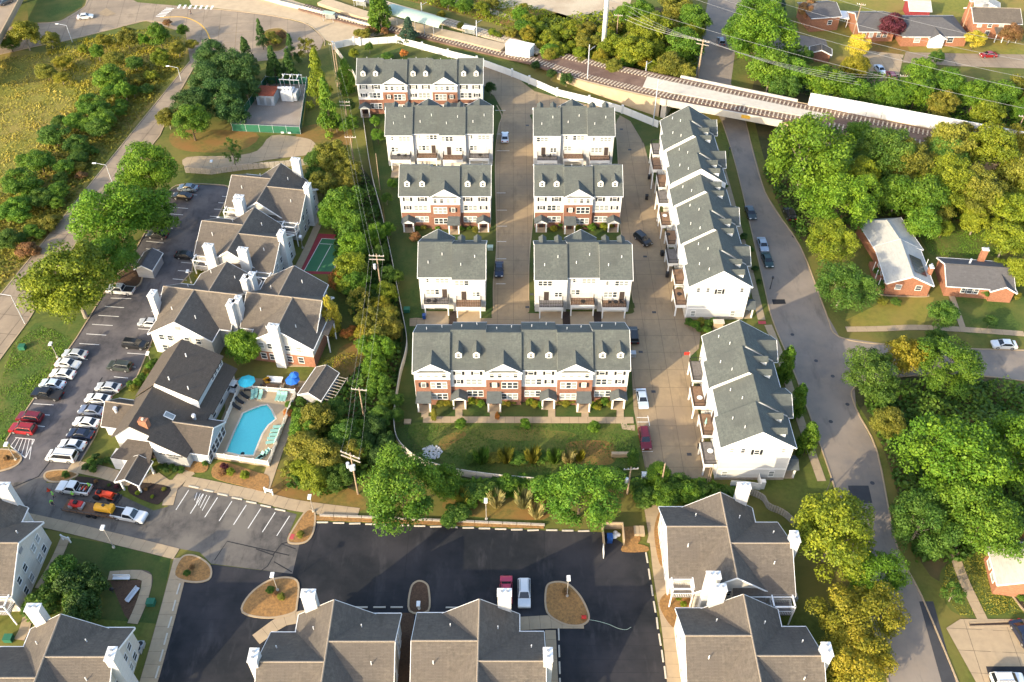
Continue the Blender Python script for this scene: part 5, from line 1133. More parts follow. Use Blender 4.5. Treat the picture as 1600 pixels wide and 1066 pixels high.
# ---- poles, lamps, wires
POLE_TOP = {}
def upole(key, base, top_y, label, arm=2.6, rz=0, arms=1, tr=0, r=.17):
    h = hz(base, top_y); T = thing('utility_pole', label, 'utility pole', (*G2(base), 0), rz)
    MB().tube((0, 0, 0), (0, 0, h), r, r * .65, 8).build('pole', 'wood_pole', T)
    for k in range(arms): MB().box(-arm / 2, arm / 2, -.16, -.02, h - .5 - k * .9, h - .34 - k * .9).build('crossarm', 'wood_grey', T)
    for x in (-.46, -.2, .2, .46):
        if arms: MB().tube((x * arm, -.09, h - .34), (x * arm, -.09, h - .08), .06, .04, 6).build('insulator', 'steel_white', T)
    for k in range(tr): MB().tube((.45 * (k - 1) * 1.2, -.45, h - 3.4 - .5 * (k % 2)), (.45 * (k - 1) * 1.2, -.45, h - 2.3 - .5 * (k % 2)), .28, n=10).build('transformer_can', 'galvanised', T)
    b = G(*base); POLE_TOP[key] = [Vector((b.x + math.cos(rz) * x * arm, b.y + math.sin(rz) * x * arm, h - .1)) for x in (-.46, -.2, .2, .46)] if arms else [Vector((b.x, b.y, h - .2))]
upole('a', (559.5, 772), 708, 'wooden utility pole with three grey transformer cans by the big round tree', 3.6, R(-25), 2, 3)
upole('b', (569, 654), 606, 'wooden utility pole with white crossarm on the dry grass strip', 2.8, R(-8))
upole('c', (596, 458), 397, 'wooden utility pole with double crossarm beside the yellow shrubs', 3.0, R(-3), 2, 1)
upole('d', (555, 268), 212, 'wooden utility pole with crossarm below the substation trees', 2.6, R(-3))
upole('e', (544, 200), 157, 'wooden utility pole with double crossarm beside the five townhouses', 2.6, R(-3), 2)
upole('f', (528, 135), 67, 'tall wooden utility pole at the start of the white boundary wall', 1.6, R(10))
upole('f2', (532, 140), 74, 'bare tall wooden pole leaning on the crossarm pole by the boundary wall', 0, 0, 0)
upole('g', (594, 297), 240, 'slim bare pole on the lawn strip beside the four townhouses', 0, 0, 0, r=.1)
upole('h', (980, 772), 730, 'wooden utility pole with transformer can beside the retaining block', 2.4, R(5), 1, 1)
upole('i', (1032, 764), 724, 'short bare wooden pole rising out of the round green bush', 0, 0, 0)
upole('j', (1107, 758), 726, 'slim white bare pole by the deck of the four townhouses', 0, 0, 0, r=.1); upole('j2', (1104, 758), 729, 'slim grey bare pole in the hedge below the dark deck', 0, 0, 0, r=.1)
upole('k', (1089, 128), 62, 'massive wooden power pole with wires beside the street under the bridge', 3.4, R(-25), 2, 0, .3)
upole('l', (1401, 160), 117, 'wooden power pole with crossarm in front of the residential driveway', 2.6, R(-20))
upole('m', (1586, 214), 180, 'wooden power pole behind the end of the white noise wall', 2.4, R(-20), 1)
upole('n', (963, 62), 22, 'wooden power pole beside the white monopole', 2.4, R(-10))
upole('o', (1330, 65), 5, 'wooden power pole beside the grey-roofed brick house', 2.4, R(-20))
upole('q', (1500, 55), -14, 'wooden power pole between the hipped house and the tan-roofed house', 2.4, R(-20))
wi = [0]
def wire(a, b, sag, label, group, r=.035):
    w_ = MB(); n = 10; pts = []
    for k in range(n + 1):
        t = k / n; p = a.lerp(b, t); p.z -= sag * 4 * t * (1 - t); pts.append(p)
    for p, q in zip(pts, pts[1:]): w_.tube(p, q, r, n=3, cap=False)
    tag(w_.build('overhead_wire', 'wire_grey', fix=False), label, 'wire', group)
for ka, kb in (('a', 'b'), ('b', 'c'), ('c', 'd'), ('d', 'e'), ('e', 'f')):
    for k in (0, 1, 3): wire(POLE_TOP[ka][k], POLE_TOP[kb][k], 1.2, 'thin overhead wire between poles along the wooded strip', 'wires along the wooded strip', .011)
kt = POLE_TOP['k']
def far(px, z=14): return G(*px, z)
for k, (p, q) in enumerate((((920, -10), (1700, 190)), ((1060, -10), (1700, 160)), ((1090, -14), (1700, 140)), ((1180, -8), (1700, 110)), ((1250, -20), (1700, 85)))):
    wire(far(p, 15), far(q, 15), 2.0, 'pale high power line crossing above the brick houses and woods', 'power lines over the houses', .04)
for k in range(4): wire(kt[k], far((985 - k * 3, 12 + k * 6), 11), 1.0, 'power line from the massive pole towards the monopole', 'lines at the massive pole', .035); wire(kt[k], far((1330 + k * 5, 118 + k * 5), 10), 1.2, 'power line from the massive pole over the railway woods', 'lines over the railway woods', .035)
for k in range(2): wire(POLE_TOP['l'][k * 3], far((1310, 112 + k * 5), 9), .6, 'wire from the driveway pole towards the railway woods', 'wires at the driveway pole', .03)
# catenary masts
for i, (b, ty) in enumerate((((917, 136), 70), ((1007, 131), 96), ((1020, 197), 124), ((1267, 181), 148), ((745, 60), 32), ((660, 34), 4))):
    h = hz(b, ty); T = thing('catenary_mast', ('pale railway mast on the grass bank by three small trees', 'short railway mast standing between the two tracks', 'tall railway mast at the foot of the boundary wall', 'railway mast at the start of the white noise wall', 'slim mast on the platform right of the canopy', 'slim mast at the end of the platform canopy')[i], 'mast', (*G2(b), 0))
    MB().tube((0, 0, 0), (0, 0, h), .16, .12, 8).build('mast', 'galvanised', T); MB().tube((0, 0, h * .86), (1.6, 1.2, h * .92), .05, n=5).build('bracket', 'galvanised', T)
T = thing('monopole', 'huge white steel monopole rising out of frame beside the tracks', 'monopole', (*G2((942, 85)), 0))
MB().tube((0, 0, 0), (0, 0, 42), .72, .5, 16).build('shaft', 'steel_white', T, smooth=True); MB().tube((0, 0, 0), (0, 0, .4), 1.1, 1.1, 12).build('footing', 'concrete_walk', T)
def lamp(base, top_y, label, kind='box', rz=0, group=None):
    h = hz(base, top_y); T = thing('lamp_post', label, 'lamp', (*G2(base), 0), rz, group)
    if kind == 'cobra':
        MB().tube((0, 0, 0), (0, 0, h), .11, .07, 8).build('post', 'galvanised', T); MB().tube((0, 0, h), (-2.2, 0, h + .5), .05, n=6).build('arm', 'galvanised', T); MB().box(-3.0, -2.1, -.17, .17, h + .42, h + .58).build('lamp_head', 'steel_white', T)
    elif kind == 'black':
        MB().tube((0, 0, 0), (0, 0, h), .09, .06, 8).build('post', 'metal_dark', T); MB().tube((0, 0, h), (0, 0, h + .55), .14, .26, 8).build('lamp_head', 'metal_dark', T)
    else:
        MB().tube((0, 0, 0), (0, 0, h), .075, .06, 8).build('post', 'wood_grey', T); MB().box(-.27, .27, -.55, .3, h - .05, h + .22).build('lamp_head', 'steel_white', T); MB().tube((0, 0, 0), (0, 0, .35), .22, n=8).build('footing', 'concrete_white', T)
for b, ty, l in (((178, 856), 824, 'box-headed lamp post at the kerb of the corner lawn'), ((434, 923), 898, 'box-headed lamp post in the teardrop mulch island'), ((886, 932), 903, 'box-headed lamp post in the mulch island beside the white car'), ((90, 559), 537, 'box-headed lamp post at the lawn edge behind the white saloons'), ((25, 719), 694, 'box-headed lamp post on the striped corner island'), ((335, 269), 252, 'box-headed lamp post by the board fence at the head of the car park'), ((345, 356), 341, 'curved lamp post beside the double chimney wall'), ((299, 442), 424, 'curved lamp post beside the apartments stair hedge'), ((655, 952), 943, 'box-headed lamp post at the end of the narrow mulch island'), ((238, 570), 552, 'box-headed lamp post in the hedge beside the clubhouse roof'), ((760, 812), 782, 'box-headed lamp post in the bank behind the wheel stops'), ((490, 800), 776, 'box-headed lamp post at the end of the angled bays path'), ((473, 388), 370, 'box-headed lamp post beside the sports court path')): lamp(b, ty, l)
for b, ty, l in (((39, 506), 462, 'cobra street lamp on the west road beside the round yellow-green tree'), ((176, 287), 258, 'cobra street lamp on the west road between the large tree crowns'), ((283, 126), 106, 'cobra street lamp where the west road meets the dense evergreens'), ((113, 66), 40, 'cobra street lamp at the bend of the station road')): lamp(b, ty, l, 'cobra')
for b, ty, l in (((1137.5, 246), 234, 'black street lamp on the kerb by the bridge end of the stepped row'), ((1290, 772), 752, 'black street lamp at the kerb below the columnar trees'), ((1203, 452), 436, 'black street lamp beside the dark green parked car')): lamp(b, ty, l, 'black')
# ================================================================ TREES AND PLANTS
import numpy as np
rng = np.random.default_rng(11)
def leaf_mesh(name, lobes, leaf, per, flat=.35):
    """lobes: (x, y, z, r); a mesh of small leaf faces gathered round the lobes"""
    C = []; N = []; T = []
    for (x, y, z, r) in lobes:
        n = int(per * (r / .28) ** 2) + 8
        d = rng.normal(size=(n, 3)); d /= np.linalg.norm(d, axis=1)[:, None]
        d[:, 2] = np.where(d[:, 2] < -.35, -d[:, 2] * .6, d[:, 2])
        rad = r * (.62 + .45 * rng.random(n) ** .6)
        C.append(np.array([x, y, z]) + d * rad[:, None] * np.array([1, 1, .85]))
        N.append(d + rng.normal(size=(n, 3)) * .55 + np.array([0, 0, .25]))
        T.append(np.clip(rng.random() * .55 + rng.random(n) * .45, 0, 1))
    C = np.concatenate(C); N = np.concatenate(N); T = np.concatenate(T); N /= np.linalg.norm(N, axis=1)[:, None]; n = len(C)
    a = np.cross(N, rng.normal(size=(n, 3))); a /= np.linalg.norm(a, axis=1)[:, None]; b = np.cross(N, a)
    s = leaf * (.6 + .8 * rng.random(n))[:, None]; k = (.45 + .35 * rng.random(n))[:, None]
    V = np.stack([C - a * s, C + b * s * k, C + a * s, C - b * s * k], 1).reshape(-1, 3)
    me = bpy.data.meshes.new(name); me.vertices.add(4 * n); me.vertices.foreach_set('co', V.ravel().astype(np.float32))
    me.loops.add(4 * n); me.loops.foreach_set('vertex_index', np.arange(4 * n, dtype=np.int32))
    me.polygons.add(n); me.polygons.foreach_set('loop_start', np.arange(0, 4 * n, 4, dtype=np.int32))
    try: me.polygons.foreach_set('loop_total', np.full(n, 4, dtype=np.int32))
    except Exception: pass
    at = me.attributes.new('tint', 'FLOAT', 'POINT'); at.data.foreach_set('value', np.repeat(T, 4).astype(np.float32))
    me.materials.append(M_LEAF); me.update(); me.validate(); return me
def lobes_round(n, rmin, rmax, squash=.9, low=-.55, fill=.25):
    L = []; ph = rng.random((5, 4)) * 6.28; kk = rng.normal(size=(5, 3)) * 1.9
    while len(L) < n:
        d = rng.normal(size=3); d /= np.linalg.norm(d)
        if d[2] < low: continue
        g = 1 + .13 * sum(math.sin(float(kk[j] @ d) * 1.4 + ph[j, 0]) for j in range(5)) / 1.6
        q = g * (.98 - rmax * .85) * (1 if rng.random() > fill else rng.random() ** .5) * (.82 + .26 * rng.random()); r = rmin + (rmax - rmin) * rng.random()
        L.append((d[0] * q, d[1] * q, d[2] * q * squash, r))
    return L
def lobes_cone(n, top=1.6):
    L = []
    for i in range(n):
        t = rng.random() ** .8; a = rng.random() * 2 * math.pi; R_ = (1 - t) * .82 + .05; q = R_ * (.55 + .5 * rng.random())
        L.append((q * math.cos(a), q * math.sin(a), -1 + t * (1 + top), .13 + .17 * (1 - t)))
    return L
def lobes_col(n):
    L = []
    for i in range(n):
        t = rng.random(); a = rng.random() * 2 * math.pi; R_ = .72 * math.sin(math.pi * min(1, .12 + t * .88)) ** .7
        L.append((R_ * math.cos(a) * rng.random() ** .4, R_ * math.sin(a) * rng.random() ** .4, -1 + 2 * t, .24 + .1 * rng.random()))
    return L
PROTO = {
    'big': [leaf_mesh('crown', lobes_round(105, .12, .26), .026, 330) for _ in range(3)],
    'mid': [leaf_mesh('crown', lobes_round(60, .16, .32), .04, 210) for _ in range(3)],
    'small': [leaf_mesh('crown', lobes_round(32, .2, .4), .065, 130) for _ in range(3)],
    'airy': [leaf_mesh('crown', lobes_round(34, .14, .24, 1.1), .055, 85, ) for _ in range(2)],
    'cone': [leaf_mesh('crown', lobes_cone(85), .05, 130) for _ in range(2)],
    'col': [leaf_mesh('crown', lobes_col(60), .06, 90) for _ in range(2)],
    'reed': None,
}
def reed_mesh():
    n = 260; a = rng.random(n) * 2 * math.pi; q = rng.random(n) ** .5 * .35; h = .8 + .7 * rng.random(n); V = []; T = []
    for k in range(n):
        x, y = q[k] * math.cos(a[k]), q[k] * math.sin(a[k]); lx, ly = math.cos(a[k]) * (.25 + .5 * rng.random()), math.sin(a[k]) * (.25 + .5 * rng.random()); w = .03
        px_, py_ = -math.sin(a[k]) * w, math.cos(a[k]) * w
        V += [(x - px_, y - py_, -1), (x + px_, y + py_, -1), (x + lx * .6 + px_, y + ly * .6 + py_, -1 + h[k] * 1.2), (x + lx - px_ * .2, y + ly - py_ * .2, -1 + h[k] * 1.5)]; T += [rng.random()] * 4
    me = bpy.data.meshes.new('blades'); me.from_pydata(V, [], [tuple(range(4 * k, 4 * k + 4)) for k in range(n)])
    at = me.attributes.new('tint', 'FLOAT', 'POINT'); at.data.foreach_set('value', np.array(T, dtype=np.float32)); me.materials.append(M_LEAF); return me
PROTO['reed'] = [reed_mesh()]
def trunk_mesh(m, spread=.3, limbs=7):
    mb = MB(); mb.tube((0, 0, 0), (.01, 0, .3), .04, .03, 8, cap=False).tube((.01, 0, .3), (0, .01, .62), .03, .021, 8, cap=False).tube((0, .01, .62), (0, 0, 1.05), .021, .006, 6, cap=False)
    for k in range(limbs):
        a = 2 * math.pi * k / limbs + rng.random(); z = .32 + .07 * k; e = (math.cos(a) * spread, math.sin(a) * spread, z + .3 + .15 * rng.random())
        mid = (e[0] * .5, e[1] * .5, z + .12); mb.tube((0, 0, z), mid, .016, .011, 6, cap=False).tube(mid, e, .011, .004, 5, cap=False)
    return mb.mesh('trunk', m, fix=False)
TRUNK = [trunk_mesh('bark'), trunk_mesh('bark_pale'), trunk_mesh('bark', .12, 5)]
COLS = {'bright': (.088, .168, .01), 'green': (.078, .155, .012), 'mid': (.06, .118, .014), 'dark': (.038, .08, .014), 'ever': (.042, .092, .02), 'yg': (.14, .175, .011), 'olive': (.15, .15, .018), 'gold': (.195, .182, .014), 'orange': (.36, .15, .03), 'brown': (.19, .105, .04), 'purple': (.085, .02, .025), 'yellow': (.42, .34, .035), 'pale': (.30, .27, .10), 'spruce': (.045, .085, .05), 'straw': (.24, .215, .035)}
PXM = FPX
def plant(cx, cy, w, kind, colr, label, cat='tree', group=None, hf=1.0, zf=.86, name=None):
    """crown centre at pixel (cx, cy), w pixels wide; stands on the ground below"""
    z = 3.0
    for _ in range(6):
        p = G(cx, cy, z); dist = p.y * _c + (CAM_H - z) * _s; r = w / 2 * dist / FPX
        z = r * (zf * hf if kind not in ('small', 'reed') else .8 * hf) + (.5 if kind in ('big', 'mid', 'airy') else .1)
        if kind == 'cone': z = r * 1.05 * hf + .4
        if kind == 'col': z = r * hf * 1.0 + .3
    nm = name or {'reed': 'ornamental_grass', 'small': 'shrub', 'cone': 'conifer', 'col': 'columnar_tree'}.get(kind, 'tree')
    T = thing(nm, label, cat, (p.x, p.y, 0), random.uniform(0, 6.28), group)
    c = inst('blades' if kind == 'reed' else 'crown', random.choice(PROTO[kind]), T, (0, 0, z), 0, (r, r * random.uniform(.92, 1.08), r * hf))
    v = random.uniform(.85, 1.15); k = COLS[colr]; c.color = (k[0] * v * random.uniform(.93, 1.07), k[1] * v, k[2] * v, 1)
    if kind not in ('reed',):
        h = z * (1.1 if kind in ('big', 'mid', 'airy') else 1.25); t = random.choice(TRUNK[:2]) if kind in ('big', 'mid', 'airy') else TRUNK[2]
        inst('trunk', t, T, (0, 0, 0), 0, (max(.5, r * 1.15), max(.5, r * 1.15), h))
    return T
CW = {'straw': 'straw', 'bright': 'bright green', 'green': 'green', 'mid': 'deep green', 'dark': 'dark green', 'ever': 'dark green', 'yg': 'yellow-green', 'olive': 'olive', 'gold': 'golden', 'orange': 'orange', 'brown': 'brown', 'purple': 'purple', 'yellow': 'yellow', 'pale': 'pale straw', 'spruce': 'blue-green'}
def clabel(lb, colr, size=''):
    if any(w_ in lb for w_ in ('dark', 'green', 'pale', 'golden', 'yellow')): return lb
    return (size + ' ' + CW[colr] + ' ' + lb).strip()
def P(lst, cat='tree', group=None, label=None, fill=0, grow=1.0):
    lst = [(e[0], e[1], e[2] * grow, *e[3:]) for e in lst]
    for e in list(lst):
        for k in range(fill):
            a = random.uniform(0, 6.28); d = e[2] * random.uniform(.4, .62)
            lst.append((e[0] + math.cos(a) * d, e[1] + math.sin(a) * d * .8, e[2] * random.uniform(.55, .85), 'mid' if e[3] == 'big' else e[3], random.choice([e[4], e[4], random.choice(lst)[4]]), (e[5] if len(e) > 5 else 1.0) * random.uniform(.85, 1.15)))
    ws_ = sorted(e[2] for e in lst); lo_, hi_ = ws_[len(ws_) // 3], ws_[2 * len(ws_) // 3]
    for e in lst:
        cx, cy, w, kind, colr = e[:5]; hf = e[5] if len(e) > 5 else 1.0; own = len(e) > 6
        lb = e[6] if own else clabel(label, colr, 'large' if w > hi_ else 'small' if w < lo_ else '')
        plant(cx, cy, w, kind, colr, lb, cat, None if own else group, hf)
# --- individually named trees
P([(627, 768, 150, 'big', 'green', .95, 'broad dark green tree overhanging the wheel stops beside the transformer pole'), (692, 752, 62, 'mid', 'green', 1, 'smaller green tree touching the broad tree behind the wheel stops'),
   (906, 775, 132, 'big', 'green', .9, 'broad mid-green tree overhanging the black asphalt beside the bin enclosure'),
   (380, 540, 68, 'mid', 'bright', 1.1, 'bright green tree between the clubhouse and the brick-based apartments'), (515, 495, 40, 'col', 'yellow', 1.7, 'bright yellow upright tree at the corner of the apartments'),
   (363, 238, 32, 'airy', 'mid', 1.5, 'thin airy tree at the fence by the head of the car park'),
   (1395, 42, 48, 'mid', 'purple', 1, 'dark purple-leaved tree between two grey roofs'), (1523, 62, 38, 'mid', 'yellow', .9, 'round golden tree below the tan-roofed brick house'), (1580, 52, 42, 'mid', 'brown', .9, 'brownish tree right of the golden round tree'),
   (1262, 18, 38, 'mid', 'brown', 1, 'brownish tree beside the hipped brick house'), (1218, 14, 30, 'cone', 'spruce', 1, 'small blue-green conifer left of the hipped brick house'),
   (592, 22, 42, 'col', 'green', 1.35, 'upright green tree standing at the station platform'), (638, 50, 38, 'cone', 'spruce', .8, 'bluish spruce beside the station track'),
   (363 + 45, 58, 24, 'cone', 'ever', 1.5, 'tall dark conifer beside the small roundabout island'), (455, 82, 26, 'cone', 'ever', 1.5, 'tall dark conifer on the substation side of the roundabout island'), (480, 76, 34, 'airy', 'olive', 1.2, 'airy olive tree between the roundabout and the tall poles'),
   (497, 130, 46, 'cone', 'yg', 1.6, 'tall yellow-green conifer beside the green substation fence'), (512, 172, 46, 'cone', 'green', 1.5, 'tall green conifer in front of the yellow-green one'),
   (1365, 588, 104, 'big', 'mid', .95, 'rounded dark green tree at the street junction corner'), (1415, 560, 66, 'mid', 'gold', 1.3, 'orange-gold autumn tree between two green crowns'), (1487, 572, 112, 'big', 'green', .9, 'wide light green tree right of the orange-gold tree'),
   (1318, 448, 96, 'big', 'mid', .95, 'rounded dark green tree beside the bungalow with the solar panel'), (1262, 240, 160, 'big', 'bright', .95, 'huge bright green tree beside the bridge end of the public street'),
   (1312, 318, 116, 'big', 'bright', 1, 'bright green tree below the huge tree along the street'), (1296, 378, 90, 'big', 'yg', 1, 'yellow-green tree next to the street above the dark rounded tree'),
   (1302, 838, 150, 'big', 'yg', 1, 'yellow-green street tree beside the right wing of the brown-roofed apartments'), (1362, 900, 104, 'big', 'bright', 1, 'bright green street tree between the yellow-green and golden trees'), (1342, 975, 140, 'big', 'gold', .9, 'golden autumn street tree overhanging the road'), (1336, 1045, 140, 'big', 'gold', .9, 'golden-orange autumn tree below the other golden tree'),
   (1493, 722, 176, 'big', 'bright', .95, 'huge bright green tree filling the corner woods beside the street'), (1590, 700, 150, 'big', 'bright', .95, 'bright green tree right of the huge corner tree'), (1538, 812, 150, 'big', 'green', .95, 'large green tree shading the bungalow lawn'), (1440, 815, 120, 'big', 'mid', .95, 'large dark green tree overhanging the street edge'), (1388, 662, 60, 'mid', 'olive', .9, 'olive-orange low tree at the kerb below the junction corner tree'),
   (1490, 928, 40, 'airy', 'mid', 1, 'small thin street tree on the verge by the lawn'),
   (232, 268, 116, 'big', 'bright', .95, 'large bright green tree at the head of the car park'), (182, 335, 142, 'big', 'bright', .95, 'large green tree between the west road and the parked black car'), (236, 335, 80, 'mid', 'green', 1, 'green tree leaning over the parked black car'), (112, 445, 162, 'big', 'yg', .95, 'huge yellow-green tree between west road and the white pickup'), (172, 402, 96, 'big', 'green', 1, 'green tree behind the mail shelter'),
   (1228, 572, 38, 'col', 'green', 1.8, 'columnar tree at the far end of the four townhouses'), (1247, 628, 38, 'col', 'green', 1.7, 'columnar tree midway along the four townhouses'), (1263, 688, 40, 'col', 'green', 1.7, 'columnar tree by the near gable of the four townhouses'),
   (766, 138, 22, 'mid', 'dark', 1.1, 'small dark tree at the gable of the five townhouses'), (1472, 492, 56, 'mid', 'mid', 1.1, 'green tree in front of the low grey-roofed house'), (1462, 530, 44, 'mid', 'mid', 1, 'green tree at the pavement below the low grey-roofed house'), (1548, 502, 24, 'mid', 'dark', 1.1, 'small dark tree on the lawn of the low grey-roofed house'),
   (540, 122, 32, 'col', 'green', 1.7, 'upright green tree between the tall poles and the five townhouses')])
# --- groups of look-alikes
P([(332, 88, 56, 'big', 'ever'), (366, 112, 72, 'big', 'ever'), (330, 128, 66, 'big', 'ever'), (345, 150, 66, 'big', 'ever'), (300, 165, 60, 'big', 'ever'), (298, 192, 60, 'big', 'green'), (385, 140, 44, 'mid', 'ever'), (388, 98, 36, 'cone', 'dark', 1.3), (428, 108, 34, 'cone', 'dark', 1.2), (360, 175, 50, 'mid', 'ever'), (452, 108, 30, 'cone', 'dark', 1.2)], 'tree', 'dense evergreens by the substation', 'dense evergreen crowded between the west road and the substation', fill=0, grow=1.12)
P([(262, 185, 42, 'mid', 'olive', .9, 'olive bushy tree at the road edge of the evergreens')])
P([(38, 55, 58, 'mid', 'gold', .9), (78, 62, 34, 'mid', 'olive', .9), (15, 68, 34, 'mid', 'mid', .8)], 'tree', 'olive bushes by the overpass', 'bushy tree at the roadside below the overpass')
P([(72, 112, 34, 'mid', 'olive', .8), (98, 98, 26, 'mid', 'gold', .9), (96, 122, 26, 'mid', 'gold', .7), (130, 77, 15, 'small', 'yg', 1.1), (152, 82, 24, 'mid', 'green', 1.2), (160, 64, 26, 'mid', 'gold', .7), (198, 60, 32, 'mid', 'olive', 1), (224, 64, 18, 'mid', 'bright', 1.3), (248, 56, 36, 'mid', 'green', 1.3), (262, 36, 15, 'small', 'brown', .8), (286, 48, 20, 'mid', 'green', 1.1), (250, 92, 30, 'mid', 'yg', 1), (278, 76, 26, 'mid', 'olive', .9), (300, 70, 22, 'mid', 'olive', .8), (178, 94, 34, 'mid', 'olive', .9), (210, 98, 30, 'mid', 'mid', .8), (212, 126, 24, 'small', 'olive', .8), (236, 118, 22, 'small', 'yg', .8), (228, 140, 24, 'small', 'mid', .7)], 'tree', 'scrub on the meadow', 'scrubby tree scattered on the rough meadow', fill=0, grow=1.1)
P([(172, 122, 58, 'mid', 'green', .72), (194, 142, 30, 'mid', 'green', 1.2), (142, 168, 54, 'mid', 'green', .72), (186, 172, 28, 'mid', 'green', .72), (155, 200, 48, 'mid', 'mid', .72), (118, 190, 44, 'mid', 'green', .72), (85, 212, 54, 'mid', 'mid', .72), (118, 228, 44, 'mid', 'mid', .72), (62, 252, 54, 'mid', 'green', .72), (100, 262, 40, 'mid', 'green', .72), (30, 288, 64, 'mid', 'green', .72), (22, 330, 54, 'mid', 'green', .72), (62, 312, 44, 'mid', 'mid', .72), (92, 298, 42, 'mid', 'green', .72), (14, 375, 44, 'mid', 'mid', .72), (40, 390, 34, 'small', 'brown', .7), (74, 350, 34, 'small', 'olive', .7), (50, 360, 30, 'mid', 'green', .72), (120, 262, 30, 'small', 'olive', .7), (135, 235, 26, 'small', 'mid', .8)], 'tree', 'trees between meadow and west road', 'bushy tree in the belt between the meadow and the west road', fill=1, grow=1.0)
P([(520, 246, 52, 'mid', 'olive'), (494, 250, 40, 'mid', 'mid'), (503, 292, 44, 'mid', 'olive'), (540, 288, 34, 'mid', 'olive', 1), (538, 322, 58, 'mid', 'green', 1.1), (546, 352, 52, 'mid', 'green', 1.1), (552, 388, 50, 'mid', 'bright', 1.1), (548, 420, 52, 'mid', 'yg', 1.1), (556, 445, 46, 'mid', 'green'), (528, 440, 30, 'mid', 'yg', .9), (590, 362, 30, 'mid', 'green', 1.2), (592, 398, 32, 'mid', 'mid', 1.1), (604, 430, 30, 'mid', 'mid'), (606, 456, 34, 'mid', 'yg'), (562, 472, 40, 'airy', 'olive', 1.1), (604, 490, 34, 'mid', 'gold', .9), (610, 514, 42, 'mid', 'olive'), (576, 500, 40, 'mid', 'olive', .9), (590, 528, 42, 'mid', 'olive'), (543, 522, 20, 'small', 'orange', .9), (562, 528, 18, 'small', 'brown', .8), (545, 165, 22, 'mid', 'dark'), (548, 192, 22, 'mid', 'green'), (525, 195, 20, 'mid', 'mid')], 'tree', 'trees of the wooded strip', 'leafy tree in the wooded strip between apartments and townhouses', fill=1, grow=1.16)
P([(597, 545, 42, 'mid', 'bright', 1.1), (588, 572, 40, 'mid', 'bright', 1.1), (594, 602, 40, 'mid', 'green', 1.1), (604, 622, 30, 'mid', 'mid'), (596, 652, 38, 'mid', 'mid'), (604, 690, 30, 'mid', 'dark'), (584, 668, 40, 'mid', 'dark'), (574, 692, 34, 'mid', 'dark'), (592, 712, 36, 'mid', 'dark')], 'tree', 'hedge trees beside the bent fence', 'dense hedge tree beside the bent vinyl fence', fill=1, grow=1.1)
P([(496, 655, 60, 'mid', 'olive'), (474, 700, 58, 'mid', 'olive'), (512, 715, 62, 'mid', 'olive'), (490, 748, 52, 'mid', 'yg'), (540, 682, 56, 'mid', 'mid'), (468, 650, 30, 'small', 'green', 1), (530, 745, 46, 'mid', 'mid'), (525, 640, 40, 'mid', 'mid'), (455, 735, 34, 'airy', 'olive', .9)], 'tree', 'bushy trees behind the pool', 'bushy tree between the pool path and the transformer pole', fill=1, grow=1.08)
P([(1386, 242, 94, 'big', 'mid'), (1425, 262, 84, 'big', 'olive'), (1402, 305, 70, 'mid', 'green'), (1442, 308, 80, 'mid', 'green'), (1492, 290, 92, 'big', 'yg'), (1548, 240, 92, 'big', 'yg'), (1530, 305, 84, 'big', 'olive'), (1582, 335, 72, 'mid', 'yg'), (1592, 275, 74, 'mid', 'olive'), (1592, 425, 54, 'mid', 'yg'), (1572, 376, 62, 'mid', 'yg'), (1580, 222, 62, 'mid', 'gold'), (1480, 248, 74, 'mid', 'mid'), (1355, 262, 60, 'mid', 'mid'), (1345, 215, 60, 'mid', 'green'), (1510, 225, 60, 'mid', 'olive'), (1460, 335, 46, 'mid', 'olive'), (1525, 345, 50, 'mid', 'yg')], 'tree', 'woods between railway and bungalows', 'leafy tree in the woods between the railway and the bungalows', fill=1, grow=1.12)
P([(1192, 62, 112, 'big', 'bright'), (1165, 48, 80, 'big', 'green'), (1204, 112, 74, 'mid', 'green'), (1182, 22, 80, 'big', 'green'), (1245, 118, 60, 'mid', 'green'), (1290, 132, 62, 'mid', 'bright'), (1335, 104, 50, 'mid', 'gold'), (1342, 72, 38, 'mid', 'yellow', 1.2), (1388, 148, 62, 'mid', 'green'), (1438, 112, 50, 'mid', 'green'), (1432, 145, 62, 'mid', 'bright'), (1482, 134, 62, 'mid', 'green'), (1524, 150, 60, 'mid', 'bright'), (1562, 152, 62, 'mid', 'green'), (1602, 142, 60, 'mid', 'olive'), (1542, 182, 60, 'mid', 'yg'), (1602, 178, 52, 'mid', 'green'), (1330, 142, 52, 'mid', 'green'), (1362, 152, 42, 'mid', 'mid'), (1250, 90, 40, 'mid', 'mid'), (1470, 165, 50, 'mid', 'olive'), (1225, 140, 50, 'mid', 'mid')], 'tree', 'trees behind the noise wall', 'leafy tree in the belt between the railway and the brick houses', fill=0, grow=1.05)
P([(1020, 48, 62, 'mid', 'yg'), (1070, 72, 62, 'mid', 'green'), (992, 82, 52, 'mid', 'yg'), (1048, 104, 50, 'mid', 'olive'), (1085, 32, 56, 'mid', 'green'), (1058, 18, 50, 'mid', 'olive'), (1000, 20, 44, 'mid', 'green'), (960, 72, 40, 'mid', 'yg')], 'tree', 'thicket trees by the massive pole', 'taller leafy tree in the thicket behind the massive power pole', fill=1, grow=1.1)
sh = []
for k in range(70):
    x = random.uniform(815, 1075); t = (x - 815) / 260; lo = 36 + t * 10; hi = 82 + t * 44; y = random.uniform(lo - (12 if x > 980 else 0), hi)
    sh.append((x, y, random.uniform(20, 34), 'mid' if k % 2 else 'small', random.choice(['yg', 'gold', 'olive', 'green', 'yg', 'olive']), random.uniform(.8, 1.1)))
P(sh, 'shrub', 'thicket shrubs along the railway', 'shrub in the dense thicket along the railway')
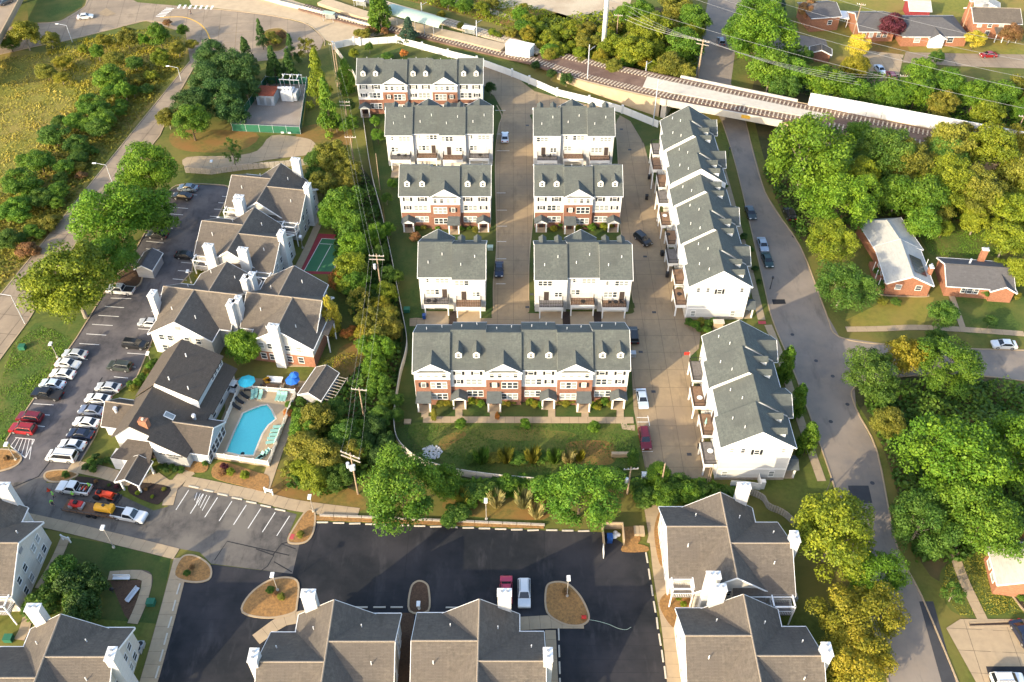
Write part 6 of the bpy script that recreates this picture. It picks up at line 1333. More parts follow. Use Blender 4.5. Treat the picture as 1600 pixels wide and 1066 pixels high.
P([(837, 103, 17, 'mid', 'dark'), (862, 116, 19, 'mid', 'dark'), (885, 124, 23, 'mid', 'dark')], 'tree', 'small trees on the railway bank', 'dark little tree on the grass bank below the railway')
P([(760, 768, 44, 'small', 'mid', .8), (795, 756, 40, 'small', 'green', .8), (735, 772, 40, 'small', 'mid', .8), (843, 760, 38, 'mid', 'green', .9), (870, 762, 34, 'mid', 'mid', .9), (715, 800, 40, 'small', 'mid', .6)], 'shrub', 'hedge on the bank', 'bush in the hedge on the bank above the black asphalt', fill=1, grow=1)
P([(1040, 775, 54, 'mid', 'green', .9), (1076, 772, 54, 'mid', 'green', .8), (1108, 776, 44, 'mid', 'mid', .8), (1008, 778, 46, 'mid', 'mid', .9), (960, 752, 34, 'mid', 'mid', .8), (1135, 772, 30, 'small', 'mid', .8)], 'shrub', 'hedge below the townhouse street', 'hedge bush below the end of the townhouse street', fill=1, grow=1)
P([(1030, 742, 46, 'mid', 'bright', .85, 'round bright green bush at the end of the townhouse street'), (990, 715, 27, 'col', 'mid', 1.3, 'dark upright shrub beside the red car bay'), (678, 648, 13, 'col', 'olive', 1.8, 'slim olive sapling on the lawn before the brick row'), (719, 662, 20, 'small', 'green', 1, 'round green shrub on the lawn left of the red sapling'), (777, 650, 9, 'col', 'orange', 1.8, 'tiny red sapling on the lawn before the brick row'), (820, 663, 19, 'small', 'bright', .95, 'round bright shrub alone on the middle of the lawn'), (928, 667, 22, 'small', 'green', 1.1, 'round green shrub on the lawn near the silver car'),
   (577, 74, 15, 'mid', 'mid', 1.2, 'small tree behind the start of the boundary wall'), (553, 84, 19, 'mid', 'yg', 1.1, 'yellow-green small tree by the roof of the five townhouses'), (632, 84, 15, 'small', 'orange', 1, 'rusty orange shrub behind the five townhouses'), (606, 88, 24, 'small', 'mid', .5, 'low green shrub behind the five townhouses'), (586, 190, 20, 'mid', 'green', 1.2, 'small green tree by the left gable of the four townhouses seen from behind'), (590, 213, 24, 'mid', 'green', 1.1, 'green tree by the decks of the four townhouses seen from behind'), (612, 288, 18, 'mid', 'green', 1, 'small green tree beside the left porch of the wooded-strip townhouses'), (604, 310, 22, 'mid', 'mid', 1, 'green tree on the lawn beside the wooded-strip townhouses'), (648, 370, 18, 'small', 'brown', 1, 'brown-leaved sapling in front of the wooded-strip townhouses'), (1465, 90, 26, 'mid', 'mid', .9, 'small tree at the residential street below the purple tree')], 'shrub')
P([(752, 714, 30, 'reed', 'mid'), (772, 716, 28, 'small', 'olive', .6), (790, 713, 30, 'reed', 'olive'), (808, 715, 30, 'small', 'mid', .6), (832, 713, 30, 'reed', 'olive'), (846, 714, 26, 'small', 'mid', .6), (866, 714, 28, 'reed', 'mid'), (888, 717, 26, 'reed', 'pale'), (736, 717, 24, 'small', 'mid', .6), (905, 713, 20, 'reed', 'gold'), (822, 718, 20, 'small', 'dark', .6)], 'grass', 'reeds in the lawn hollow', 'loose clump of reeds in the dry hollow of the lawn')
P([(818, 782, 36, 'reed', 'pale'), (775, 782, 32, 'reed', 'pale'), (722, 778, 30, 'reed', 'olive'), (838, 800, 30, 'reed', 'pale')], 'grass', 'pale grass clumps on the bank', 'pale feathery grass clump on the bank above the wheel stops')
def shr(pts, colrs, label, group, w=(9, 14), hf=.9):
    for k, (x, y) in enumerate(pts): plant(x, y, random.uniform(*w), 'small', colrs[k % len(colrs)], clabel(label, colrs[k % len(colrs)]), 'shrub', group, hf)
shr([(688, 630), (698, 629), (707, 632), (737, 627), (746, 628), (752, 631), (786, 628), (794, 630), (802, 627), (828, 628), (836, 632), (843, 633), (876, 628), (884, 630), (893, 627), (928, 633), (936, 629), (944, 628), (952, 632), (934, 637)], ['olive', 'gold', 'olive', 'yg', 'gold', 'green'], 'rounded shrub in the front beds of the six-house brick row', 'front beds of the brick row', (11, 17))
shr([(865, 357), (877, 352), (903, 356), (913, 352), (925, 355), (944, 354), (954, 353)], ['gold', 'green', 'yg', 'mid', 'green', 'yg'], 'rounded shrub before the porches of the townhouses between the streets', 'beds between the streets', (10, 17))
shr([(652, 357), (662, 356), (684, 356), (722, 358), (733, 357), (742, 359)], ['mid', 'olive', 'green', 'mid'], 'rounded shrub before the porches of the wooded-strip townhouses', 'beds of the wooded-strip townhouses', (9, 14))
shr([(1076, 503), (1086, 508), (1096, 502), (1106, 506), (1116, 503), (1128, 504), (1150, 508), (1092, 515), (1104, 516)], ['mid', 'green', 'olive', 'mid'], 'shrub in the bed at the gable end of the stepped row', 'bed at the stepped row gable', (11, 18))
shr([(1142, 328), (1148, 345), (1162, 370), (1172, 390), (1180, 420), (1186, 440), (1126, 270), (1132, 290)], ['dark', 'mid'], 'dark shrub in the front beds along the stepped row', 'front beds of the stepped row', (10, 16))
shr([(134, 730), (142, 723), (150, 714), (146, 732), (157, 722), (167, 719), (178, 719), (226, 739)], ['dark', 'mid'], 'clipped dark round shrub beside the clubhouse entrance', 'round shrubs at the clubhouse entrance', (13, 17))
shr([(250, 731), (260, 734), (268, 729), (274, 734), (282, 731), (258, 728), (284, 736)], ['mid', 'dark'], 'small clipped shrub below the clubhouse sign wall', 'shrubs below the sign wall', (9, 12))
shr([(240, 566), (234, 574), (228, 583), (222, 590), (214, 598), (207, 606), (204, 600), (231, 590)], ['mid', 'green', 'olive'], 'shrub in the hedge along the clubhouse side of the car park', 'clubhouse car park hedge', (13, 18))
shr([(350, 729), (361, 737), (382, 742), (347, 738)], ['purple', 'yg', 'yg', 'brown'], 'flowering shrub in the straw bed below the pool fence', 'straw bed below the pool', (14, 19))
shr([(150, 752), (170, 758), (182, 760), (215, 770), (238, 776), (256, 764), (228, 764)], ['brown', 'mid', 'purple', 'yg', 'yg', 'olive'], 'little plant in the mulch beds at the clubhouse drive', 'plants in the dark drive beds', (6, 10))
shr([(110, 915), (78, 930), (136, 900), (98, 895), (128, 952), (64, 948), (150, 915), (118, 940)], ['dark', 'mid'], 'dense dark bush crowding the small patio', 'bushes at the small patio', (48, 66), 1.0)
shr([(12, 800), (2, 790)], ['dark'], 'dark bush at the verge of the entrance drive', 'bushes at the entrance drive', (26, 34))
shr([(430, 928), (422, 922), (440, 932), (300, 886), (292, 896), (1060, 934), (1068, 944), (1070, 972), (884, 925), (470, 835), (102, 742), (10, 716), (320, 725)], ['brown', 'mid', 'olive', 'brown', 'mid', 'yg', 'yg', 'yg', 'brown', 'olive', 'mid', 'brown', 'mid'], 'small plant in a straw-mulched island', 'plants in the mulched islands', (9, 15))
shr([(1590, 905), (1585, 920), (1568, 880), (1560, 892), (1597, 935), (1590, 835)], ['orange', 'brown', 'purple', 'mid', 'mid', 'orange'], 'plant in the curved mulch bed of the brick bungalow', 'curved dark bed', (14, 26))
shr([(1380, 470), (1400, 472), (1378, 446), (1560, 458), (1575, 460), (1540, 456), (1590, 462), (1372, 425)], ['olive', 'mid', 'mid', 'yg', 'olive', 'mid'], 'low shrub against the walls of the bungalows', 'shrubs against the bungalows', (14, 24))
shr([(352, 428), (340, 430), (313, 430), (416, 420), (318, 445)], ['yg', 'mid', 'olive'], 'shrub squeezed between the apartment walls', 'shrubs between the apartments', (14, 20))
shr([(430, 64), (438, 56), (424, 56), (580, 48), (560, 52), (600, 50), (572, 53)], ['olive', 'brown', 'olive', 'brown', 'olive', 'brown'], 'dry low shrub beside the station and roundabout', 'dry shrubs by the station', (16, 26))
shr([(452, 632), (458, 640), (450, 645), (470, 628), (500, 628)], ['green', 'bright', 'orange', 'mid'], 'garden shrub behind the pool shed', 'shrubs behind the pool shed', (14, 22))

# --- ground cover nobody could count
def cover(name, px, n, size, hmax, cols, label, blades=False):
    pts = [G2(p) for p in px]; xs = [p[0] for p in pts]; ys = [p[1] for p in pts]
    X = rng.uniform(min(xs), max(xs), n * 3); Y = rng.uniform(min(ys), max(ys), n * 3); ins = np.zeros(len(X), bool)
    for i in range(len(pts)):
        (x1, y1), (x2, y2) = pts[i - 1], pts[i]
        if y1 == y2: continue
        c_ = ((y1 > Y) != (y2 > Y)) & (X < (x2 - x1) * (Y - y1) / (y2 - y1) + x1); ins ^= c_
    X = X[ins][:n]; Y = Y[ins][:n]; k = len(X)
    cl = .5 + .25 * np.sin(X * .7 + 1.3 * np.sin(Y * .45)) + .25 * np.sin(Y * .83 + 1.7 * np.sin(X * .31))
    Z = hmax * (.15 + .85 * rng.random(k)) * (.25 + cl); s = size * (.6 + .8 * rng.random(k)); a = rng.random(k) * 6.283
    if blades:
        ux, uy = np.cos(a) * s * .35, np.sin(a) * s * .35; lx, ly = rng.normal(size=k) * s * .3 + s * .25, rng.normal(size=k) * s * .3 + s * .2
        V = np.stack([np.stack([X - ux, Y - uy, np.zeros(k)], 1), np.stack([X + ux, Y + uy, np.zeros(k)], 1), np.stack([X + ux * .8 + lx, Y + uy * .8 + ly, Z], 1), np.stack([X - ux * .8 + lx, Y - uy * .8 + ly, Z * .9], 1)], 1).reshape(-1, 3)
    else:
        N = rng.normal(size=(k, 3)) * .6 + np.array([0, 0, 1.0]); N /= np.linalg.norm(N, axis=1)[:, None]; A = np.cross(N, rng.normal(size=(k, 3))); A /= np.linalg.norm(A, axis=1)[:, None]; B = np.cross(N, A); C = np.stack([X, Y, Z], 1)
        V = np.stack([C - A * s[:, None], C + B * s[:, None] * .7, C + A * s[:, None], C - B * s[:, None] * .7], 1).reshape(-1, 3)
    me = bpy.data.meshes.new(name); me.vertices.add(4 * k); me.vertices.foreach_set('co', V.ravel().astype(np.float32)); me.loops.add(4 * k); me.loops.foreach_set('vertex_index', np.arange(4 * k, dtype=np.int32)); me.polygons.add(k); me.polygons.foreach_set('loop_start', np.arange(0, 4 * k, 4, dtype=np.int32))
    t = np.clip(cl * .6 + rng.random(k) * .4, 0, 1); at = me.attributes.new('tint', 'FLOAT', 'POINT'); at.data.foreach_set('value', np.repeat(t, 4).astype(np.float32)); me.materials.append(M_LEAF); me.update(); me.validate()
    o = link(bpy.data.objects.new(name, me)); o.color = (*COLS[cols], 1); o['kind'] = 'stuff'; tag(o, label, 'ground cover'); return o
cover('tall_grass', [(-30, 95), (60, 84), (140, 76), (230, 52), (285, 64), (288, 100), (220, 185), (120, 310), (-30, 490)], 26000, .42, .4, 'straw', 'rough yellowing tall grass covering the meadow', True)
cover('tall_grass', [(70, 72), (230, 45), (285, 60), (288, 100), (200, 180), (120, 170), (90, 120)], 7000, .45, .6, 'gold', 'golden dry grass patches among the meadow scrub', True)
cover('undergrowth', [(205, 110), (250, 90), (285, 95), (215, 185), (120, 305), (20, 430), (-30, 480), (-30, 330), (60, 240), (130, 160)], 7000, .35, .9, 'olive', 'tangled undergrowth between the meadow and the west road')
cover('undergrowth', [(1180, 118), (1300, 108), (1440, 125), (1620, 150), (1620, 215), (1260, 150), (1190, 140)], 8000, .35, 1.6, 'green', 'leafy undergrowth between the noise wall and the brick houses')
cover('undergrowth', [(1250, 195), (1330, 210), (1620, 262), (1620, 345), (1560, 350), (1450, 345), (1370, 340), (1250, 380), (1190, 270)], 14000, .34, 2.0, 'mid', 'leafy undergrowth below the railway woods')
cover('undergrowth', [(1345, 620), (1480, 590), (1620, 610), (1620, 820), (1500, 880), (1430, 880), (1385, 720)], 12000, .34, 2.2, 'mid', 'leafy undergrowth below the huge corner trees')
cover('undergrowth', [(545, 260), (590, 300), (622, 470), (628, 540), (612, 640), (610, 700), (560, 760), (500, 780), (450, 760), (500, 650), (572, 560), (520, 400)], 9000, .38, 1.8, 'mid', 'tangled undergrowth of the wooded strip')
cover('undergrowth', [(820, 40), (990, 12), (1100, 40), (1085, 125), (1000, 122), (900, 88), (815, 68)], 9000, .42, 1.8, 'yg', 'yellow-green undergrowth of the railway thicket')
cover('undergrowth', [(700, 752), (850, 760), (850, 780), (700, 775)], 2500, .3, 1.3, 'green', 'creeping hedge plants along the fence above the bank')
cover('undergrowth', [(985, 755), (1110, 757), (1170, 768), (1165, 785), (1040, 792), (990, 785)], 2500, .3, 1.5, 'green', 'creeping hedge plants below the townhouse street')
cover('lawn_tufts', [(625, 665), (985, 662), (1003, 740), (760, 742), (650, 715)], 9000, .22, .22, 'mid', 'short uneven turf of the lawn before the brick row', True)
cover('lawn_tufts', [(20, 540), (60, 508), (115, 528), (60, 610), (5, 690), (-30, 680)], 6000, .22, .22, 'green', 'short uneven turf between west road and car park', True)
cover('lawn_tufts', [(500, 560), (578, 545), (575, 640), (540, 730), (440, 770), (440, 745)], 5000, .22, .25, 'gold', 'dry uneven turf of the strip behind the pool', True)
cover('lawn_tufts', [(1440, 350), (1535, 348), (1562, 400), (1480, 402), (1450, 395)], 4000, .22, .22, 'green', 'short turf of the lawn clearing by the woods', True)
cover('lawn_tufts', [(1480, 880), (1560, 840), (1605, 960), (1500, 962), (1470, 920)], 4000, .22, .22, 'olive', 'short turf of the bungalow lawn', True)

P([(725, 8, 34, 'mid', 'green', .8), (752, 12, 30, 'mid', 'yg', .8), (700, 4, 30, 'mid', 'green', .8), (770, 6, 26, 'mid', 'olive', .8), (812, 22, 30, 'mid', 'green', 1), (828, 34, 30, 'mid', 'yg', .9), (800, 52, 22, 'small', 'olive', .8), (720, 40, 16, 'small', 'olive', .8), (770, 52, 18, 'small', 'yg', .8), (690, 22, 16, 'small', 'gold', .8)], 'shrub', 'shrubs behind the station', 'shrub on the rough verge behind the station platform', fill=1)
cover('tall_grass', [(600, -8), (700, 15), (800, 48), (835, 68), (905, 40), (850, 15), (760, -8)], 6000, .45, .6, 'yg', 'rough grass behind the station platform', True)
# ================================================================ VEHICLES
def prof_mesh(prof, w, m, bev=.09, name='body', taper=.0):
    mb = MB(); n = len(prof); mb.v = [(x, -w / 2, z) for x, z in prof] + [(x, w / 2, z) for x, z in prof]
    mb.f = [tuple(range(n)), tuple(range(2 * n - 1, n - 1, -1))] + [(k, n + k, n + (k + 1) % n, (k + 1) % n) for k in range(n)]
    return mb.mesh(name, m, bevel=bev)
def frustum(x0, x1, x2, x3, wb, wt, z0, z1):
    """base x0..x3 at z0, top x1..x2 at z1"""
    return [(x0, -wb / 2, z0), (x3, -wb / 2, z0), (x3, wb / 2, z0), (x0, wb / 2, z0), (x1, -wt / 2, z1), (x2, -wt / 2, z1), (x2, wt / 2, z1), (x1, wt / 2, z1)]
def inset_quad(q, n_off, fx=.12, fz=.12):
    q = [Vector(p) for p in q]; c = sum(q, Vector()) / 4; nrm = (q[1] - q[0]).cross(q[3] - q[0]).normalized()
    return [tuple(c + (p - c) * (1 - fx) + nrm * n_off) for p in q]
CARS = {  # L, W, belt z, roof z, lower profile, cabin x0..x3 (front is +x)
    'sedan': dict(W=1.82, prof=[(-2.32, .35), (-2.36, .75), (-2.2, .98), (-1.45, 1.0), (.95, .98), (1.95, .82), (2.3, .66), (2.34, .35), (1.9, .2), (-1.9, .2)], cab=(-1.75, -1.0, .35, 1.15, .97, 1.45), wb=1.36),
    'suv': dict(W=1.9, prof=[(-2.32, .4), (-2.36, .95), (-2.3, 1.12), (-1.4, 1.12), (1.05, 1.1), (2.0, .98), (2.32, .8), (2.36, .4), (1.9, .25), (-1.9, .25)], cab=(-2.25, -2.0, .3, 1.15, 1.1, 1.72), wb=1.38),
    'pickup': dict(W=1.98, prof=[(-2.85, .45), (-2.9, 1.05), (-.75, 1.07), (1.35, 1.15), (2.6, 1.08), (2.85, .9), (2.88, .45), (2.3, .3), (-2.3, .3)], cab=(-.8, -.6, .7, 1.4, 1.1, 1.86), wb=1.8),
    'van': dict(W=2.0, prof=[(-2.6, .35), (-2.64, 1.1), (-2.6, 1.2), (1.7, 1.2), (2.4, 1.0), (2.62, .75), (2.64, .35), (2.2, .25), (-2.2, .25)], cab=(-2.6, -2.5, .9, 1.85, 1.18, 2.05), wb=1.55),
}
CM = {}
def car_parts(kind):
    if kind in CM: return CM[kind]
    d = CARS[kind]; W = d['W']; x0, x1, x2, x3, z0, z1 = d['cab']; body = prof_mesh(d['prof'], W, 'steel_white')
    F = frustum(x0, x1, x2, x3, W - .12, W - .46, z0 - .02, z1); cb = MB(); cb.v = F; cb.f = [(3, 2, 1, 0), (4, 5, 6, 7), (0, 1, 5, 4), (1, 2, 6, 5), (2, 3, 7, 6), (3, 0, 4, 7)]
    cab = cb.mesh('cabin', 'steel_white', bevel=.06)
    q = lambda i: [F[j] for j in i]; gl = {}
    for nm, i in (('windscreen', (1, 2, 6, 5)), ('rear_window', (3, 0, 4, 7)), ('side_window', (0, 1, 5, 4)), ('side_window_r', (2, 3, 7, 6))):
        gl[nm] = MB().poly(inset_quad(q(i), .022, .14)).mesh(nm.replace('_r', '') if nm.endswith('_r') else nm, 'car_glass')
    r = .34 if kind in ('sedan',) else .38
    ty = MB().tube((0, -.11, 0), (0, .11, 0), r, n=16).mesh('wheel', 'tyre'); rim = MB().tube((0, -.118, 0), (0, .118, 0), r * .62, n=12).mesh('rim', 'rim')
    xf = max(p[0] for p in d['prof']); xb = min(p[0] for p in d['prof']); zl = d['prof'][1][1]
    hl = MB().box(-.06, .06, -.2, .2, -.07, .07).mesh('headlight', 'lamp_clear'); tl = MB().box(-.05, .05, -.18, .18, -.1, .1).mesh('tail_light', 'lamp_red'); mi = MB().box(-.07, .07, -.1, .1, -.06, .06).mesh('mirror', 'black_plastic')
    CM[kind] = (body, cab, gl, ty, rim, r, d['wb'], W, xf, xb, hl, tl, mi, (x3, z0)); return CM[kind]
PAINTS = {}
def pnt(c):
    if c not in PAINTS: PAINTS[c] = paint('car_paint', c)
    return PAINTS[c]
WH = (.72, .72, .7); SI = (.45, .47, .49); BK = (.012, .013, .015); GR = (.09, .1, .11); NV = (.015, .022, .05); RD = (.30, .012, .016); DR = (.16, .01, .018); BL = (.25, .36, .5); DG = (.02, .05, .045); LB = (.5, .58, .66)
def car(px, rz, kind, col, label, z=.04, zpx=0, cat='car'):
    body, cab, gl, ty, rim, r, wb, W, xf, xb, hl, tl, mi, (x3, z0) = car_parts(kind)
    T = thing({'pickup': 'pickup_truck', 'van': 'van'}.get(kind, 'parked_car'), label, {'pickup': 'pickup', 'van': 'van', 'suv': 'car'}.get(kind, cat), (*G2(px, zpx), z + zpx), R(rz)); m = pnt(col)
    for nm, me in (('body', body), ('cabin', cab)):
        o = inst(nm, me, T); o.material_slots[0].link = 'OBJECT'; o.material_slots[0].material = m
    for nm in gl: inst(nm.replace('_r', '') if nm == 'side_window_r' else nm, gl[nm], T)
    for x in (-wb, wb):
        for s in (-1, 1): w_ = inst('wheel', ty, T, (x, s * (W / 2 - .1), r)); inst('rim', rim, w_)
    for s in (-1, 1): inst('headlight', hl, T, (xf - .08, s * (W / 2 - .32), .68)); inst('tail_light', tl, T, (xb + .05, s * (W / 2 - .3), .8)); inst('mirror', mi, T, (x3 - .15, s * (W / 2 + .03), z0 + .08))
    if kind == 'pickup': MB().box(-2.78, -.85, -W / 2 + .18, W / 2 - .18, 1.06, 1.085).build('load_bed', 'black_plastic', T)
    if kind == 'suv' or kind == 'van':
        for s in (-1, 1): MB().tube((CARS[kind]['cab'][1] + .2, s * (W / 2 - .35), CARS[kind]['cab'][5] + .06), (CARS[kind]['cab'][2] - .1, s * (W / 2 - .35), CARS[kind]['cab'][5] + .06), .03, n=5).build('roof_rail', 'metal_dark', T)
    return T
A_ = 172
for px, k, c, l in (((119, 557), 'sedan', SI, 'silver saloon at the lawn kerb next to a white saloon and an empty bay'), ((108, 572), 'sedan', WH, 'white saloon between the silver saloon and another white saloon at the lawn kerb'), ((100, 588), 'sedan', WH, 'white saloon between a white and a light silver saloon at the lawn kerb'), ((84, 604), 'sedan', LB, 'light silver saloon beside the black pickup'), ((76, 620), 'pickup', BK, 'black pickup truck beside the light silver saloon'), ((49, 656), 'suv', DR, 'dark red car beside the bright red car'), ((38, 674), 'suv', RD, 'bright red car beside the striped bay'),
                    ((190, 457), 'pickup', WH, 'white pickup truck with black bed beside the mail shelter'), ((247, 371), 'sedan', BK, 'black saloon under the leaning green tree'), ((292, 403), 'sedan', BK, 'black saloon beside the apartment gable wall'), ((286, 310), 'sedan', BK, 'black saloon beside the grey-blue saloon at the car park head'), ((295, 297), 'sedan', (.2, .25, .3), 'grey-blue saloon in the last bay of the car park'),
                    ((236, 508), 'sedan', SI, 'silver-white saloon alone beside the white apartment gable'), ((213, 542), 'suv', BK, 'black saloon beside the clubhouse end of the apartments'), ((189, 576), 'suv', (.05, .06, .055), 'dark green estate car beside the hedge'), ((171, 609), 'sedan', SI, 'silver saloon at the hedge end beside a white saloon'), ((155, 627), 'sedan', WH, 'white saloon between the silver and the slate blue saloon'), ((145, 645), 'sedan', (.16, .19, .26), 'slate blue saloon next to the clubhouse wing'), ((137, 664), 'sedan', WH, 'white saloon with sunroof between the slate blue and the navy saloon'), ((128, 682), 'sedan', NV, 'navy saloon between two white saloons'), ((115, 699), 'sedan', WH, 'white saloon between the navy saloon and the white van'), ((99, 717), 'van', WH, 'white van parked in the last bay by the drive island')):
    car(px, A_ + random.uniform(-2, 2) + (180 if random.random() < .15 else 0), k, c, l)
car((791, 925), 90, 'suv', (.42, .03, .07), 'red car parked beside the white chimney of the apartments'); car((819, 931), -90, 'suv', WH, 'white car with sunroof beside the straw mulch island')
car((789, 218), 90, 'sedan', (.62, .66, .72), 'white saloon parked by the four townhouses seen from behind', .09); car((780, 425), -90, 'sedan', NV, 'navy saloon parked beside the pair of townhouses', .09); car((1004, 378), -58, 'suv', BK, 'black car driving at an angle along the concrete street', .09); car((1003, 627), -88, 'sedan', LB, 'pale blue-white saloon parked beside the lawn path', .09); car((1007, 690), -88, 'suv', DR, 'dark red car parked in the lowest bay of the concrete street', .09); car((989, 528), 90, 'suv', BK, 'black car half hidden behind the end of the brick row', .09)
car((1172, 336), -87, 'sedan', (.05, .07, .08), 'dark grey saloon parked alone on the street by the stepped row'); car((1191, 386), -89, 'sedan', (.35, .42, .5), 'silver-blue saloon parked right in front of the dark green car'); car((1198, 410), -88, 'sedan', DG, 'dark green saloon parked right behind the silver-blue saloon'); car((1233, 338), 94, 'suv', BK, 'black car parked under the bright green street trees'); car((1126, 68), 88, 'suv', (.1, .12, .16), 'dark car driving away along the street beyond the bridge')
car((1567, 542), 176, 'sedan', WH, 'white saloon parked on the side street behind the wide green tree'); car((1596, 995), -80, 'sedan', NV, 'navy car parked on the pale driveway'); car((1572, 1066), 0, 'suv', WH, 'white car at the foot of the pale driveway'); car((1374, 112), -80, 'sedan', LB, 'pale blue car in the driveway under the power lines'); car((1391, 122), 92, 'suv', DR, 'dark red car in the driveway under the power lines'); car((1397, 137), 80, 'sedan', NV, 'navy car at the foot of the driveway under the power lines'); car((1543, 89), 184, 'sedan', RD, 'red saloon parked on the residential street'); car((134, 29), 14, 'sedan', WH, 'white saloon driving along the station road'); car((9, 6), 60, 'sedan', GR, 'dark grey saloon driving on the overpass', .05, 6)
t1 = car((118, 767), 172, 'pickup', WH, 'white work pickup loaded with tools beside the flower bed')
for k in range(7): MB().box(-2.6 + k * .22, -2.45 + k * .22, -.6 + (k % 3) * .35, .1 + (k % 3) * .3, 1.06, 1.25 + .12 * (k % 2)).build('tool', ('wood_dark', 'orange_red', 'metal_grey')[k % 3], t1)
car((204, 809), -12, 'pickup', WH, 'white pickup truck towing the trailer of paving machines')
# trailer with machines
T = thing('equipment_trailer', 'black flat equipment trailer with low rails behind the white pickup', 'trailer', (*G2((150, 800)), .04), R(-10))
MB().box(-5.2, 4.2, -1.1, 1.1, .55, .7).build('flat_bed', 'wood_dark', T); 
for s in (-1, 1):
    MB().tube((-5.2, s * 1.12, 1.2), (4.2, s * 1.12, 1.2), .05, n=6).build('side_rail', 'metal_dark', T)
    for k in range(8): MB().tube((-5.1 + k * 1.3, s * 1.12, .6), (-5.1 + k * 1.3, s * 1.12, 1.2), .04, n=5).build('rail_post', 'metal_dark', T)
    for x in (-.6, .5): MB().tube((x, s * 1.15, .36), (x, s * 1.35, .36), .36, n=14).build('wheel', 'tyre', T)
MB().tube((4.2, 0, .6), (5.6, 0, .55), .08, n=6).build('drawbar', 'metal_dark', T)
q = T.location
def at_trailer(x, z=.75): return (q.x + math.cos(R(-10)) * x, q.y + math.sin(R(-10)) * x, z)
D = thing('roller', 'small dark red road roller loaded on the trailer', 'roller', at_trailer(-3.0), R(-10))
MB().box(-1.1, 1.1, -.55, .55, .5, 1.0).build('chassis', 'red_paint', D, bevel=.06); MB().box(-.3, .3, -.3, .3, 1.0, 1.35).build('seat', 'black_plastic', D)
for x in (-.85, .85): MB().tube((x, -.6, .42), (x, .6, .42), .42, n=16).build('drum', 'metal_grey', D)
for y in (-.5, .5): MB().tube((-.5, y, 1), (-.5, y, 1.9), .04, n=5).build('roll_bar', 'metal_dark', D)
D = thing('asphalt_sprayer', 'yellow tank sprayer loaded on the trailer next to the white pickup', 'sprayer', at_trailer(2.0), R(-10))
MB().tube((-1.5, 0, .8), (1.5, 0, .8), .7, n=16).build('tank', 'yellow_paint', D); MB().box(-1.6, 1.6, -.6, .6, 0, .2).build('frame', 'metal_dark', D); MB().tube((0, 0, 1.5), (0, 0, 1.7), .25, n=10).build('hatch', 'metal_dark', D); MB().box(1.0, 1.7, -.5, .5, 1.3, 1.7).build('engine_box', 'yellow_paint', D)
D = thing('compact_tractor', 'bright red compact tractor beside the work pickup', 'tractor', (*G2((165, 777)), .04), R(-12))
MB().box(-.2, 1.6, -.45, .45, .6, 1.25).build('bonnet', 'orange_red', D, bevel=.08); MB().box(-1.5, -.1, -.6, .6, .6, 1.0).build('rear_body', 'orange_red', D, bevel=.05); MB().box(-1.1, -.5, -.3, .3, 1.0, 1.4).build('seat', 'black_plastic', D)
for s in (-1, 1):
    MB().tube((-1.0, s * .62, .62), (-1.0, s * .95, .62), .62, n=16).build('wheel', 'tyre', D); MB().tube((1.1, s * .5, .38), (1.1, s * .75, .38), .38, n=14).build('wheel', 'tyre', D)
    MB().tube((.2, s * .6, 1.0), (2.1, s * .6, .5), .08, n=6).build('loader_arm', 'orange_red', D); MB().tube((-1.3, s * .5, 1), (-1.3, s * .5, 2.1), .05, n=5).build('roll_bar', 'metal_dark', D)
MB().slab([(2.0, -.9, .2), (2.6, -.9, .2), (2.6, .9, .2), (2.0, .9, .2)], .1).box(2.0, 2.1, -.9, .9, .1, .7).build('bucket', 'metal_dark', D)
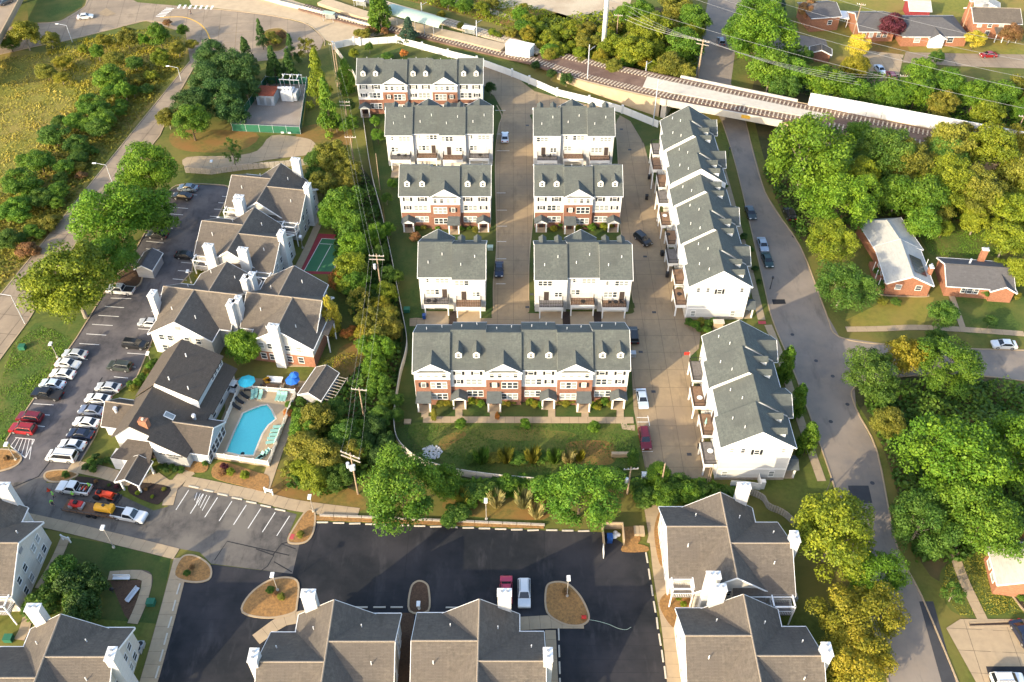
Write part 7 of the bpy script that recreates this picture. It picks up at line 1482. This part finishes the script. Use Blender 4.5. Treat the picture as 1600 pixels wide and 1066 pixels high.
# ================================================================ PEOPLE
def skin_obj(name, verts, edges, radii, m, parent, sub=2):
    me = bpy.data.meshes.new(name); me.from_pydata(verts, edges, []); o = bpy.data.objects.new('tmp', me); COL.objects.link(o)
    sk = o.modifiers.new('s', 'SKIN'); sk.use_smooth_shade = True
    for i, v in enumerate(me.skin_vertices[0].data): v.radius = radii[i] if isinstance(radii[i], tuple) else (radii[i], radii[i]); v.use_root = (i == 0)
    sb = o.modifiers.new('d', 'SUBSURF'); sb.levels = sub; sb.render_levels = sub
    bpy.context.view_layer.update(); m2 = bpy.data.meshes.new_from_object(o.evaluated_get(bpy.context.evaluated_depsgraph_get())); COL.objects.unlink(o); bpy.data.objects.remove(o)
    m2.materials.clear(); m2.materials.append(MATS[m])
    for p in m2.polygons: p.use_smooth = True
    return link(bpy.data.objects.new(name, m2), parent)
def person(px, rz, label, top='hi_vis', legs='jeans', stride=.18, bend=0.0, reach=.1, hat=True):
    T = thing('person', label, 'person', (*G2(px), .04), R(rz)); b = bend
    hip = (0, 0, .95); ch = (b * .35, 0, 1.32); nk = (b * .5, 0, 1.5); hd = (b * .6 + .02, 0, 1.64)
    V_ = [hip, (b * .15, 0, 1.12), ch, nk, hd, (b * .6 + .02, 0, 1.73)]; E_ = [(0, 1), (1, 2), (2, 3), (3, 4), (4, 5)]; Rr = [.15, .135, .16, .06, .1, .075]
    def chain(pts, rad, root):
        i = root
        for p, r in zip(pts, rad): V_.append(p); Rr.append(r); E_.append((i, len(V_) - 1)); i = len(V_) - 1
    for s, st in ((1, stride), (-1, -stride)):
        chain([(0, s * .1, .9), (st * .6 + .05, s * .11, .5), (st, s * .11, .09), (st + .15, s * .12, .04)], [.095, .065, .045, .035], 0)
        chain([(b * .42, s * .2, 1.42), (b * .42 - st * .5 + reach * .4, s * .26, 1.14), (b * .42 - st * .6 + reach, s * .24, .92), (b * .42 - st * .6 + reach * 1.2, s * .23, .82)], [.065, .048, .036, .028], 2)
        n0 = len(V_) - 1; wx, wy, wz = V_[n0]
        for k, (dx, dy, L_) in enumerate(((.03, 0, .09), (.012, 0, .1), (-.008, 0, .095), (-.026, 0, .075), (.05, -.02 * s, .05))): V_.append((wx + dx, wy + dy, wz - L_)); Rr.append(.009); E_.append((n0, len(V_) - 1))
    skin_obj('body', V_, E_, Rr, 'skin', T)
    V_, E_, Rr = [(b * .05, 0, 1.0), (b * .15, 0, 1.14), ch, (b * .48, 0, 1.46)], [(0, 1), (1, 2), (2, 3)], [.165, .15, .178, .085]
    for s, st in ((1, stride), (-1, -stride)): chain([(b * .42, s * .205, 1.42), (b * .42 - st * .4 + reach * .3, s * .25, 1.2)], [.08, .062], 2)
    skin_obj('shirt', V_, E_, Rr, top, T)
    V_, E_, Rr = [(0, 0, .98), (0, 0, .9)], [(0, 1)], [.16, .15]
    for s, st in ((1, stride), (-1, -stride)): chain([(0, s * .1, .86), (st * .6 + .05, s * .11, .5), (st, s * .11, .12)], [.11, .082, .066], 1)
    skin_obj('trousers', V_, E_, Rr, legs, T)
    MB().ball((b * .6 + .02, 0, 1.72), .125, .115, .1).build('hat' if hat else 'hair', 'hi_vis' if hat else 'wood_dark', T, smooth=True)
    for s in (-1, 1): MB().ball((b * .6 + .115, s * .035, 1.665), .012, .012, .012, 6, 4).build('eye', 'black_plastic', T)
    MB().ball((b * .6 + .125, 0, 1.63), .018, .014, .022, 6, 4).build('nose', 'skin', T)
    return T
person((86, 779), 20, 'person in green safety shirt standing in the road by the red cone', stride=.15); person((84, 790), -60, 'person in green safety shirt bending forward on the entrance drive', bend=.5, reach=.25, stride=.1)
person((117, 779), 100, 'person in green safety shirt standing at the side of the work pickup', stride=.08); person((144, 765), 200, 'person in green safety shirt leaning on the pickup tailgate', bend=.3, reach=.3, stride=.12)
person((299, 24), 170, 'person in dark clothes walking across the station road', top='black_plastic', hat=False, stride=.25)
c = thing('traffic_cone', 'orange-red road work marker beside the workers in the drive', 'cone', (*G2((76, 767)), .04)); MB().tube((0, 0, .04), (0, 0, .75), .2, .04, 10).build('cone', 'orange_red', c); MB().box(-.25, .25, -.25, .25, 0, .05).build('base', 'orange_red', c)
# ================================================================ SMALL THINGS
# bin enclosure
T = thing('bin_enclosure', 'white walled bin enclosure with open gate at the asphalt corner', 'enclosure', (*G2((957, 843)), 0))
for x0, x1, y0, y1 in ((-1.6, -1.45, -1.9, 1.9), (1.6, 1.75, -1.2, 1.9), (-1.6, 1.75, 1.9, 2.05)): MB().box(x0, x1, y0, y1, 0, 1.8).build('wall', 'concrete_walk', T)
MB().box(-1.75, -1.65, -3.6, -1.9, .1, 1.7).build('gate', 'fence_white', T)
def wbin(px, label, m, rz=0, s=1.0, z=.05):
    T = thing('wheeled_bin', label, 'bin', (*G2(px), z), rz); MB().box(-.3 * s, .3 * s, -.35 * s, .35 * s, .08, 1.0 * s).build('body', m, T, bevel=.03); MB().box(-.33 * s, .33 * s, -.39 * s, .39 * s, 1.0 * s, 1.07 * s).build('lid', m, T)
    for x in (-.25, .25): MB().tube((x * s - .04, .3 * s, .12), (x * s + .04, .3 * s, .12), .12, n=8).build('wheel', 'tyre', T)
wbin((952, 846), 'big blue bin inside the white walled enclosure', 'bin_blue', 0, 1.4); wbin((663, 498), 'blue recycling bin at the corner of the pair of townhouses', 'bin_blue'); wbin((1014, 280), 'dark bin beside the decks of the stepped row', 'black_plastic')
for p, l in (((1010, 312), 'bin pair below the deck with the red pots'), ((1034, 400), 'dark bin below the glass-sided deck'), ((1042, 433), 'dark bin at the corner deck of the stepped row'), ((1090, 610), 'dark bin below the dark deck of the four townhouses'), ((1100, 655), 'dark bin beside the plant-filled deck'), ((1093, 703), 'dark bin below the lowest deck of the four townhouses')): wbin(p, l, 'black_plastic', R(random.uniform(-20, 20)), 1.1, .09)
# air conditioners by the apartments
ac = MB().box(-.45, .45, -.45, .45, 0, .85).mesh('casing', 'metal_grey', bevel=.04); fan = MB().tube((0, 0, .85), (0, 0, .9), .36, n=14).mesh('fan_grille', 'black_plastic')
def acs(pts, label, group):
    for p in pts:
        T = thing('air_conditioner', label, 'air conditioner', (*G2(p), .02), 0, group); inst('casing', ac, T); inst('fan_grille', fan, T)
acs([(67, 864), (72, 856)], 'grey air conditioner by the wall of the balcony-stair wing', 'air conditioners by the balcony stairs'); acs([(218, 1018), (222, 1010)], 'grey air conditioner beside the patio path', 'air conditioners by the patio path'); acs([(1037, 845), (1037, 852)], 'grey air conditioner in the straw bed beside the long tan path', 'air conditioners in the straw bed'); acs([(1234, 929), (1240, 936)], 'grey air conditioner in the dark gap beside the street trees', 'air conditioners in the dark gap')
acs([(464, 567), (471, 568)], 'grey air conditioner on the patio of the brick-based apartments', 'air conditioners on the brick patio')
acs([(756, 320 + k * 0) for k in range(0)], '', '')
T = thing('patio_slab', 'pale concrete patio at the brick-based apartments', 'patio', (*G2((463, 568)), 0)); MB().box(-2.6, 2.6, -.9, .9, 0, .1).build('slab', 'concrete_walk', T)
# green utility boxes, meters
for p, l, m in (((237, 944), 'green utility box on the lawn beside the patio path', 'fence_green'), ((636, 487), 'green utility box on the lawn left of the pair of townhouses', 'fence_green'), ((766, 390), 'pale green utility box beside the pair of townhouses', 'canopy_green'), ((637, 660), 'pale concrete utility slab on the lawn by the bent fence', 'concrete_walk'), ((15, 1000), 'green utility box on the shaded lawn by the bottom path', 'fence_green'), ((36, 545), 'dark green kerbside box on the west lawn', 'fence_green'), ((1008, 746), 'white utility box at the end of the concrete street', 'steel_white'), ((988, 556), 'grey utility box on the grass tip by the concrete street', 'metal_grey')):
    T = thing('utility_box', l, 'utility box', (*G2(p), .02)); h = .25 if 'slab' in l else .85; MB().box(-.6, .6, -.5, .5, 0, h).build('casing', m, T, bevel=.03); MB().box(-.62, .62, -.52, .52, h, h + .05).build('lid', m, T)
T = thing('retaining_block', 'pale concrete block wall at the end of the lawn hollow', 'wall', (*G2((977, 713)), 0))
for k in range(4): MB().box(-2.4 + k * 1.15, -1.28 + k * 1.15, -.3, .3, 0, .9).build('block', 'concrete_walk', T)
# retaining timbers on the bank
T = thing('timber_edging', 'long pale timber edging along the bank above the wheel stops', 'edging')
for a in range(16):
    x = 500 + a * 22; MB().prism(band([G2((x, 806.5 + a * .95)), G2((x + 21, 807.4 + a * .95))], .3), 0, .45).build('timber', 'wood_grey', T)
# rock patch
rk = MB(); random.seed(3)
for k in range(190):
    a = random.uniform(0, 6.28); r = random.random() ** .5; p = G(675, 707); x = p.x + math.cos(a) * r * 1.75; y = p.y + math.sin(a) * r * 1.55; s = random.uniform(.1, .24)
    rk.ball((x, y, .04 + s * .3), s, s * random.uniform(.7, 1.1), s * .6, 6, 3)
o = rk.build('stone_patch', 'stones', fix=False); o['kind'] = 'stuff'; tag(o, 'patch of pale loose stones on the shaded corner of the lawn', 'stones')
for p_, l_ in (((960, 840), 'white bag pile in the bin enclosure next to the blue bin'),):
    T = thing('rubbish_bags', l_, 'rubbish', (*G2(p_), .03))
    for x_, y_, s_ in ((0, 0, .5), (.6, .3, .42), (.2, .7, .4)): MB().ball((x_, y_, s_ * .7), s_, s_ * .9, s_ * .75).build('bag', 'steel_white', T, smooth=True)
# hose and reel
hs = MB(); pts = crom([tuple(G(*p, .05)) for p in ((918, 968), (935, 971), (952, 976), (966, 982), (978, 984), (986, 980))], False, 6)
for a, b in zip(pts, pts[1:]): hs.tube(a, b, .032, n=5, cap=False)
tag(hs.build('garden_hose', 'canopy_green', fix=False), 'thin green hose snaking across the black asphalt from the mulch island', 'hose')
T = thing('hose_reel', 'dark red hose reel at the tip of the mulch island', 'reel', (*G2((912, 967)), .14)); MB().tube((-.35, 0, .35), (.35, 0, .35), .3, n=12).build('drum', 'red_paint', T); MB().box(-.4, .4, -.06, .06, 0, .3).build('stand', 'metal_dark', T)
# patio benches and grill
for p, rz, l, m in (((191, 906), 0, 'white bench table at the head of the small patio', 'steel_white'), ((209, 932), 68, 'pale blue bench along the edge of the small patio', 'galvanised')):
    T = thing('bench', l, 'bench', (*G2(p), .06), R(rz)); MB().box(-1.3, 1.3, -.25, .25, .4, .48).build('seat', m, T); MB().box(-1.3, 1.3, .25, .33, .45, .9).build('backrest', m, T)
    for x in (-1.1, 1.1): MB().box(x - .05, x + .05, -.2, .25, 0, .4).build('leg', 'metal_dark', T)
T = thing('grill', 'dark barbecue grill standing on the small patio', 'grill', (*G2((177, 926)), .06)); MB().ball((0, 0, .9), .4, .3, .28).build('bowl', 'black_plastic', T); MB().box(-.06, .06, -.06, .06, 0, .7).build('post', 'metal_dark', T)
# little white arbour signs
for p, rz, l in (((105, 846), -20, 'white twin-post sign frame at the corner lawn path'), ((421, 772), -20, 'white twin-post sign frame at the foot of the pool path')):
    T = thing('sign_frame', l, 'sign', (*G2(p), .02), R(rz))
    for x in (-.7, .7): MB().box(x - .1, x + .1, -.1, .1, 0, 1.5).build('post', 'trim_white', T)
    MB().box(-.7, .7, -.05, .05, .6, 1.3).build('board', 'trim_white', T)
T = thing('stone_pillar', 'pale stone pillar in the bed between the two right-hand rows', 'pillar', (*G2((1121, 513)), 0)); MB().box(-.9, .9, -.45, .45, 0, 1.7).build('shaft', 'concrete_walk', T); MB().box(-1.05, 1.05, -.6, .6, 1.7, 1.9).build('cap', 'concrete_white', T)
sheet('tactile_paving', [(1184, 502), (1196, 502), (1197, 507), (1185, 507)], .085, 'tactile_red')
sheet('tactile_paving', [(452, 834), (461, 836), (458, 844), (450, 842)], .14, 'tactile_red')
# deck furniture of the town house rows (x, y, z in metres on the deck)
def deckset(x, y, z, label, m='black_plastic', tbl=True):
    T = thing('deck_table', label, 'table', (x, y, z), R(random.uniform(-20, 20))); MB().tube((0, 0, .66), (0, 0, .72), .5, n=12).build('table_top', m, T); MB().tube((0, 0, 0), (0, 0, .66), .05, n=6).build('leg', 'metal_dark', T)
def dchair(x, y, z, label, m='black_plastic', rz=0, group=None):
    T = thing('deck_chair', label, 'chair', (x, y, z), rz, group); MB().box(-.3, .3, -.3, .3, .36, .44).build('seat', m, T); MB().box(-.3, .3, .24, .32, .44, .95).build('backrest', m, T)
    for a in (-.26, .26):
        for b in (-.26, .26): MB().box(a - .03, a + .03, b - .03, b + .03, 0, .36).build('leg', m, T)
zt = 3.17
for x, y, l in ((20.4, 134.9, 'round dark table on the red-brown deck of the three rear-view townhouses'), (14.0, 135.0, 'round dark table on the middle rear-view deck between the streets'), (-16.4, 135.2, 'round dark table on the cluttered deck of the pair of townhouses'), (-26.8, 186.9, 'round dark table on the cluttered deck of the four rear-view townhouses'), (7.6, 186.6, 'round dark table on the cluttered deck below the curved wall'), (-7.5, 186.9, 'round dark table on the end deck beside the street of the four rear-view townhouses')): deckset(x, y, zt, l)
for x, y, l in ((19.3, 135.1, 'dark chair on the red-brown deck of the three rear-view townhouses'), (21.6, 135.0, 'second dark chair past the table on the red-brown rear deck'), (-15.2, 135.3, 'dark chair on the cluttered deck of the pair of townhouses'), (-25.4, 187.0, 'dark chair on the cluttered deck of the four rear-view townhouses'), (8.9, 186.7, 'dark chair on the cluttered deck below the curved wall')): dchair(x, y, zt, l, rz=random.uniform(0, 6))
for y, l, m in ((97.5, 'round white table on the lowest dark deck of the four townhouses', 'steel_white'), (109.5, 'round white table on the third deck of the four townhouses', 'steel_white'), (137.2, 'round dark table on the corner deck of the stepped row', 'black_plastic'), (143.5, 'round tan table on the second deck of the stepped row', 'deck_boards'), (156.0, 'round dark table on the shaded deck of the stepped row', 'black_plastic'), (162.2, 'round white table on the sunny deck of the stepped row', 'steel_white')): deckset(33.2, y, zt + (.3 if y > 145 else 0) + (.3 if y > 158 else 0), l, m)
umbT = thing('umbrella', 'folded teal umbrella on the plant-filled deck of the four townhouses', 'umbrella', (33.3, 103.4, zt)); MB().tube((0, 0, 0), (0, 0, 2.3), .04, n=6).build('pole', 'steel_white', umbT); MB().tube((0, 0, .9), (0, 0, 2.3), .22, .05, 8).build('canopy', 'cloth_teal', umbT)
shr([(1096, 640), (1100, 648), (1097, 655)], ['green', 'mid'], 'potted plant on the plant-filled deck of the four townhouses', 'potted plants on the deck', (7, 9)) if False else None
fl = thing('flag', 'small red and white flag at the far deck of the four townhouses', 'flag', (33.0, 119.6, 3.2)); MB().tube((0, 0, 0), (-.4, 0, 2.2), .03, n=5).build('staff', 'steel_white', fl); MB().box(-1.3, -.3, -.03, .03, 1.2, 1.9).build('cloth', 'red_paint', fl)
